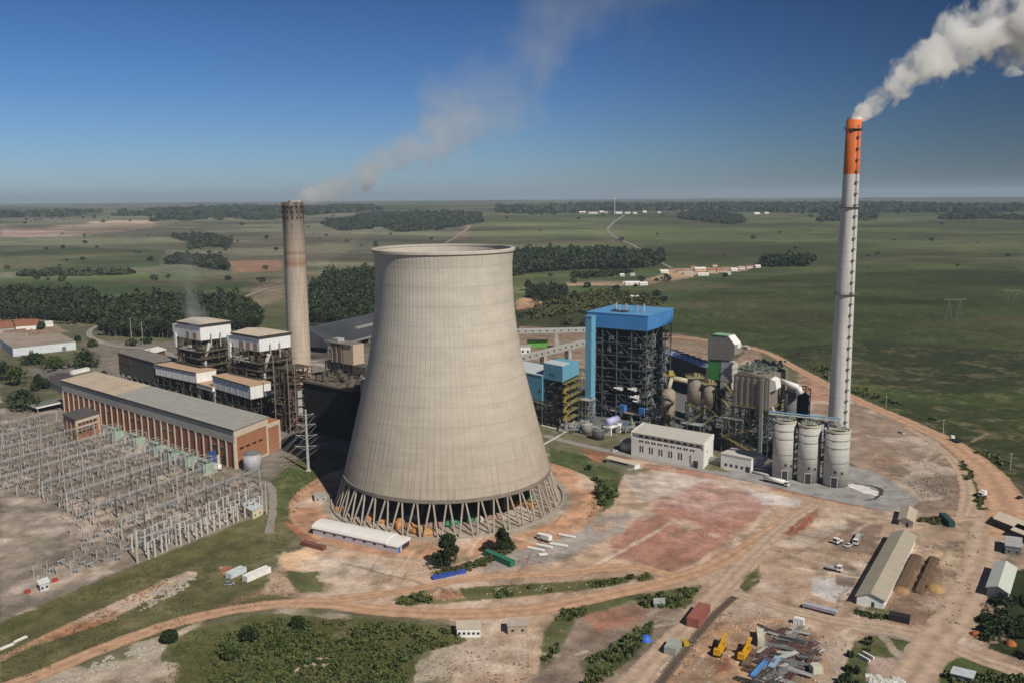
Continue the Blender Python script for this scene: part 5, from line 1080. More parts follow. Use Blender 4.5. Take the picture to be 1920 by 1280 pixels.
# ---- tanks and pale purple pressure tank
A = G(1148, 812); t = thing('pressure_tank', 'pale lilac horizontal tank on a white plinth by the boiler house', 'tank', (A[0], A[1], 0)); u, v = tuple(-UA), tuple(VA)
M = MB(u, v); M.tube((0, -6, 9), (0, 6, 9), 2.5, n=20); M.build('body', mat('lilac tank paint', (.50, .50, .80), .4, .05), t, True)
M = MB(u, v); M.box(-3.2, 3.2, -7, 7, 5, 6.2); M.build('plinth', m_white, t)
for y in (-6, 5): MB(u, v).box(-3, 3, y, y + 1, 0, 4.99).build('pier', m_white, t)
for k, (bx, by, r_, h_, lb) in enumerate(((1100, 812, 3.6, 6.5, 'grey open topped round tank, nearest the yellow stair'), (1122, 822, 4.0, 6.0, 'dark grey round tank beside the lilac tank'), (1178, 842, 5.2, 5.6, 'squat pale tank at the left end of the office building'))):
    A = G(bx, by); t = thing('round_tank', lb, 'tank', (A[0], A[1], 0)); mm = (mat('mid grey tank', (.22, .22, .21), .7), mat('dark grey tank', (.08, .085, .09), .7), mat('pale tank', (.55, .55, .50), .7))[k]
    MB().rings([(r_, 0), (r_, h_)], 26).build('body', mm, t, True); MB().rings([(r_ + .1, h_), (r_ * .3, h_ + 1.1)], 26).build('roof', m_conc2 if k != 1 else m_grey, t)
    M = MB(); deck(M, -1.5, 1.5, -1.5, 1.5, h_ + 1.6); M.build('top_platform', m_lgrey, t)
A = G(1075, 812); t = thing('process_pipes', 'cluster of grey pipes and pumps near the foot of the lift shaft', 'pipework', (A[0], A[1], 0)); r = random.Random(6); M = MB(); clutter(M, r, -10, 44, -4, 12, .2, 5, 120, 3); M.build('pipes', mat('mixed pale pipework', (.30, .30, .29), .7, .5, .5), t)
M = MB(); clutter(M, r, -6, 40, 0, 10, .2, 4, 20, 3); M.build('pumps', mat('blue pump paint', (.06, .2, .42), .6), t)
A = G(1185, 800); t = thing('pipe_bridge', 'pinkish grey pipe bridge on a single post left of the office building', 'bridge', (A[0], A[1], 0)); z_ = HZ(A, 775)
M = MB(tuple(UA), tuple(VA)); deck(M, -18, 14, -1.2, 1.2, z_); M.build('deck', mat('pinkish steel', (.42, .34, .30), .7), t); MB().box(-.5, .5, -.5, .5, 0, z_ - .2).build('post', m_lgrey, t)
for x in (-8, 8): MB(tuple(UA), tuple(VA)).box(x - 2.2, x + 2.2, -1.1, 2, z_ + .02, z_ + 5).build('blue_box', mat('blue tank paint', (.06, .2, .50), .6), t)
A = G(1500, 800); t = thing('flue_duct', 'pale lilac sheet duct between the silos and the tall chimney', 'duct', (CHR[0] - 22, CHR[1] + 3, 0)); MB(tuple(UA), tuple(VA)).box(0, 12, 4, 14, 14, 24).build('duct', mat('pale lilac sheet', (.40, .40, .50), .6, .08, .2), t)
M = MB(tuple(UA), tuple(VA)); steel(M, -4, 16, 2, 16, 0, 13.98, 3, 2, 2, .5); M.build('steel_frame', m_dgrey, t); MB(tuple(UA), tuple(VA)).box(-12, -1, 2, 16, 0, 18).build('dark_casing', MATS['navy dark sheet'], t)
A = G(1360, 880); t = thing('pipe_rack', 'low rack of pale pipes in front of the filter house', 'pipe rack', (A[0], A[1], 0)); r = random.Random(21); M = MB(tuple(UA), tuple(VA)); 
for q in range(5): M.tube((-26, 6 + q * .9, 2.6 + .1 * q), (24, 6 + q * .9, 2.6 + .1 * q), .3)
M.build('pipes', m_pipe, t); M = MB(tuple(UA), tuple(VA)); steel(M, -26, 24, 5, 10.5, 0, 2.2, 8, 1, 1, .25, False); M.build('trestle', m_grey, t)
M = MB(tuple(UA), tuple(VA)); M.tube((14, 9, 0.6), (19, 14, 8), 1.3, n=10); M.tube((12, 4, .8), (26, 3, 1.2), .8, n=8); M.tube((16, 10, 2), (24, 9, 6), .7, n=8); M.build('white_duct', m_lgrey, t, True)

for k, (x, y, w, d, h, lb, mm) in enumerate(((1230, 800, 8, 6, 7, 'small grey pump house between the boiler house and the brown vessel', m_grey), (1345, 838, 7, 9, 6, 'low dark equipment block under the brown silos', m_dgrey), (1290, 800, 9, 6, 9, 'grey blower house behind the office building', m_lgrey), (1380, 850, 12, 5, 4, 'flat grey block under the filter house', m_grey), (1420, 846, 6, 6, 9, 'tall grey cubicle under the filter house', m_lgrey), (1440, 880, 6, 5, 3, 'tiny white cubicle at the left silo foot', m_white))):
    p = G(x, y); t = thing('equipment_house', lb, 'equipment house', (p[0], p[1], 0)); MB(tuple(UA), tuple(VA)).box(0, w, 0, d, 0, h).build('wall', mm, t); MB(tuple(UA), tuple(VA)).box(-.3, w + .3, -.3, d + .3, h + .01, h + .4).build('roof', m_lgrey, t)
    MB(tuple(UA), tuple(VA)).box(w * .3, w * .3 + 1.4, -.06, -.005, 0, 2.3).build('door', m_glass, t)

rr_ = random.Random(99)
for k, (x, y, w, d, h, lb, nm, mm) in enumerate(((1215, 806, 16, 8, 14, 'grey steel pipe frame at the foot of the blue topped boiler house', 'steel_rack', 'mixed pale pipework'), (1275, 838, 14, 8, 16, 'grey steel pipe frame left of the brown silos', 'steel_rack', 'mixed steel pipework'), (1352, 846, 14, 8, 22, 'grey steel pipe frame between brown silos and filter house', 'steel_rack', 'mixed steel pipework'), (1462, 866, 10, 8, 20, 'dark pipe frame between filter house and left silo', 'steel_rack', 'mixed pale pipework'), (1500, 830, 12, 10, 18, 'pipe frame behind the white silos', 'steel_rack', 'mixed steel pipework'), (1085, 790, 9, 8, 16, 'small pipe frame left of the lift shaft', 'steel_rack', 'mixed pale pipework'))):
    p = G(x, y); t = thing(nm, lb, 'pipe frame', (p[0], p[1], 0)); M = MB(tuple(UA), tuple(VA)); steel(M, 0, w, 0, d, 0, h, 3, 2, max(2, h // 5), .35); M.build('steel_frame', m_grey, t)
    M = MB(tuple(UA), tuple(VA)); clutter(M, rr_, 0, w, 0, d, .5, h, 80, 2.6); M.build('pipework', MATS[mm], t)
    M = MB(tuple(UA), tuple(VA)); deck(M, 0, w, 0, d, h + .3); M.build('top_deck', m_lgrey, t)
# ================================================================ vegetation
def inpoly(P, q):
    c = False; j = len(P) - 1
    for i in range(len(P)):
        if (P[i][1] > q[1]) != (P[j][1] > q[1]) and q[0] < (P[j][0] - P[i][0]) * (q[1] - P[i][1]) / (P[j][1] - P[i][1]) + P[i][0]: c = not c
        j = i
    return c
def a0_(n, r): return r.normal(0, 1.2, n)
def leaves(cent, rad, n, size, r, shape='round'):
    """leaf-clump faces spread through a crown; cent (x,y,z), rad (rx,ry,rz)"""
    u = r.normal(size=(n, 3)); u /= np.linalg.norm(u, axis=1)[:, None]
    k = r.uniform(.45, 1.05, (n, 1)) ** .6
    # lobes: push some directions out, pull others in
    lob = r.normal(size=(5, 3)); lob /= np.linalg.norm(lob, axis=1)[:, None]
    k = k * (.78 + .34 * np.clip((u @ lob.T).max(1), 0, 1))[:, None]
    if shape == 'cone':
        t = r.uniform(0, 1, n) ** .8; rr = (1 - t ** 1.6) ** .8 * r.uniform(.45, 1.08, n) * (.85 + .2 * np.sin(t * 34 + a0_(n, r))); a = r.uniform(0, 6.283, n)
        C = np.stack([np.cos(a) * rr * rad[0], np.sin(a) * rr * rad[1], (t * 2 - 1) * rad[2]], 1) + cent
    else: C = u * k * np.array(rad) + cent
    a = r.normal(size=(n, 3)); a /= np.linalg.norm(a, axis=1)[:, None]; b = np.cross(a, r.normal(size=(n, 3))); b /= np.linalg.norm(b, axis=1)[:, None]
    s = size * r.uniform(.6, 1.35, (n, 1))
    V = np.stack([C - a * s - b * s * .6, C + a * s - b * s * .7, C + a * s * .8 + b * s * .7, C - a * s * .9 + b * s * .6], 1).reshape(-1, 3)
    return V
def leafmesh(V, name, m, parent=None):
    n = len(V); me = bpy.data.meshes.new(name); me.vertices.add(n); me.vertices.foreach_set('co', V.astype(np.float32).ravel())
    me.loops.add(n); me.loops.foreach_set('vertex_index', np.arange(n, dtype=np.int32)); me.polygons.add(n // 4)
    me.polygons.foreach_set('loop_start', np.arange(0, n, 4, dtype=np.int32)); me.polygons.foreach_set('loop_total', np.full(n // 4, 4, np.int32)); me.update(calc_edges=True)
    me.materials.append(m); o = bpy.data.objects.new(name, me); SC.collection.objects.link(o)
    if parent: o.parent = parent
    return o
f_dark = foliage('dark evergreen leaves', (.030, .050, .022)); f_euc = foliage('eucalyptus leaves', (.036, .056, .030), .55, .12)
f_mid = foliage('mid green leaves', (.055, .085, .030)); f_oliv = foliage('olive scrub', (.085, .10, .042), .45, .3); f_far = foliage('distant woodland', (.044, .062, .038), .5, .02)
f_scr = foliage('light scrub leaves', (.082, .112, .046), .45, .5)
m_bark = mat('grey bark', (.16, .13, .10), .9, .25, 1)
def tree(name, lab, cat, p, h, w, n, size, mt, seed=0, shape='round', group=None, cb=.3):
    t = thing(name, lab, cat, (p[0], p[1]), 0, group); r = np.random.default_rng(seed); zc = h * (cb + (1 - cb) / 2)
    M = MB(); M.tube((0, 0, -.3), (w * .03, 0, h * .55), max(.12, h * .018), h * .011, n=7)
    for k in range(4): a = r.uniform(0, 6.28); M.tube((0, 0, h * (cb + .05 + .08 * k)), (math.cos(a) * w * .3, math.sin(a) * w * .3, h * (cb + .25 + .1 * k)), h * .009, h * .004, n=5)
    M.build('trunk', m_bark, t); 
    if shape == 'lobed':
        V = []
        for k in range(16):
            f = r.uniform(0, 1); a = r.uniform(0, 6.28); rr_ = w * .33 * (1 - f ** 1.7) ** .6 * r.uniform(.6, 1.15); q = w * (.30 - .14 * f) * r.uniform(.7, 1.2)
            V.append(leaves(np.array([math.cos(a) * rr_, math.sin(a) * rr_, h * (cb + .12 + (.80 - cb) * f)]), (q, q, q * r.uniform(.7, 1.1)), n // 16, size, r))
        leafmesh(np.concatenate(V), 'crown', mt, t)
    else: leafmesh(leaves(np.array([0, 0, zc]), (w / 2, w / 2, h * (1 - cb) / 2), n, size, r, shape), 'crown', mt, t)
    return t
def wood(name, lab, pts, h, sp, q, mt, seed=1, wob=.3, cat='trees', cb=.25, keep=None, size=None):
    P = [G(*p) for p in pts]; P = np.array(P); r = np.random.default_rng(seed); out = []; tr = MB()
    x0, y0 = P.min(0); x1, y1 = P.max(0)
    for x in np.arange(x0, x1, sp):
        for y in np.arange(y0, y1, sp):
            X_, Y_ = x + r.uniform(-.45, .45) * sp, y + r.uniform(-.45, .45) * sp
            if not inpoly(P, (X_, Y_)): continue
            if keep and float(fbm(np.array([X_ / (sp * 5)]), np.array([Y_ / (sp * 5)]), seed, 3)[0]) + r.uniform(-.08, .08) < keep: continue
            hh = h * r.uniform(.6, 1.2) * (1 if r.random() > .12 else 1.35); z = float(gz(X_, Y_)); w = sp * r.uniform(.5, .85)
            if keep: hh *= r.uniform(.45, 1.1); w *= r.uniform(.5, 1.05)
            out.append(leaves(np.array([X_, Y_, z + hh * (cb + (1 - cb) / 2)]), (w, w, hh * (1 - cb) / 2), q, size or sp * .22, r))
            tr.tube((X_, Y_, z - .5), (X_, Y_, z + hh * .6), h * .014, n=4, cap=False)
    t = leafmesh(np.concatenate(out), name, mt); tag(t, lab, cat, kind='stuff')
    tt = tr.build('trunks', m_bark, t)
    return t
wood('plantation', 'dark eucalyptus plantation at the far left behind the white factory', [(-40, 602), (60, 600), (120, 604), (185, 610), (196, 590), (185, 566), (0, 562), (-40, 562)], 21, 9, 46, f_euc, 2)
wood('plantation', 'dark eucalyptus plantation behind the two old boiler houses', [(192, 628), (260, 634), (340, 630), (420, 624), (492, 616), (484, 592), (430, 574), (300, 574), (196, 580)], 21, 9, 46, f_euc, 3)
wood('plantation', 'dark woodland between the old chimney and the cooling tower', [(584, 606), (640, 612), (700, 616), (740, 560), (740, 515), (620, 522), (584, 548)], 19, 9, 44, f_euc, 4)
wood('woodland', 'long dark wood running right from the cooling tower rim', [(955, 520), (1010, 512), (1100, 505), (1180, 506), (1246, 497), (1240, 484), (1130, 478), (955, 482)], 22, 13, 40, f_euc, 5)
wood('woodland', 'small dark wood on the far green hillside', [(1272, 410), (1320, 416), (1372, 421), (1397, 419), (1390, 409), (1330, 402), (1280, 402)], 20, 17, 26, f_far, 6)
wood('woodland', 'dark wood behind the old chimney on the far fields', [(745, 436), (830, 432), (905, 418), (900, 404), (840, 398), (700, 402), (600, 420), (640, 434), (720, 428)], 20, 24, 20, f_far, 7, keep=.44)
wood('woodland', 'curved copse on the left middle fields', [(308, 497), (350, 496), (400, 506), (428, 508), (425, 500), (400, 488), (330, 486)], 16, 11, 30, f_far, 8)
wood('woodland', 'scattered dark copse above the curved copse', [(355, 470), (390, 462), (430, 466), (432, 455), (400, 444), (320, 446), (360, 456)], 15, 16, 22, f_far, 9)
wood('woodland', 'pair of dark round clumps beside the far village, left one', [(1428, 500), (1470, 502), (1472, 494), (1430, 492)], 20, 13, 36, f_dark, 10)
wood('woodland', 'taller dark round clump right of the far village', [(1472, 501), (1526, 500), (1524, 493), (1476, 494)], 22, 13, 36, f_dark, 11)
wood('woodland', 'dark band of trees round the distant town', [(940, 402), (1060, 403), (1100, 396), (1300, 396), (1560, 400), (1920, 398), (1960, 388), (1500, 384), (1200, 385), (930, 388)], 22, 55, 16, f_far, 12, keep=.44)
wood('woodland', 'dark forest strips on the far left horizon', [(-40, 409), (200, 405), (300, 408), (560, 406), (720, 395), (700, 388), (440, 388), (260, 398), (-40, 400)], 22, 55, 16, f_far, 13, keep=.44)
wood('woodland', 'second dark forest strip left of the old chimney', [(280, 416), (520, 412), (530, 406), (300, 408)], 18, 30, 18, f_far, 14, keep=.44)
wood('woodland', 'dark copse at the far right edge', [(1760, 412), (1960, 414), (1960, 404), (1780, 404)], 18, 30, 18, f_far, 15, keep=.44)
wood('woodland', 'dark trees behind the tall chimney at the field edge', [(1535, 416), (1640, 414), (1640, 405), (1545, 404)], 18, 26, 18, f_far, 16)
wood('scrub', 'shrubby hollow right of the cooling tower', [(1000, 600), (1120, 585), (1240, 575), (1240, 560), (1140, 548), (1040, 560), (985, 590)], 6, 9, 30, f_oliv, 17, cb=.05, keep=0.44)
wood('scrub', 'dark clump of trees between tower and blue boiler house', [(988, 558), (1030, 566), (1062, 562), (1060, 548), (1000, 545)], 12, 8, 44, f_dark, 18, cb=.1)
wood('hedge', 'line of bushes on the left bright green field', [(20, 520), (240, 516), (258, 512), (240, 510), (60, 514)], 9, 14, 24, f_far, 19, cb=.1)
wood('hedge', 'line of small trees along the farm lane', [(1075, 522), (1135, 520), (1180, 514), (1180, 511), (1130, 514), (1072, 518)], 9, 10, 24, f_dark, 20, cb=.1)
wood('scrub', 'green verge bushes along the outer dirt road', [(1480, 670), (1600, 735), (1720, 780), (1800, 822), (1860, 866), (1905, 880), (1860, 840), (1760, 790), (1620, 728), (1500, 662)], 2.6, 5, 22, f_scr, 21, cb=0, keep=0.56)
wood('scrub', 'row of dark bushes beside the red tower pad', [(1070, 858), (1140, 900), (1150, 930), (1128, 950), (1120, 905), (1090, 870)], 3.4, 4.2, 60, f_mid, 22, cb=0, keep=0.42)
wood('scrub', 'thin hedge between the two dirt roads in the foreground', [(738, 1128), (800, 1112), (900, 1106), (1060, 1096), (1226, 1078), (1226, 1084), (1090, 1104), (900, 1122), (770, 1134)], 2.2, 2.6, 40, f_scr, 23, cb=0, keep=0.44)
wood('scrub', 'dense green scrub at the bottom left of the yard', [(400, 1210), (480, 1165), (600, 1168), (720, 1172), (850, 1182), (870, 1200), (775, 1228), (760, 1292), (380, 1292)], 1.9, 2.1, 34, f_scr, 24, cb=0, keep=0.43)
wood('scrub', 'green scrub strip left of the blue tarpaulin', [(1100, 1240), (1180, 1190), (1228, 1168), (1190, 1225), (1120, 1290), (1090, 1290)], 2.4, 2.5, 46, f_scr, 25, cb=0, keep=0.42)
wood('scrub', 'scrub patches above the small huts', [(1020, 1190), (1060, 1148), (1130, 1132), (1070, 1165), (1045, 1220), (1018, 1250)], 1.8, 2.5, 40, f_scr, 26, cb=0, keep=0.5)
wood('scrub', 'green scrub below the dirt road bend', [(1190, 1122), (1300, 1102), (1312, 1108), (1280, 1140), (1210, 1138)], 1.8, 2.4, 40, f_scr, 27, cb=0, keep=0.46)
wood('scrub', 'dark undergrowth at the lower right edge', [(1835, 1160), (1870, 1120), (1940, 1130), (1940, 1245), (1850, 1212)], 3.0, 2.6, 54, f_dark, 28, cb=0, keep=0.38)
wood('scrub', 'dark bush row beside the fenced scrap yard', [(1570, 1290), (1600, 1215), (1630, 1200), (1640, 1210), (1605, 1290)], 3.6, 2.4, 54, f_dark, 29, cb=0, keep=0.36)
wood('scrub', 'green bushes in the bottom right corner', [(1775, 1258), (1810, 1240), (1940, 1275), (1940, 1292), (1780, 1292)], 1.8, 2.6, 40, f_scr, 30, cb=0, keep=0.48)
wood('scrub', 'low bushes under the two dark conifers', [(800, 1080), (850, 1066), (910, 1048), (960, 1022), (966, 1028), (920, 1056), (860, 1076)], 1.6, 2.2, 40, f_oliv, 31, cb=0)
wood('scrub', 'weeds on the strip beside the inner dirt road', [(1800, 862), (1822, 880), (1850, 955), (1840, 960), (1812, 900)], 1.6, 2.6, 30, f_scr, 32, cb=0, keep=0.48)
wood('scrub', 'dark weeds near the small gabled shed', [(1722, 972), (1780, 978), (1775, 984), (1724, 980)], 1.4, 2.2, 36, f_oliv, 33, cb=0)
wood('scrub', 'low weeds at the gable of the long shed', [(1605, 1146), (1640, 1150), (1690, 1160), (1690, 1164), (1620, 1156)], 1.2, 2.0, 36, f_mid, 34, cb=0)
wood('scrub', 'green bushes in the small paddock by the crossing', [(1622, 1215), (1660, 1200), (1700, 1206), (1660, 1216), (1640, 1240)], 1.6, 2.4, 36, f_scr, 35, cb=0, keep=0.5)
f_tuft = foliage('dry grass tufts', (.11, .115, .05), .45, .3)
wood('grass_tufts', 'rough grass tufts on the long green bank below the electricity yard', [(0, 1175), (250, 1068), (500, 968), (520, 985), (545, 1030), (470, 1060), (550, 1115), (400, 1158), (0, 1285)], .7, 2.6, 9, f_tuft, 51, cb=0, keep=.46, size=.22)
wood('grass_tufts', 'rough grass tufts under the bottom left scrub', [(300, 1285), (340, 1190), (480, 1155), (700, 1162), (850, 1176), (870, 1205), (780, 1230), (760, 1290)], .7, 2.2, 9, f_tuft, 52, cb=0, keep=.42, size=.22)
wood('grass_tufts', 'rough grass between the pylon and the red tower pad', [(508, 905), (560, 862), (598, 848), (598, 905), (562, 925), (566, 955), (520, 970)], .6, 2.4, 9, f_mid, 53, cb=0, keep=.46, size=.22)
wood('grass_tufts', 'rough grass right of the red tower pad', [(1036, 842), (1095, 855), (1162, 892), (1146, 942), (1100, 975), (1117, 910), (1090, 870)], .8, 2.2, 10, f_scr, 54, cb=0, keep=.42, size=.22)
p = G(840, 1064); tree('conifer_tree', 'tall dark green conifer in front of the cooling tower, larger of two', 'tree', p, 17.0, 11.0, 4200, .42, f_dark, 41, 'lobed', None, .04)
p = G(942, 1031); tree('conifer_tree', 'smaller dark green tree right of the tall conifer', 'tree', p, 10.5, 9.0, 2600, .40, f_dark, 42, 'lobed', None, .04)
p = G(916, 1032); tree('bush_tree', 'dark brownish bush touching the smaller dark tree', 'tree', p, 4.6, 6, 800, .36, foliage('brown purple leaves', (.045, .03, .025)), 43, 'round', None, .05)
p = G(318, 1203); tree('round_bush', 'neat round dark green bush beside the dirt road', 'bush', p, 4.6, 6.2, 1600, .30, f_dark, 44, 'round', None, .02)
for k, (x, y, lb) in enumerate(((437, 1232, 'round bright green shrub in the scrub, left one'), (470, 1200, 'dark green shrub in the scrub above the round one'), (520, 1215, 'tall dark shrub in the middle of the scrub'), (560, 1180, 'green shrub near the dirt road edge of the scrub'))):
    tree('shrub', lb, 'shrub', G(x, y), 4.4 + k % 2, 7.5 - k * .8, 900, .38, (f_mid, f_dark)[k % 2], 50 + k, 'round', None, .02)
for k, (x, y, h, w, lb) in enumerate(((42, 768, 15, 26, 'very dark round tree left of the white edged canopy'), (160, 688, 15, 24, 'dark round tree behind the parked cars'), (30, 722, 16, 20, 'tall loose tree at the left picture edge'), (75, 730, 13, 14, 'lighter loose tree beside the tall left edge tree'), (2, 712, 17, 18, 'tree cut by the left picture edge'), (100, 690, 9, 26, 'wide low tree above the parked cars'), (62, 682, 9, 24, 'wide low tree below the white factory'), (196, 712, 7, 9, 'small round tree by the far end of the turbine hall'), (174, 650, 8, 10, 'small tree at the bend of the asphalt road'), (78, 618, 9, 11, 'dark tree among the red roofed barns'), (146, 640, 6, 8, 'small green tree at the corner of the white factory'))):
    tree('broadleaf_tree', lb, 'tree', G(x, y), h, w, 800, .85, (f_dark, f_euc, f_mid)[0 if k in (0, 1) else k % 3], 60 + k, 'lobed', None, .05)
for k, (x, y, h, w, lb) in enumerate(((990, 545, 20, 12, 'tall dark poplar like tree right of the tower rim'), (1250, 528, 12, 24, 'big dark round tree in front of the village'), (1232, 556, 10, 14, 'lone round tree on the field above the blue penthouse'), (1165, 452, 14, 20, 'lone dark tree beside the far road on the hill'), (1160, 560, 8, 16, 'dark round shrub behind the blue penthouse'), (185, 514, 9, 9, 'lone tree on the left green field'), (345, 556, 11, 10, 'lone tree at the near edge of the bright green field'), (1360, 520, 8, 10, 'round tree between the village houses'), (500, 448, 14, 14, 'lone dark tree left of the old chimney'), (118, 466, 12, 12, 'lone dark tree on the far left field'))):
    tree('lone_tree', lb, 'tree', G(x, y), h, w, 260, 1.1, f_dark, 80 + k, 'round', None, .1)
# trees that can be told apart along the plantation's front: one of each kind, then copies
protos = []
for k in range(4): protos.append(tree('eucalyptus_tree', 'slender eucalyptus with pale trunk at the front edge of the plantation', 'tree', (0, 2000 + k), 20 + 2 * (k % 2), 7.5, 230, .85, f_euc, 90 + k, 'round', 'eucalyptus trees along the plantation edge', .38))
rr = random.Random(8); n_ = 0
for seg in (((0, 603), (150, 609), 20), ((188, 630), (330, 634), 24), ((330, 634), (494, 618), 22), ((586, 610), (690, 618), 14)):
    a, b, c = seg
    for q in range(c):
        f = (q + rr.uniform(.1, .9)) / c; P_ = G(a[0] + (b[0] - a[0]) * f, a[1] + (b[1] - a[1]) * f + rr.uniform(-1, 1.5))
        o = protos[n_] if n_ < 4 else copy_tree(protos[n_ % 4]); n_ += 1; o.location = (P_[0], P_[1], float(gz(*P_))); o.rotation_euler.z = rr.uniform(0, 6.28); s = rr.uniform(.75, 1.1); o.scale = (s, s, s)
# ================================================================ electricity yard
m_post = mat('pale concrete post', (.46, .43, .39), .85, .15, 1); m_ins = mat('grey brown porcelain', (.12, .10, .09), .4, .2, 2); m_bus = mat('aluminium bar', (.30, .31, .32), .4, .1, 1, metal=.4)
m_brk = mat('blue grey breaker paint', (.25, .30, .32), .5, .15, 1)
def ins(h, r): 
    M = MB(); n = 4; pr = []
    for k in range(n): pr += [(r * .5, k * h / n), (r, k * h / n + h / n * .3), (r * .5, k * h / n + h / n * .6)]
    M.rings(pr + [(r * .4, h)], 7); return M
ra = (G(495, 955) - G(262, 1055)); ra /= np.linalg.norm(ra); rb = np.array(ua); angA = math.atan2(ra[1], ra[0])
def sup_post():
    t = thing('equipment_post', 'pale concrete post carrying dark porcelain insulators in the electricity yard', 'post', (0, 0, 0), 0, 'insulator posts of the electricity yard')
    MB().rings([(.38, -.3), (.24, 6.3)], 6).build('post', m_post, t); M = MB(); M.box(-1.5, 1.5, -.14, .14, 6.31, 6.6); M.build('crossarm', m_bus, t)
    for x in (-1.2, 0, 1.2):
        o = ins(1.7, .24).build('insulator', m_ins, t); o.location = (x, 0, 6.61)
    return t
def thin_post():
    t = thing('insulator_column', 'slim grey insulator column on a low concrete stub in the electricity yard', 'insulator', (0, 0, 0), 0, 'insulator columns of the electricity yard')
    MB().rings([(.3, -.3), (.26, 3.0)], 6).build('stub', m_post, t); o = ins(2.8, .26).build('insulator', m_ins, t); o.location = (0, 0, 3.01); MB().box(-2.6, 2.6, -.08, .08, 5.82, 5.98).build('busbar', m_bus, t)
    return t
def breaker():
    t = thing('circuit_breaker', 'blue grey circuit breaker with three dark insulators in the electricity yard', 'circuit breaker', (0, 0, 0), 0, 'circuit breakers of the electricity yard')
    M = MB()
    for x in (-1.7, 1.7):
        for y in (-.4, .4): M.box(x - .1, x + .1, y - .1, y + .1, -.2, 2.2)
    M.box(-2.2, 2.2, -.5, .5, 2.21, 2.6); M.build('stand', m_lgrey, t); MB().box(-.6, .6, -1.1, -.52, .7, 2.1).build('control_box', m_brk, t)
    for x in (-1.7, 0, 1.7): o = ins(2.8, .32).build('insulator', m_ins, t); o.location = (x, 0, 2.61)
    return t
def gantry():
    t = thing('gantry', 'tall concrete portal gantry with steel beam over the electricity yard', 'gantry', (0, 0, 0), 0, 'portal gantries of the electricity yard')
    for x in (-6.5, 6.5): M = MB(); M.rings([(.5, -.3), (.3, 10.8)], 8, cx=x); M.build('leg', m_post, t)
    M = MB()
    for y in (-.45, .45):
        for z in (9.6, 10.5): M.bar((-6.9, y, z), (6.9, y, z), .10)
    for k in range(10): x = -6.5 + k * 1.3; M.bar((x, -.45, 9.6), (x + 1.3, -.45, 10.5), .07); M.bar((x, .45, 10.5), (x + 1.3, .45, 9.6), .09); M.bar((x, -.45, 10.5), (x, .45, 9.6), .09)
    M.build('beam', mat('pale galvanised lattice', (.50, .52, .55), .5, .1, 1), t)
    for x in (-4.2, 0, 4.2): o = ins(1.7, .2).build('insulator', m_ins, t); o.location = (x, 0, 7.88)
    return t
YP = [G(*p) for p in ((-30, 792), (60, 782), (120, 808), (205, 822), (330, 884), (400, 905), (492, 912), (494, 948), (372, 1004), (268, 1050), (236, 1030), (215, 1000), (120, 975), (90, 940), (0, 925), (-30, 925))]
YQ = [G(*p) for p in ((120, 950), (210, 990), (250, 1035), (235, 1045), (160, 1072), (60, 1095), (25, 1085), (120, 1050), (150, 1020), (110, 985))]
g0 = G(266, 1050); rr = random.Random(12); ap, bp, gp = sup_post(), breaker(), gantry(); ip = thin_post(); nt_ = na_ = nb_ = ng_ = 0; WIRE = []
for i in range(-16, 60):
    for j in range(-8, 34):
        q = g0 + rb * (i * 4.9) + ra * (j * 6.5 + (i % 2) * .5)
        a_ = inpoly(YP, q); b_ = inpoly(YQ, q)
        if not (a_ or b_): continue
        kind = i % 6; o = None
        if a_ and kind == 0:
            if j % 2 == 0 and ng_ < 120: o = gp if ng_ == 0 else copy_tree(gp); ng_ += 1; o.location = (q[0], q[1], 0); o.rotation_euler.z = angA; WIRE.append((i, j, q))
            continue
        if kind == 3 or (b_ and not a_ and rr.random() < .4):
            if rr.random() < .8 and nb_ < 130: o = bp if nb_ == 0 else copy_tree(bp); nb_ += 1
        elif kind in (2, 5):
            if rr.random() < .85 and nt_ < 296: o = ip if nt_ == 0 else copy_tree(ip); nt_ += 1
        elif rr.random() < .86 and na_ < 298: o = ap if na_ == 0 else copy_tree(ap); na_ += 1
        if o is None: continue
        o.location = (q[0] + rr.uniform(-.4, .4), q[1] + rr.uniform(-.4, .4), 0); o.rotation_euler.z = angA + (0 if rr.random() < .8 else math.pi / 2); s = rr.uniform(.85, 1.1) * (.72 if not a_ else 1); o.scale = (s, s, s)
ep = None
for row, (off, hh) in enumerate(((-1.5, .95), (5.5, .88), (12.5, 1.0))):
    for k in range(19):
        if rr.random() < .12: continue
        q = g0 + ra * (2 + k * 3.95 + rr.uniform(-.9, .9)) + rb * off
        if ep is None:
            ep = thing('line_post', 'stout pale concrete post with short steel arm along the near edge of the electricity yard', 'post', (0, 0, 0), 0, 'stout posts along the near edge of the yard'); MB().rings([(.46, -.3), (.34, 8.6)], 8).build('post', mat('bright concrete post', (.58, .56, .53), .85, .12, 1), ep)
            MB().box(-2, 2, -.16, .16, 8.61, 9.0).build('arm', mat('pale galvanised lattice', (.46, .47, .48)), ep); o = ins(1.4, .22).build('insulator', m_ins, ep); o.location = (1.2, 0, 9.01); o = ep
        else: o = copy_tree(ep)
        o.location = (q[0] + rr.uniform(-.5, .5), q[1] + rr.uniform(-.5, .5), 0); o.rotation_euler.z = angA + rr.uniform(-.05, .05); o.scale = (1, 1, hh * rr.uniform(.92, 1.05))
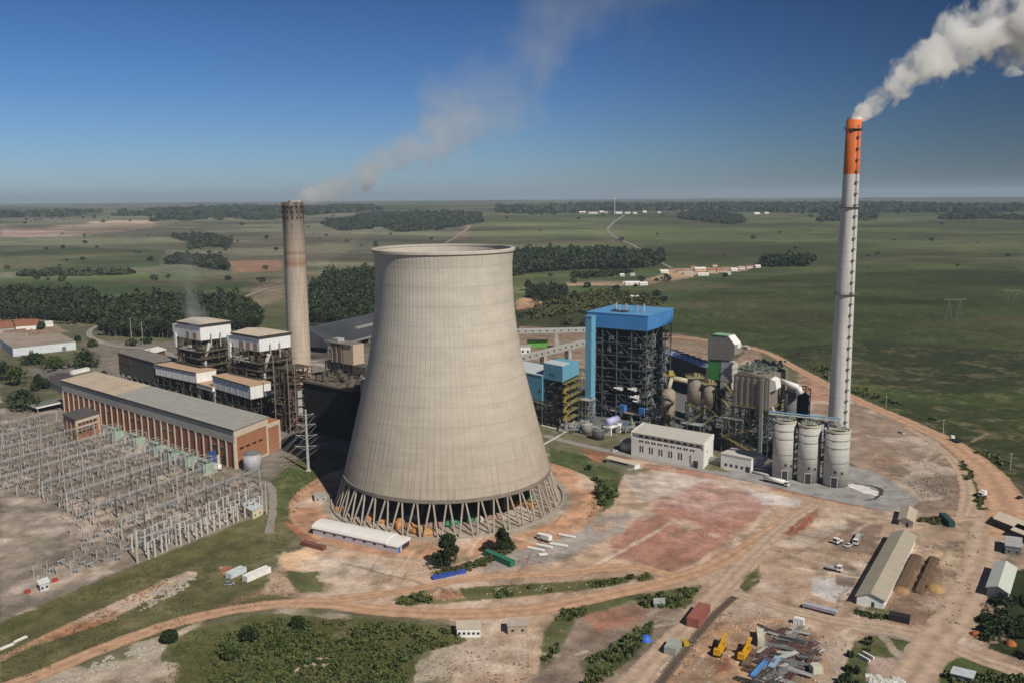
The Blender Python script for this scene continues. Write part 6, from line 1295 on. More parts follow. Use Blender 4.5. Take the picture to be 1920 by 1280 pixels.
# bus wires between gantry rows
bysame = {}
for i, j, q in WIRE: bysame.setdefault(j, []).append((i, q))
nw = 0; m_wire = mat('dull wire', (.25, .25, .25), .6)
def wire_mesh(P, Q, z0, z1, sag, r_=.06, n=8):
    M = MB(); pts = [(P[0] + (Q[0] - P[0]) * k / n, P[1] + (Q[1] - P[1]) * k / n, z0 + (z1 - z0) * k / n - sag * 4 * (k / n) * (1 - k / n)) for k in range(n + 1)]
    for a, b in zip(pts[:-1], pts[1:]): M.tube(a, b, r_, n=3, cap=False)
    return M
for j, L_ in bysame.items():
    L_.sort(key=lambda t: t[0])
    for (i0, p), (i1, q) in zip(L_[:-1], L_[1:]):
        if i1 - i0 == 6:
            for f in (-4.2, 0, 4.2): tag(wire_mesh(p + ra * f, q + ra * f, 7.8, 7.8, 1.0).build('bus_wire', m_wire), 'thin bus wire strung between two portal gantries of the yard', 'wire', 'bus wires between the gantries')
# transformers along the brick hall
m_tgr = mat('pale green transformer paint', (.34, .46, .38), .5, .1, .5, streak=.2)
tlab = ['left end of the row, partly behind the brick control building', 'second from the left along the brick hall', 'third from the left along the brick hall', 'fourth from the left along the brick hall', 'fifth from the left, beside a pale concrete wall', 'right end of the row, by the hall door']
tpos = [(216, 822), (256, 834), (294, 850), (322, 864), (352, 872), (386, 884)]
for k, (x, y) in enumerate(tpos):
    p = G(x, y); t = thing('transformer', 'pale green power transformer, ' + tlab[k], 'transformer', (p[0], p[1], 0), math.atan2(rb[1], rb[0])); t.scale = (1.3, 1.3, 1.3)
    MB().box(-3.6, 3.6, -2, 2, .6, 4.6).build('tank', m_tgr, t)
    for y_ in (-3.3, 2.2): 
        M = MB()
        for q in range(7): M.box(-3.2 + q * .95, -2.9 + q * .95, y_, y_ + 1.1, 1, 4.3)
        M.box(-3.3, 3.3, y_ + .4, y_ + .7, 4.31, 4.6); M.build('radiator', m_lgrey, t)
    M = MB(); M.tube((-3, 1.2, 6), (3, 1.2, 6), .7, n=12); M.build('conservator', m_tgr, t)
    for x_ in (-2, 0, 2): o = ins(2.2, .3).build('bushing', m_ins, t); o.location = (x_, -.8, 4.61)
    MB().box(-4.2, 4.2, -3.6, 3.6, 0, .59).build('plinth', m_conc2, t)
    q = p + rb * 6.6
    w = thing('blast_wall', 'grey concrete wall with steel gantry just left of the transformer that is ' + tlab[k].split(',')[0], 'wall', (q[0], q[1], 0), math.atan2(rb[1], rb[0])); MB().box(-.25, .25, -5, 5, 0, 6).build('wall', m_post, w)
    M = MB(); steel(M, -12, -.3, -4.6, 4.6, 0, 9, 2, 1, 1, .3, False); M.build('steel_gantry', m_lgrey, w)
p = G(404, 882); t = thing('white_tank_trailer', 'white curved tank lying beside the hall door', 'tank', (p[0], p[1], 0), .3); MB().tube((-3.5, 0, 2.2), (3.5, 0, 2.2), 1.7, n=16).build('body', m_white, t, True); MB().box(-3, 3, -1, 1, 0, .8).build('stand', m_dgrey, t)
p = G(398, 868); t = thing('blue_tarpaulin', 'deep blue tarpaulin covered box behind the last transformer', 'box', (p[0], p[1], 0), .4); MB().box(-2.4, 2.4, -2, 2, 0, 7).build('cover', mat('navy tarpaulin', (.04, .08, .25), .7, .2), t); MB().box(-2.5, 2.5, -2.1, 2.1, 7.01, 7.3).build('top', mat('navy tarpaulin', (.04, .08, .25)), t)
# poles and the pylon
def pole(lab, p, h, r_=.3, arms=0, wd=2.4, grp=None, nm='concrete_pole', m=None):
    t = thing(nm, lab, 'pole', (p[0], p[1]), 0, grp); MB().rings([(r_ * 1.3, -.3), (r_ * .7, h)], 8).build('shaft', m or m_post, t)
    for k in range(arms): z = h - .8 - k * 1.6; MB().box(-wd / 2, wd / 2, -.1, .1, z, z + .2).build('crossarm', m_lgrey, t)
    return t
pole('tall pale concrete pole at the lower corner of the electricity yard', G(258, 1055), HZ(G(258, 1055), 990), .42, 1)
pole('tall pale concrete pole beside the cream hut, right of a pair', G(500, 963), HZ(G(500, 963), 905), .36, 1); pole('tall pale concrete pole beside the cream hut, left of a pair', G(493, 960), HZ(G(493, 960), 906), .3, 0)
for (x, y, yt, lb) in ((1661, 764, 741, 'utility pole on the field side of the outer dirt road, middle one'), (1768, 812, 785, 'utility pole on the field side of the outer dirt road, by the parked truck'), (1894, 880, 848, 'utility pole at the right edge of the picture'), (1400, 664, 645, 'utility pole at the road bend behind the duct tower'), (1554, 718, 696, 'utility pole just left of the tall chimney')):
    pole(lb, G(x, y), HZ(G(x, y), yt), .22, 1, 2.2, None, 'utility_pole')
for (x, y, yt, lb) in ((247, 640, 596, 'tall lamp mast in front of the left plantation'), (268, 645, 605, 'second lamp mast near the asphalt road'), (47, 880, 835, 'thin lightning mast inside the yard')):
    pole(lb, G(x, y), HZ(G(x, y), yt), .3, 1, 3, None, 'lamp_mast')
p = G(578, 882); Hp = HZ(p, 767); t = thing('pylon', 'tall grey tubular pylon with crossarms standing in the tower shade', 'pylon', (p[0], p[1], 0), math.radians(8)); MB().rings([(1.1, 0), (.95, 2), (.5, Hp)], 12).build('shaft', m_lgrey, t)
arms = [(Hp - 3.5, 1), (Hp - 9.5, 1), (Hp - 16, 1), (Hp - 22.5, 1)]
for z, s in arms:
    for d_ in (-1, 1):
        L_ = 4.2 + (Hp - z) * .13; M = MB(); M.bar((0, 0, z), (d_ * L_, 0, z + .9), .28); M.bar((0, 0, z - 2.2), (d_ * L_, 0, z + .9), .16); M.build('crossarm', m_lgrey, t)
        o = ins(1.5, .2).build('insulator', m_ins, t); o.location = (d_ * L_, 0, z - .8)
MB().box(-1.6, 1.6, -1.6, 1.6, 0, .5).build('footing', m_conc2, t)
qy = G(470, 925); qz = G(700, 770)
for z, s in arms:
    for d_ in (-1, 1):
        L_ = 4.2 + (Hp - z) * .13; a = p + np.array([math.cos(math.radians(8)), math.sin(math.radians(8))]) * d_ * L_
        tag(wire_mesh(a, qy + (a - p), z - .8, 12, 3, .09, 12).build('power_line', m_wire), 'thin power line from the tubular pylon down to the electricity yard', 'power line', 'power lines from the pylon to the yard')
        tag(wire_mesh(a, qz + (a - p) * .8, z - .8, z + 4, 4, .09, 12).build('power_line', m_wire), 'thin power line from the tubular pylon into the tower shade', 'power line', 'power lines from the pylon into the shade')
for x, y, yt, lb in ((1788, 600, 553, 'faint lattice portal pylon on the right green field, left one'), (1896, 568, 540, 'faint lattice portal pylon at the right field edge')):
    p = G(x, y); h = HZ(p, yt) - float(gz(*p)); t = thing('lattice_pylon', lb, 'pylon', (p[0], p[1]))
    for s in (-1, 1):
        M = MB(); M.bar((s * 2, 0, 0), (s * 7, 0, h * .8), .6); M.bar((s * 12, 0, 0), (s * 7, 0, h * .8), .5)
        for q in range(5): M.bar((s * (2 + q), 0, h * .16 * q), (s * (12 - (q + 1)), 0, h * .16 * (q + 1)), .25)
        M.build('leg', mat('hazy lattice steel', (.14, .16, .13), .7), t)
    MB().box(-14, 14, -.5, .5, h * .8, h * .8 + 1.2).build('beam', mat('hazy lattice steel', (.14, .16, .13)), t)
# hut, kiosks in the yard
def hut(name, lab, cat, a, b, c, ht, mw, mr, gable=0, over=.4, door=True, ground=0, extra=None, wins=2):
    """hut from photo points: near corner a, along b, across c (ground level)"""
    A, B, C_ = G(*a), G(*b), G(*c); u, v = frame(A, B, C_); L_, W_ = np.linalg.norm(B - A), np.linalg.norm(C_ - A); t = thing(name, lab, cat, (A[0], A[1]))
    MB(u, v).box(0, L_, 0, W_, 0, ht).build('wall', mw, t)
    if gable: # ridge runs along b
        M = MB(u, v); M.xprof([(0, ht + .005), (W_, ht + .005), (W_ / 2, ht + gable)], .05, L_ - .05); M.build('gable', mw, t)
        for y0, y1, s in ((-over, W_ / 2, 0), (W_ + over, W_ / 2, 1)):
            dz = gable * over / (W_ / 2); M = MB(u, v); pr = [(y0, ht - dz + .05), (y1, ht + gable + .05), (y1, ht + gable + .3), (y0, ht - dz + .3)]
            if s: pr = pr[::-1]
            M.xprof(pr, -over, L_ + over); M.build('roof', mr, t)
    else: MB(u, v).box(-over, L_ + over, -over, W_ + over, ht + .01, ht + .3).build('roof', mr, t)
    if door: MB(u, v).box(-.06, -.005, W_ * .35, W_ * .35 + 1.1, 0, 2.1).build('door', m_dgrey, t)
    for k in range(wins): MB(u, v).box(L_ * (k + .5) / wins - .5, L_ * (k + .5) / wins + .5, -.06, -.005, min(1.1, ht * .4), min(2, ht * .75)).build('window', m_glass, t)
    return t, u, v, L_, W_
hut('kiosk', 'cream hut with pale grey roof at the right corner of the electricity yard', 'hut', (474, 973), (493, 963), (456, 962), 4.2, mat('pale yellow render', (.66, .60, .42), .8, .08), mat('blue white roof', (.55, .60, .64), .6), 0, .3)
hut('kiosk', 'small white kiosk in the lower left of the electricity yard', 'hut', (76, 1110), (93, 1104), (72, 1103), 3.4, mat('lilac white render', (.56, .57, .62), .8), m_white, 0, .4)
for k, (x, y) in enumerate(((99, 1090), (47, 1112))):
    p = G(x, y); t = thing('red_drum', ['faded red drum stack, right of the lower left kiosk', 'faded red drum stack, left of the lower left kiosk'][k], 'drums', (p[0], p[1], 0)); 
    for q, (dx, dy) in enumerate(((0, 0), (1, .2), (.4, 1), (1.3, 1.1))): MB().rings([(.48, 0), (.48, 1.3)], 12, cx=dx, cy=dy).build('drum', mat('faded red paint', (.42, .07, .06), .7), t)
# ================================================================ works yard
# long arched shed beside the tower
A = G(745, 1036); B = G(587, 1001); C_ = G(768, 1021); u, v = frame(A, B, C_); L_, W_ = np.linalg.norm(B - A), np.linalg.norm(C_ - A) ; t = thing('arched_shed', 'long white arched roof shed lying along the red tower pad', 'shed', (A[0], A[1], 0))
MB(u, v).box(0, L_, 0, W_, 0, 3.4).build('wall', mat('pale lilac render', (.50, .49, .54), .8, .08), t)
prof = [(-.5, 3.2)] + [(W_ / 2 - (W_ / 2 + .5) * math.cos(a), 3.42 + 2.2 * math.sin(a)) for a in np.linspace(0, math.pi, 9)] + [(W_ + .5, 3.2)]
MB(u, v).xprof(prof, 6.1, L_ + .5).build('roof', mat('white curved roof', (.80, .78, .76), .6, .05, .2), t)
MB(u, v).xprof([(a, b - .4) for a, b in prof], -.6, 6.05).build('porch_roof', mat('white curved roof', (.8, .78, .76)), t)
MB(u, v).box(-.3, -.01, .4, 2.2, 0, 2.6).build('blue_door', mat('blue paint', (.05, .16, .55), .6), t); MB(u, v).box(-.25, -.01, 4, W_ - .6, .2, 2.9).build('opening', m_dgrey, t)
for k in range(7): MB(u, v).box(6 + k * (L_ - 8) / 7, 7.6 + k * (L_ - 8) / 7, -.06, -.005, 1.5, 2.4).build('window', m_glass, t)
# heaps of packing under the tower
pk = {'orange': mat('orange plastic packing', (.52, .26, .11), .6, .25, 1), 'green': mat('green plastic packing', (.06, .23, .12), .6, .25, 1), 'white': mat('white plastic packing', (.6, .58, .55), .6, .2, 1), 'brown': mat('dusty pink packing', (.34, .22, .18), .8, .2, 1)}
for k, (c, x, y, s, h, lb) in enumerate((('orange', 640, 958, 2.6, 3.2, 'leftmost of all under the tower'), ('orange', 697, 972, 3, 3.6, 'second from the left under the tower'), ('orange', 752, 984, 3.8, 4.4, 'tall one left of centre under the tower'), ('orange', 770, 992, 3.6, 3.6, 'beside the tall one left of centre'), ('orange', 790, 1000, 4.2, 4.0, 'nearest to the columns, left of centre'), ('orange', 722, 978, 2.4, 2.6, 'small one between two taller orange heaps'), ('green', 846, 982, 3.6, 3.6, 'larger of the two in the middle under the tower'), ('green', 880, 974, 3.4, 4.6, 'taller one right of the middle under the tower'), ('white', 898, 975, 2.4, 3.2, 'next to the taller green heap'), ('white', 775, 973, 2.6, 3, 'behind the orange heaps'), ('orange', 955, 950, 3.4, 3, 'lower one of the right hand group'), ('orange', 975, 943, 3.4, 3.6, 'middle one of the right hand group'), ('orange', 992, 948, 3.2, 3.2, 'rightmost orange one under the tower'), ('green', 987, 932, 3, 3.4, 'at the back of the right hand group'), ('brown', 815, 985, 3.6, 2.4, 'low one between orange and green heaps'), ('brown', 925, 968, 4.4, 2.2, 'low one right of the white heap'))):
    p = G(x, y); t = thing('packing_heap', '%s heap of cooling tower packing, %s' % (c, lb), 'heap', (p[0], p[1], 0), k * .7)
    r = random.Random(k); 
    for q in range(3):
        M = MB(); n = 10; w = s * (.75 if q else 1); R = []
        for z, f in ((0, 1), (.45, 1.06), (.8, .85), (1, .4)): R.append([M.p(w * f * math.cos(6.283 * i / n) * r.uniform(.8, 1.15) + (q - 1) * s * .5, w * f * .8 * math.sin(6.283 * i / n) * r.uniform(.8, 1.15), z * h * (1 - .22 * abs(q - 1))) for i in range(n)])
        for j in range(3):
            for i in range(n): M.F.append((R[j][i], R[j][(i + 1) % n], R[j + 1][(i + 1) % n], R[j + 1][i]))
        M.F.append(tuple(R[-1])); M.build('bundle', pk[c], t)
# boxes and containers
def container(name, lab, cat, a, b, w, h, m, z=0, ribs=True, top=None):
    A, B = G(*a), G(*b); u, v = frame(A, B); L_ = np.linalg.norm(B - A); t = thing(name, lab, cat, (A[0], A[1], 0)); M = MB(u, v); M.box(0, L_, 0, w, z + .15, z + h); M.build('body', m, t)
    if ribs:
        M = MB(u, v); n = int(L_ / .9)
        for k in range(n): M.box((k + .3) * L_ / n, (k + .65) * L_ / n, -.08, -.005, z + .3, z + h - .2); M.box((k + .3) * L_ / n, (k + .65) * L_ / n, w + .005, w + .08, z + .3, z + h - .2)
        M.build('ribs', m, t)['kind'] = 'stuff'
    M = MB(u, v)
    for x in (0, L_):
        for y in (0, w): M.box(x - .1, x + .1, y - .1, y + .1, 0, z + h + .05)
    M.box(-.1, L_ + .1, -.1, .06, z + h + .001, z + h + .12); M.box(-.1, L_ + .1, w - .06, w + .1, z + h + .001, z + h + .12); M.build('corner_frame', top or m, t)
    MB(u, v).box(-.06, -.005, .2, w - .2, z + .3, z + h - .2).build('door', top or m, t)
    return t
m_ctgr = mat('dark green container paint', (.03, .19, .11), .6, .15, .5); m_ctbl = mat('royal blue steel', (.04, .09, .42), .6, .2, .5); m_ctrd = mat('faded red container paint', (.33, .12, .10), .7, .15, .5)
container('shipping_container', 'long dark green container with lighter end below the smaller dark tree', 'container', (965, 1060), (915, 1038), 2.6, 2.6, m_ctgr)
container('steel_trough', 'long low royal blue steel box on the red dirt', 'steel box', (812, 1087), (874, 1074), 1.8, 1.3, m_ctbl)
container('shipping_container', 'faded pinkish red container beside the railway', 'container', (1309, 1178), (1331, 1148), 4.4, 3.6, m_ctrd)
container('site_hut', 'pale grey green site cabin beside the railway', 'cabin', (1266, 1230), (1278, 1213), 4.0, 2.8, mat('pale grey green paint', (.36, .40, .36), .7))
container('site_hut', 'tall pale cream cabin behind the second yellow crane', 'cabin', (1434, 1213), (1431, 1190), 2.4, 2.8, mat('pale cream paint', (.62, .60, .48), .7))
container('site_hut', 'square pale cabin at the right fence of the scrap yard', 'cabin', (1543, 1264), (1535, 1255), 3.4, 2.8, mat('pale cream paint', (.62, .60, .48)))
container('shipping_container', 'small white container at the top of the scrap pile', 'container', (1508, 1169), (1490, 1165), 2.2, 2.4, m_white)
container('dark_container', 'very dark long container in the dirt below the long shed', 'container', (1706, 1163), (1668, 1155), 3.4, 2.4, mat('almost black paint', (.03, .028, .032), .7))
container('skip', 'tilted dark teal skip near the small gabled shed', 'skip', (1790, 988), (1771, 970), 2.6, 2.8, mat('dark teal paint', (.03, .08, .085), .7))
container('rusty_container', 'rusty brown container behind the long arched shed end', 'container', (612, 1029), (571, 1018), 2.4, 1.8, mat('rusty brown paint', (.22, .10, .075), .8))
container('yellow_machine_box', 'small yellow machine box beside the railway', 'machine', (1292, 1212), (1286, 1204), 1.8, 1.6, mat('ochre paint', (.55, .36, .04), .6))
container('site_trailer', 'long white site trailer on the grass, right and longer of two', 'trailer', (464, 1092), (508, 1073), 3.0, 2.7, m_white)
container('site_trailer', 'short white site trailer on the grass, left and shorter of two', 'trailer', (434, 1086), (462, 1072), 3.2, 2.5, mat('blue white paint', (.60, .66, .70), .7))
container('pale_flatbed', 'long pale lilac trailer bed beside the dirt road', 'trailer', (1506, 1140), (1567, 1156), 2.4, 1.2, mat('pale lilac steel', (.45, .45, .52), .6), .8)
for k, (a, b) in enumerate((((2, 1219), (26, 1209)), ((28, 1206), (51, 1195)))):
    container('concrete_pipe', ['long white concrete beam on the bank, left of two in line', 'long white concrete beam on the bank, right of two in line'][k], 'beam', a, b, .7, .7, m_white, 0, False)
for k, (x, y, a_, lb) in enumerate(((1005, 1030, -.5, 'white panel stack, lower left of the group'), (1020, 1024, -.5, 'white panel stack, middle of the group'), (1018, 1040, .2, 'small white panel, lowest of the group'), (1063, 1005, -.5, 'lone white panel stack up the gravel'), (1048, 1022, -.4, 'narrow white panel at the right of the group'))):
    p = G(x, y); t = thing('panel_stack', lb, 'panels', (p[0], p[1], 0), a_, 'white panels lying on the gravel'); w = 4.2 if k != 2 else 2; MB().box(-w, w, -.8, .8, .25, .8).build('panels', m_white, t)
    for x_ in (-w * .6, w * .5): MB().box(x_, x_ + .3, -.9, .9, 0, .25).build('bearer', m_dgrey, t)
for k, (x, y, lb) in enumerate(((1620, 1236, 'white slab on edge by the dark bush row, left one'), (1628, 1231, 'white slab on edge by the dark bush row, right one'))):
    p = G(x, y); t = thing('white_slab', lb, 'slab', (p[0], p[1], 0), -1.1); MB().box(-2.4, 2.4, -.3, .3, .3, 1.2).build('slab', m_white, t); MB().box(-2, -1.6, -.5, .5, 0, .3).build('foot', m_conc2, t); MB().box(1.6, 2, -.5, .5, 0, .3).build('foot', m_conc2, t)
# sheds
m_shr = mat('dull grey green roof sheet', (.30, .29, .235), .8, .1, .2); m_shr2 = mat('sunlit tan roof sheet', (.42, .35, .28), .8, .1, .2)
def gshed(lab, a, b, c, ht, gb, mw, mr, nm='gabled_shed', wins=6, **k):
    r_ = hut(nm, lab, 'shed', a, b, c, ht, mw, mr, gb, .7, True, wins=wins); return r_
gshed('long gabled shed with grey green and tan roof on the right of the yard', (1657, 1141), (1716, 1018), (1606, 1132), 3.6, 2.0, m_white, mat('tan grey roof sheet', (.40, .36, .29), .8, .1, .2), wins=0)
gshed('small pale gabled shed beside the concrete apron', (1712, 990), (1717, 968), (1685, 984), 3.2, 1.4, mat('pale cream render', (.62, .58, .50), .8), mat('cream tan roof', (.50, .43, .34), .8), wins=1)
gshed('pale green white gabled shed at the right edge', (1889, 1128), (1903, 1080), (1850, 1116), 3.8, 1.6, m_lgrey, mat('mint white roof', (.56, .60, .55), .7, .05, .2), wins=3)
hut('storage_shed', 'long cream roofed shed at the upper right edge, behind', 'shed', (1862, 984), (1935, 1014), (1874, 972), 3.4, m_dgrey, m_cream, 0, .4)
hut('storage_shed', 'cream roofed shed at the right edge, in front of the longer one', 'shed', (1895, 1006), (1950, 1028), (1908, 995), 3.4, m_dgrey, m_cream, 0, .4)
hut('storage_shed', 'square grey shed at the right edge with white gear beside it', 'shed', (1884, 1038), (1914, 1042), (1885, 1020), 4, m_grey, mat('grey white roof', (.42, .43, .44), .7), 0, .3)
hut('hut', 'small hut with whitish roof below the dirt road, left of two', 'hut', (857, 1194), (901, 1194), (857, 1180), 3.4, m_white, m_cream, 0, .3, False, wins=5)
hut('hut', 'small open hut with pinkish roof below the dirt road, right of two', 'hut', (952, 1189), (989, 1188), (952, 1176), 3.4, mat('tan board', (.40, .32, .26), .8), mat('pinkish roof sheet', (.52, .44, .38), .8), 0, .3, False, wins=2)
hut('hut', 'tiny grey roofed hut at the end of the scrub strip', 'hut', (1226, 1139), (1246, 1138), (1226, 1130), 1.8, m_grey, mat('grey white roof', (.42, .43, .44)), 0, .2, False, wins=1)
hut('pump_house', 'small grey concrete pump house on the red tower pad', 'hut', (590, 940), (612, 938), (588, 930), 2.0, m_conc2, m_conc2, 0, .1, False, wins=2)
hut('open_lean_to', 'blue white lean to with stripes at the bottom right', 'shed', (1782, 1274), (1822, 1284), (1788, 1262), 2.4, m_grey, mat('blue white roof', (.55, .60, .64)), 0, .3)
# tarpaulins
for nm, lab, x, y, s, h, m in (('tarpaulin_dome', 'bright blue tarpaulin covered heap below the dirt roads', 1211, 1199, 2.2, 2.0, mat('bright blue tarpaulin', (.04, .15, .62), .5, .1)), ('red_tarpaulin', 'small red tarpaulin in the scrub left of the blue one', 1172, 1203, 1.2, .8, mat('red tarpaulin', (.5, .07, .05), .6)), ('orange_heap', 'rusty orange heap in the dark undergrowth, left one', 1829, 1189, 1.8, 1.5, mat('rust orange', (.40, .12, .04), .8)), ('orange_heap', 'rusty orange heap in the dark undergrowth, right one', 1895, 1207, 1.8, 1.6, mat('rust orange', (.4, .12, .04))), ('sand_heap', 'pale sand heap beside the excavated trench', 1752, 1105, 3.5, 2.4, mat('ochre sand', (.42, .27, .12), .95, .2, .6)), ('soil_heap', 'brown soil heap at the foot of the long trench', 1690, 1108, 3.0, 1.8, mat('light brown soil', (.38, .22, .12), .95, .2, .6))):
    p = G(x, y); M = MB(); r = random.Random(x); R = []
    for z, f in ((0, 1.1), (.3, 1), (.65, .78), (.9, .42)): R.append([M.p(s * f * math.cos(.524 * i) * r.uniform(.88, 1.1), s * f * math.sin(.524 * i) * r.uniform(.88, 1.1), z * h) for i in range(12)])
    for j in range(3):
        for i in range(12): M.F.append((R[j][i], R[j][(i + 1) % 12], R[j + 1][(i + 1) % 12], R[j + 1][i]))
    k = M.p(0, 0, h)
    for i in range(12): M.F.append((R[3][i], R[3][(i + 1) % 12], k))
    o = M.build(nm, m, None, True); o.location = (p[0], p[1], 0); tag(o, lab, 'heap')
# trench beside the long shed
for k, (a, b, lb) in enumerate((((1683, 1108), (1718, 1040), 'long brown spoil ridge beside the long shed, left of two'), ((1720, 1112), (1752, 1044), 'long brown spoil ridge beside the long shed, right of two'))):
    A, B = G(*a), G(*b); u, v = frame(A, B); L_ = np.linalg.norm(B - A); M = MB(u, v); r = random.Random(k); R = []
    for i in range(14):
        x = L_ * i / 13; w = 2.6 * r.uniform(.8, 1.2); h = 2.1 * r.uniform(.7, 1.1) * (0.3 if i in (0, 13) else 1); R.append([M.p(x, -w, 0), M.p(x, -w * .4, h * .8), M.p(x, w * .3, h), M.p(x, w, 0)])
    for i in range(13):
        for j in range(3): M.F.append((R[i][j], R[i + 1][j], R[i + 1][j + 1], R[i][j + 1]))
    M.F.append(tuple(R[0][::-1])) ; M.F.append(tuple(R[-1])); o = M.build('spoil_ridge', mat('dark brown soil', (.13, .085, .055), .95, .3, .6)); o.location = (A[0], A[1], 0); tag(o, lb, 'soil heap')
# ---- vehicles
m_tyre = mat('black rubber', (.02, .02, .02), .9)
def wheels(t, xs, w, r_=.5):
    for x in xs:
        for y in (-w, w): MB().tube((x, y - .17, r_), (x, y + .17, r_), r_, n=12).build('wheel', m_tyre, t)
def cabin(t, x0, x1, w, z0, z1, m):
    MB().xprof([(-w, z0), (w, z0), (w, z1 * .7), (w * .92, z1), (-w * .92, z1), (-w, z1 * .7)], x0, x1).build('cab', m, t)
    MB().box(x1 + .005, x1 + .03, -w * .85, w * .85, z0 + (z1 - z0) * .5, z1 - .15).build('windscreen', m_glass, t)
    for y in (-w - .02, w + .002): MB().box(x0 + .3, x1 - .2, y, y + .018, z0 + (z1 - z0) * .5, z1 - .35).build('side_window', m_glass, t)
def lorry(lab, p, hd, kind, cabm=None, bodym=None, L_=8):
    t = thing('lorry', lab, 'lorry', (p[0], p[1], 0), hd); cabm = cabm or m_white; bodym = bodym or m_white
    MB().box(-L_ / 2, L_ / 2 + 2, -.5, .5, .7, 1.05).build('chassis', m_dgrey, t); cabin(t, L_ / 2 + .1, L_ / 2 + 2.1, 1.2, .8, 3.0, cabm)
    if kind == 'tank': MB().tube((-L_ / 2, 0, 2.3), (L_ / 2 - .4, 0, 2.3), 1.25, n=16).build('tank', bodym, t, True)
    elif kind == 'flat': MB().box(-L_ / 2, L_ / 2 - .3, -1.25, 1.25, 1.06, 1.35).build('bed', bodym, t); MB().box(-L_ / 2, L_ / 2 - .3, -1.3, -1.2, 1.36, 1.9).build('side_board', bodym, t); MB().box(-L_ / 2, L_ / 2 - .3, 1.2, 1.3, 1.36, 1.9).build('side_board', bodym, t)
    else: MB().box(-L_ / 2, L_ / 2 - .3, -1.25, 1.25, 1.06, 3.3).build('box', bodym, t)
    wheels(t, [-L_ / 2 + 1, -L_ / 2 + 2.2, L_ / 2 + 1.2], 1.1); return t
def hd(a, b): A, B = G(*a), G(*b); return math.atan2(B[1] - A[1], B[0] - A[0])
mdk = mat('dark blue lorry bed', (.05, .06, .09), .6)
lorry('long white tanker lorry on the street in front of the silos', G(1452, 906), hd((1430, 900), (1480, 912)), 'tank', L_=13)
lorry('white cab lorry with dark open bed on the bend of the outer dirt road', G(1793, 828), hd((1780, 820), (1805, 832)) + math.pi, 'flat', None, mdk, 7.5)
lorry('white box lorry on the wide dirt road at the right', G(1843, 930), hd((1850, 926), (1836, 933)), 'box', None, None, 3.6)
lorry('white lorry with long grey trailer bed parked left of the long shed', G(1609, 1012), hd((1620, 990), (1600, 1028)), 'flat', None, m_lgrey, 12)
lorry('short white lorry at the left of the parked pair', G(1573, 1017), hd((1585, 1010), (1566, 1018)), 'flat', None, m_white, 2.6)
lorry('white flat lorry carrying pale load on the pale gravel', G(1559, 1068), hd((1548, 1064), (1576, 1070)), 'flat', None, mat('pale load', (.5, .5, .48), .8), 4.5)
lorry('white bus like lorry parked above the white panels', G(1024, 1014), hd((1036, 1019), (1012, 1011)), 'box', None, None, 5.2)
lorry('pale lorry on the outer road behind the duct tower', G(1398, 654), hd((1388, 652), (1406, 656)), 'box', None, m_white, 6)
def car(lab, p, h_, m, grp=None, nm='parked_car', cat='car'):
    t = thing(nm, lab, cat, (p[0], p[1]), h_, grp)
    MB().yprof([(-2.1, .35), (2.1, .35), (2.15, .8), (1.2, .95), (-2.1, 1.0)][::1], -.85, .85).build('body', m, t)
    MB().yprof([(-1.9, 1.001), (1.1, .97), (.45, 1.5), (-1.3, 1.5)], -.75, .75).build('cabin', m_glass, t); MB().box(-1.25, .4, -.7, .7, 1.501, 1.54).build('roof', m, t)
    wheels(t, (-1.3, 1.35), .8, .33); return t
CM = [mat('white car paint', (.7, .7, .7), .35), mat('silver car paint', (.40, .41, .42), .35, metal=.3), mat('dark blue car paint', (.03, .05, .12), .35), mat('red car paint', (.35, .03, .03), .35), mat('black car paint', (.02, .02, .022), .35)]
cn = ['white', 'silver', 'dark blue', 'red', 'black']; rr = random.Random(3)
pr = []
for row, (a, b, n, wh_) in enumerate((((78, 700), (135, 688), 6, 'left row'), ((92, 708), (140, 699), 5, 'front row'), ((118, 684), (165, 690), 6, 'back row'))):
    for k in range(n):
        c = rr.randrange(5); f = (k + .5) / n; p = G(a[0] + (b[0] - a[0]) * f, a[1] + (b[1] - a[1]) * f)
        car('%s car, %s in the %s of the car park' % (cn[c], ['first', 'second', 'third', 'fourth', 'fifth', 'sixth'][k], wh_), p, math.radians(60 + row * 10) , CM[c], 'cars parked behind the turbine hall')
car('pickup with red bonnet parked on the dirt right of the tall chimney', G(1690, 812), hd((1680, 806), (1700, 812)), CM[0]); car('white car parked left of the long shed beside the lorries', G(1590, 1024), hd((1600, 1020), (1585, 1026)), CM[0])
car('dark blue car on the asphalt by the foot of the pylon', G(556, 828), .3, mat('mid blue car paint', (.10, .2, .38), .35)); car('silver car beside the office annex', G(1425, 880), .4, CM[1]); car('black car at the right edge of the dirt road', G(1912, 934), .5, CM[4])
car('white car on the far lane left of the white farm', G(1064, 532), 0, CM[0]); car('silver pickup beside the blue tipped white trailer', G(430, 1096), .3, CM[1]); car('white car beside the cream roofed hut', G(1152, 846), .3, CM[0])
container('white_bus', 'long white bus parked beside the cars behind the hall', 'bus', (137, 702), (168, 695), 3, 3.4, m_white)
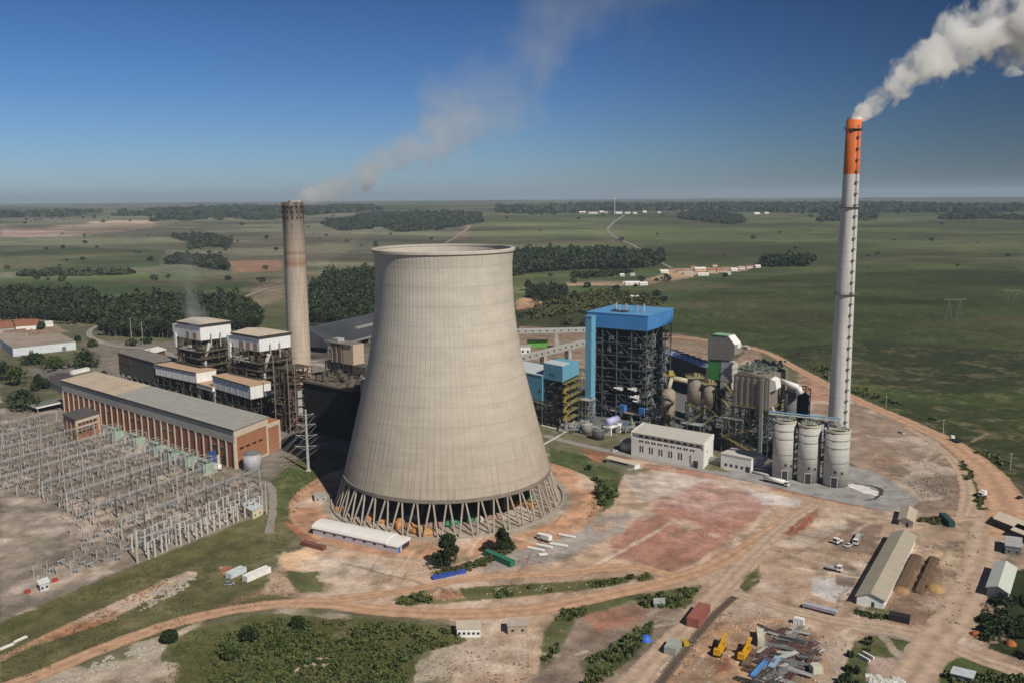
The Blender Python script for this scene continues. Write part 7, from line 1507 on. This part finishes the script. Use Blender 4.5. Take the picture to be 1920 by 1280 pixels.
def crane(lab, p, h_):
    t = thing('mobile_crane', lab, 'mobile crane', (p[0], p[1], 0), h_); my = mat('strong yellow paint', (.66, .36, .02), .5, .1)
    MB().box(-4.6, 3.6, -1.2, 1.2, .9, 1.6).build('chassis', my, t); cabin(t, 2.3, 4.1, 1.15, 1.61, 3.0, my); MB().box(-2.6, .6, -1.1, 1.1, 1.61, 2.5).build('turntable', my, t); MB().box(-.4, 1.2, .3, 1.15, 2.51, 3.9).build('operator_cab', m_glass, t)
    MB().box(-4.4, -2.7, -1.2, 1.2, 1.61, 2.9).build('counterweight', my, t); MB().bar((-3, -.3, 3.0), (6.2, -.3, 4.3), .8).build('boom', my, t); MB().box(5.9, 6.5, -.6, 0, 3.4, 4.6).build('boom_head', m_dgrey, t); MB().tube((-1, -.3, 2.3), (2.6, -.3, 3.6), .18, n=6).build('ram', m_pipe, t)
    wheels(t, (-3.6, -2.2, 1.4, 2.9), 1.15, .6); return t
crane('yellow mobile crane with lowered boom, left of two', G(1350, 1222), hd((1343, 1237), (1368, 1196))); crane('yellow mobile crane with lowered boom, right of two', G(1396, 1230), hd((1385, 1243), (1415, 1200)))
# ---- railway
P = np.array([G(*p) for p in ((1225, 1300), (1262, 1248), (1300, 1200), (1340, 1152), (1378, 1118))]); M = MB(); S = MB()
d_ = P[-1] - P[0]; d_ /= np.linalg.norm(d_); n_ = np.array([-d_[1], d_[0]]); L_ = np.linalg.norm(P[-1] - P[0])
strip('ballast', mat('brown ballast', T(128, 108, 92), .95, .2, 1), None, 3.6, ground=P)
def along(x): 
    cum = [0]; 
    for a, b in zip(P[:-1], P[1:]): cum.append(cum[-1] + np.linalg.norm(b - a))
    x = min(x, cum[-1] - .01)
    for k in range(len(cum) - 1):
        if x <= cum[k + 1]: return P[k] + (P[k + 1] - P[k]) * (x - cum[k]) / (cum[k + 1] - cum[k])
for k in range(int(L_ / 3)):
    a, b = along(k * 3), along(k * 3 + 3)
    for s in (-.75, .75): M.bar((*(a + n_ * s), .3), (*(b + n_ * s), .3), .16)
for k in range(int(L_ / .8)): a = along(k * .8); S.bar((*(a - n_ * 1.2), .2), (*(a + n_ * 1.2), .2), .24)
o = M.build('rails', mat('rusty rail', (.20, .13, .10), .6)); tag(o, 'rusty railway rails running past the red container', 'rails'); s_ = S.build('sleepers', m_dgrey, o); s_['kind'] = 'stuff'
# ---- scrap steel
rr = random.Random(44); SP = [G(*p) for p in ((1420, 1170), (1500, 1180), (1535, 1215), (1510, 1262), (1470, 1290), (1400, 1290), (1405, 1245), (1432, 1215))]; sm = [m_rust, m_grey, m_lgrey, m_dgrey, mat('purple brown steel', (.12, .06, .06), .7), m_bus]
pr = []
for k in range(6):
    t = thing('steel_bundle', ['bundle of rusty brown girders in the scrap yard', 'bundle of mid grey pipes in the scrap yard', 'bundle of light grey sections in the scrap yard', 'bundle of nearly black bars in the scrap yard', 'bundle of purple brown beams in the scrap yard', 'bundle of shiny aluminium bars in the scrap yard'][k], 'steel bundle', (0, 0, 0), 0, ['rusty girder bundles', 'grey pipe bundles', 'light grey section bundles', 'black bar bundles', 'purple brown beam bundles', 'aluminium bar bundles'][k]); L_ = 3 + k * .5
    M = MB()
    for q in range(5): M.tube((-L_, (q - 2) * .42, .45 + .1 * (q % 2)), (L_, (q - 2) * .42 + rr.uniform(-.3, .3), .5), .17, n=5)
    M.build('bars', sm[k], t)['kind'] = 'stuff'
    for x in (-L_ * .6, L_ * .6): MB().box(x - .12, x + .12, -1.1, 1.1, 0, .26).build('bearer', m_dgrey, t)
    pr.append(t)
n_ = 0
while n_ < 110:
    x = rr.uniform(min(p[0] for p in SP), max(p[0] for p in SP)); y = rr.uniform(min(p[1] for p in SP), max(p[1] for p in SP))
    if not inpoly(SP, (x, y)): continue
    o = pr[n_] if n_ < 6 else copy_tree(pr[n_ % 6]); n_ += 1; o.location = (x, y, rr.uniform(0, .5)); o.rotation_euler.z = rr.choice((-.6, -.35, -.5, .9, .7)) + rr.uniform(-.25, .25); s = rr.uniform(.5, 1.15); o.scale = (s, s, s)
for k, (a, b, w, mm, lb) in enumerate((((1415, 1272), (1444, 1240), 1.6, mat('bright blue steel', (.10, .28, .62), .5), 'bright blue long steel box at the front of the scrap yard'), ((1452, 1256), (1466, 1236), 2.2, mat('pale blue steel', (.28, .42, .60), .5), 'pale blue steel crate in the scrap yard'), ((1404, 1252), (1420, 1222), 2.6, mat('rust stack', (.16, .11, .08), .8), 'rack of brown sheets at the left of the scrap yard'))):
    container('steel_crate', lb, 'crate', a, b, w, 1.0, mm, 0, False)
# ---- rubble (uncountable)
def rubble(name, lab, pts, n, s, m, seed):
    P = [G(*p) for p in pts]; r = random.Random(seed); M = MB(); x0, x1 = min(p[0] for p in P), max(p[0] for p in P); y0, y1 = min(p[1] for p in P), max(p[1] for p in P); k = 0
    while k < n:
        x, y = r.uniform(x0, x1), r.uniform(y0, y1)
        if not inpoly(P, (x, y)): continue
        k += 1
        if float(vnoise(np.array([x / 5]), np.array([y / 5]), seed)[0]) < .42: continue
        a = s * r.uniform(.3, 1.2); b = a * r.uniform(.5, 1); h = a * r.uniform(.3, .8); t = r.uniform(0, 3.1); c_, s_ = math.cos(t), math.sin(t)
        Q = [M.p(x + (u * c_ - v * s_), y + (u * s_ + v * c_), z) for z, f in ((-.05, 1), (h, .7)) for u, v in ((-a * f, -b * f), (a * f, -b * f * .8), (a * f * .9, b * f), (-a * f * .8, b * f))]
        M.F += [(Q[4], Q[5], Q[6], Q[7])] + [(Q[i], Q[(i + 1) % 4], Q[4 + (i + 1) % 4], Q[4 + i]) for i in range(4)]
    return tag(M.build(name, m), lab, 'rubble', kind='stuff')
m_rub = mat('pale broken concrete', (.42, .38, .33), .9, .2, 1); m_rub2 = mat('brown rubble', (.28, .2, .15), .9, .3, 1)
rubble('rubble', 'pale broken concrete along the upper dirt track on the bank', [(210, 1148), (240, 1130), (300, 1100), (360, 1078), (370, 1090), (330, 1112), (240, 1158), (215, 1160)], 420, .8, m_rub, 1)
rubble('rubble', 'pale rubble scattered below the main dirt road at the left', [(90, 1285), (180, 1240), (240, 1218), (300, 1205), (305, 1216), (230, 1245), (140, 1290)], 360, .8, m_rub, 2)
rubble('rubble', 'brown rubble on the bare ground at the bottom middle', [(780, 1240), (900, 1212), (1000, 1230), (980, 1290), (770, 1290)], 300, .5, m_rub2, 3)
rubble('rubble', 'grey brown gravel heaps by the inner dirt road', [(1700, 905), (1760, 885), (1780, 925), (1730, 935)], 260, .7, mat('grey brown gravel', (.30, .27, .22), .95, .3, 1), 4)
rubble('rubble', 'white stones at the bottom of the small paddock', [(1600, 1290), (1625, 1262), (1690, 1272), (1700, 1290)], 260, .8, mat('white stones', (.62, .64, .60), .9), 5)
rubble('rubble', 'mixed debris in the dark undergrowth at the right', [(1840, 1130), (1880, 1130), (1900, 1215), (1850, 1205)], 220, .8, m_rub2, 6)
rubble('rubble', 'rubble along the railway', [(1230, 1270), (1300, 1185), (1380, 1130), (1395, 1135), (1320, 1210), (1260, 1285)], 300, .45, m_rub2, 7)
rubble('rubble', 'pale rubble on the verge right of the red tower pad', [(930, 1030), (1000, 1005), (1100, 975), (1104, 980), (1000, 1015), (935, 1038)], 200, .6, m_rub, 8)
rubble('rubble', 'scattered stones in the thin hedge', [(780, 1112), (1100, 1088), (1110, 1096), (800, 1128)], 120, .4, m_rub, 9)
rubble('rubble', 'pale stones round the blue tarpaulin', [(1120, 1210), (1200, 1150), (1270, 1150), (1250, 1210), (1180, 1270), (1120, 1280)], 150, .45, m_rub2, 10)
rubble('debris', 'pale planks and litter strewn over the middle of the works yard', [(1100, 1010), (1500, 950), (1620, 1000), (1560, 1120), (1300, 1110)], 260, .5, m_rub, 21)
rubble('debris', 'pale litter and timber by the scrap yard and its fence', [(1270, 1200), (1400, 1140), (1600, 1190), (1560, 1285), (1260, 1285)], 380, .55, m_rub, 22)
rubble('debris', 'brown clods and litter around the long shed', [(1560, 1040), (1850, 1000), (1800, 1180), (1560, 1170)], 300, .6, m_rub2, 23)
rubble('debris', 'pale litter on the bare ground right of the arched shed', [(620, 1040), (900, 1060), (1000, 1030), (1060, 1060), (800, 1100), (600, 1080)], 220, .45, m_rub, 24)
rubble('debris', 'stones and litter on the ground at the bottom middle', [(800, 1200), (1180, 1140), (1180, 1285), (780, 1285)], 260, .4, m_rub2, 25)
rubble('debris', 'pipes and stones on the ground behind the silos', [(1600, 830), (1780, 860), (1800, 950), (1660, 930)], 260, .6, m_rub2, 26)
fb = []
for k in range(4): fb.append(tree('lone_tree', 'small round tree scattered on the far fields', 'tree', (0, 3000 + k), 7 + k, 9 + k, 130, 1.0, (f_dark, f_far)[k % 2], 190 + k, 'round', 'scattered trees on the far fields', .08))
rr = random.Random(81); n_ = 0
for (x0, y0, x1, y1, n) in ((0, 430, 520, 530, 40), (560, 410, 900, 470, 22), (960, 560, 1250, 612, 16), (1000, 410, 1900, 500, 18), (1000, 515, 1250, 560, 16), (200, 640, 330, 660, 2), (620, 395, 1900, 412, 40), (0, 405, 520, 425, 26)):
    for _ in range(n):
        px_, py_ = rr.uniform(x0, x1), rr.uniform(y0, y1); P_ = G(px_, py_); o = fb[n_] if n_ < 4 else copy_tree(fb[n_ % 4]); n_ += 1; o.location = (P_[0], P_[1], float(gz(*P_))); o.rotation_euler.z = rr.uniform(0, 6.28); s = rr.uniform(.5, 1.3) * (1.3 if py_ < 430 else 1); o.scale = (s * 1.2, s * 1.2, s)
# ================================================================ far buildings
m_tile = mat('red clay tile', (.36, .15, .09), .85, .15, .3)
def house(lab, p, w, d, h, a, mw, mr, grp=None, nm='house'):
    t = thing(nm, lab, 'house', (p[0], p[1]), a, grp); MB().box(-w / 2, w / 2, -d / 2, d / 2, -.5, h).build('wall', mw, t)
    MB().xprof([(-d / 2 - .4, h), (d / 2 + .4, h), (0, h + d * .28)], -w / 2 - .4, w / 2 + .4).build('roof', mr, t)
    for x in (-w * .3, w * .15): MB().box(x, x + 1.6, -d / 2 - .06, -d / 2 - .01, h * .35, h * .75).build('window', m_glass, t)
    return t
vil = [(1186, 534, 26, 9, 4, 0, 'w', 'w', 'big white farm building below the village'), (1206, 535, 14, 8, 4, .2, 'w', 'w', 'smaller white farm building right of the big one'), (1172, 533, 10, 7, 3.5, 0, 'w', 'g', 'little white shed left of the big farm building'), (1245, 512, 16, 9, 4, .1, 'w', 'w', 'white house at the left end of the village'), (1148, 518, 10, 7, 3.5, 0, 'w', 'g', 'white cottage at the lane, left one'), (1166, 518, 9, 7, 3.5, .2, 'w', 'w', 'white cottage at the lane, middle one'), (1186, 517, 9, 7, 3.5, 0, 'w', 'g', 'white cottage at the lane, right one'), (1275, 511, 14, 9, 4, 0, 'c', 'r', 'cream house with red roof, leftmost red one'), (1290, 515, 20, 9, 4, .1, 'c', 'g', 'long grey roofed barn in the village middle'), (1312, 508, 24, 10, 5, .15, 'c', 'w', 'long pale roofed barn standing taller in the village'), (1318, 517, 22, 7, 4, .1, 'w', 'w', 'white low building in front of the long pale barn'), (1334, 510, 16, 9, 4, 0, 'c', 'r', 'red roofed house just right of the pale barn'), (1350, 510, 16, 9, 4, .1, 'c', 'r', 'second red roofed house right of the pale barn'), (1363, 515, 14, 8, 4, 0, 'w', 'g', 'white house in front of the red roofed row'), (1376, 508, 14, 8, 4, .1, 'w', 'w', 'white house near the right end of the village'), (1390, 505, 13, 8, 4, 0, 'w', 'g', 'grey roofed white house at the right end'), (1405, 503, 13, 8, 4, 0, 'w', 'r', 'white house with red roof near the dark clumps'), (1420, 502, 12, 8, 4, .2, 'w', 'w', 'last small white house before the dark clumps'), (1190, 572 - 12, 12, 7, 3.5, 0, 'w', 'w', 'white shed on the field above the blue penthouse'), (1113, 464, 16, 8, 4, 0, 'w', 'r', 'tiny farmhouse above the long dark wood'), (1340, 500, 10, 7, 3.5, 0, 'w', 'r', 'small house behind the red roofed row'), (1300, 503, 12, 7, 3.5, 0, 'c', 'r', 'small red roofed house behind the pale barn')]
mm_ = {'w': m_white, 'c': mat('cream house wall', (.55, .46, .36), .85), 'r': m_tile, 'g': m_lgrey}
for x, y, w, d, h, a, k1, k2, lb in vil: house(lb, G(x, y), w, d, h, a, mm_[k1], mm_[k2], 'village and farm buildings')
tl = ['long white factory hall', 'white block with flat gable', 'low white hall', 'small white block', 'pale shed', 'white terrace', 'tiny pale building', 'grey white store']
for k, (x, y, w) in enumerate(((1092, 400, 60), (1112, 401, 80), (1128, 399, 40), (1136, 400, 30), (1160, 401, 60), (1176, 401, 50), (1190, 402, 36), (1235, 400, 30), (1208, 399, 40), (1283, 398, 36), (1418, 402, 60), (1436, 401, 50), (820, 400, 50), (835, 400, 30), (765, 408, 40), (960, 398, 40))):
    nb = ['left end of the distant town', 'largest one of the distant town', 'third from the left of the distant town', 'fourth from the left of the distant town', 'just right of the mast', 'second right of the mast', 'third right of the mast', 'at the right end of the town', 'behind the town row', 'alone right of the town', 'above the small hillside wood', 'right of the one above the small wood', 'in the wood behind the tower, left', 'in the wood behind the tower, right', 'at the wood edge right of the old chimney', 'alone on the skyline above the tower'][k]
    house('%s, %s' % (tl[k % 8], nb), G(x, y), w * .7, 16, 7, .05 * k, m_white if k % 3 else mm_['c'], m_lgrey if k % 2 else m_white, 'distant town buildings')
p = G(1152, 402); h = HZ(p, 371) - float(gz(*p)); t = thing('water_tower', 'slender pale mast standing above the distant town', 'tower', (p[0], p[1])); MB().rings([(4, 0), (3, h * .9)], 12).build('shaft', m_lgrey, t); MB().rings([(4.5, h * .9), (4.5, h)], 12).build('head', m_white, t)
# white factory at the left
A = G(143, 652); z = 7; P = G(143, 634, z); hb = hut('factory', 'long white walled factory with dusty flat roof at the far left', 'factory', (143, 655), (25, 668), (112, 638), 8.5, mat('blue white wall', (.62, .68, .72), .8), mat('dusty tan flat roof', (.36, .30, .24), .9, .25, .05), 0, .3, False, wins=0)
t, u, v, L_, W_ = hb
for x in (10, 42): MB(u, v).box(x, x + 4, -.1, -.01, 0, 4.5).build('gate', m_grey, t)
hut('factory', 'rear dusty roofed hall of the far left factory', 'factory', (60, 645), (-60, 655), (40, 632), 6, m_conc2, MATS['dusty tan flat roof'], 0, .3, False, wins=0)
for k, (a, b, c, lb) in enumerate((((75, 617), (30, 620), (68, 604), 'red roofed barn nearest the dark tree'), ((28, 622), (-20, 626), (20, 608), 'red roofed barn at the left edge'), ((52, 632), (10, 636), (48, 624), 'low rusty roofed store in front of the red barns'), ((100, 612), (86, 613), (98, 606), 'tiny white shed right of the dark tree'))):
    hut('barn', lb, 'barn', a, b, c, 5 if k < 3 else 3.5, m_white if k in (0, 3) else m_conc2, m_tile if k < 2 else (mat('rusty pink roof', (.34, .20, .15), .9, .3) if k == 2 else m_white), 2 if k < 2 else 0, .4, False, wins=0)
rubble('scrap', 'jumble of rusty and grey scrap around the red roofed barns', [(0, 612), (60, 610), (120, 618), (60, 632), (0, 636)], 420, 1.6, mat('mixed rusty scrap', (.30, .18, .14), .9, .6, .2), 12)
# ---------------------------------------------------------------- smoke and haze
def at_y(px, py, Yd):
    d = ray(px, py); t = Yd / d[1]; return np.array([d[0] * t, Yd, CAMH + d[2] * t])
a = np.array([CHR[0], CHR[1], CHZ - 1.0]); b = at_y(1850, 62, 530); dv = b - a
plume('smoke_plume', 'dense white smoke plume leaving the orange topped chimney', a, dv, 190, 3.6, 44, 14, (.985, .988, .99), bend=-.0022, lin=.2, nscale=.07, sharp=2.6, power=.85, fade=.45, seed=3, amp=3.8)
a = np.array([CHL[0] + 1.8, CHL[1], CLZ + .5]); b = at_y(900, 232, 745); dv = b - a
plume('smoke_plume', 'pinkish grey smoke puffs drifting right off the old sooty chimney', a, dv, 215, 4.5, 46, 2.4, (.95, .975, 1.0), bend=.0, lin=-.02, nscale=.034, sharp=1.5, power=.8, fade=.95, seed=8, amp=3.8)
a = at_y(800, 250, 760); b = at_y(1180, -40, 800); dv = b - a
plume('smoke_drift', 'very faint thinned smoke high above the cooling tower', a, dv, 260, 38, 84, .75, (.95, .975, 1.0), bend=0, nscale=.018, sharp=1.1, power=1.0, fade=.5, seed=21, amp=3.4)
p_ = np.array([-243.0, 690.0, 62.0])
plume('smoke_wisp', 'faint blue grey wisp of smoke over the old boiler houses', p_, (-.2, .25, .8), 60, 9, 26, .55, (.95, .96, .98), bend=0, nscale=.05, sharp=1.5, power=.9, fade=.9, seed=5, amp=2.6)
hz = MB(); hz.box(-95000, 95000, -95000, 95000, -900, 330)
def haze():
    m = bpy.data.materials.new('pale air'); m.use_nodes = True; n = m.node_tree.nodes; n.remove(n['Principled BSDF'])
    pv = n.new('ShaderNodeVolumePrincipled'); pv.inputs['Density'].default_value = HAZE_D; pv.inputs['Color'].default_value = (.62, .78, .98, 1); pv.inputs['Anisotropy'].default_value = 0.0
    m.node_tree.links.new(pv.outputs[0], n['Material Output'].inputs['Volume']); return m
HAZE_D = 4.6e-5
tag(hz.build('haze', haze()), kind='stuff')

for o in SC.objects:
    n = o.name.split('.')[0]
    if o.type == 'MESH' and o.parent and n in ('pipework', 'machinery', 'pipes', 'roof_equipment', 'roof_machinery', 'pumps', 'steel_frame', 'walkway', 'landing', 'floor_deck', 'inner_posts', 'trestle'): o['kind'] = 'stuff' if n not in ('steel_frame', 'walkway', 'trestle') else o.get('kind', '')
    if o.get('kind', None) == '': del o['kind']
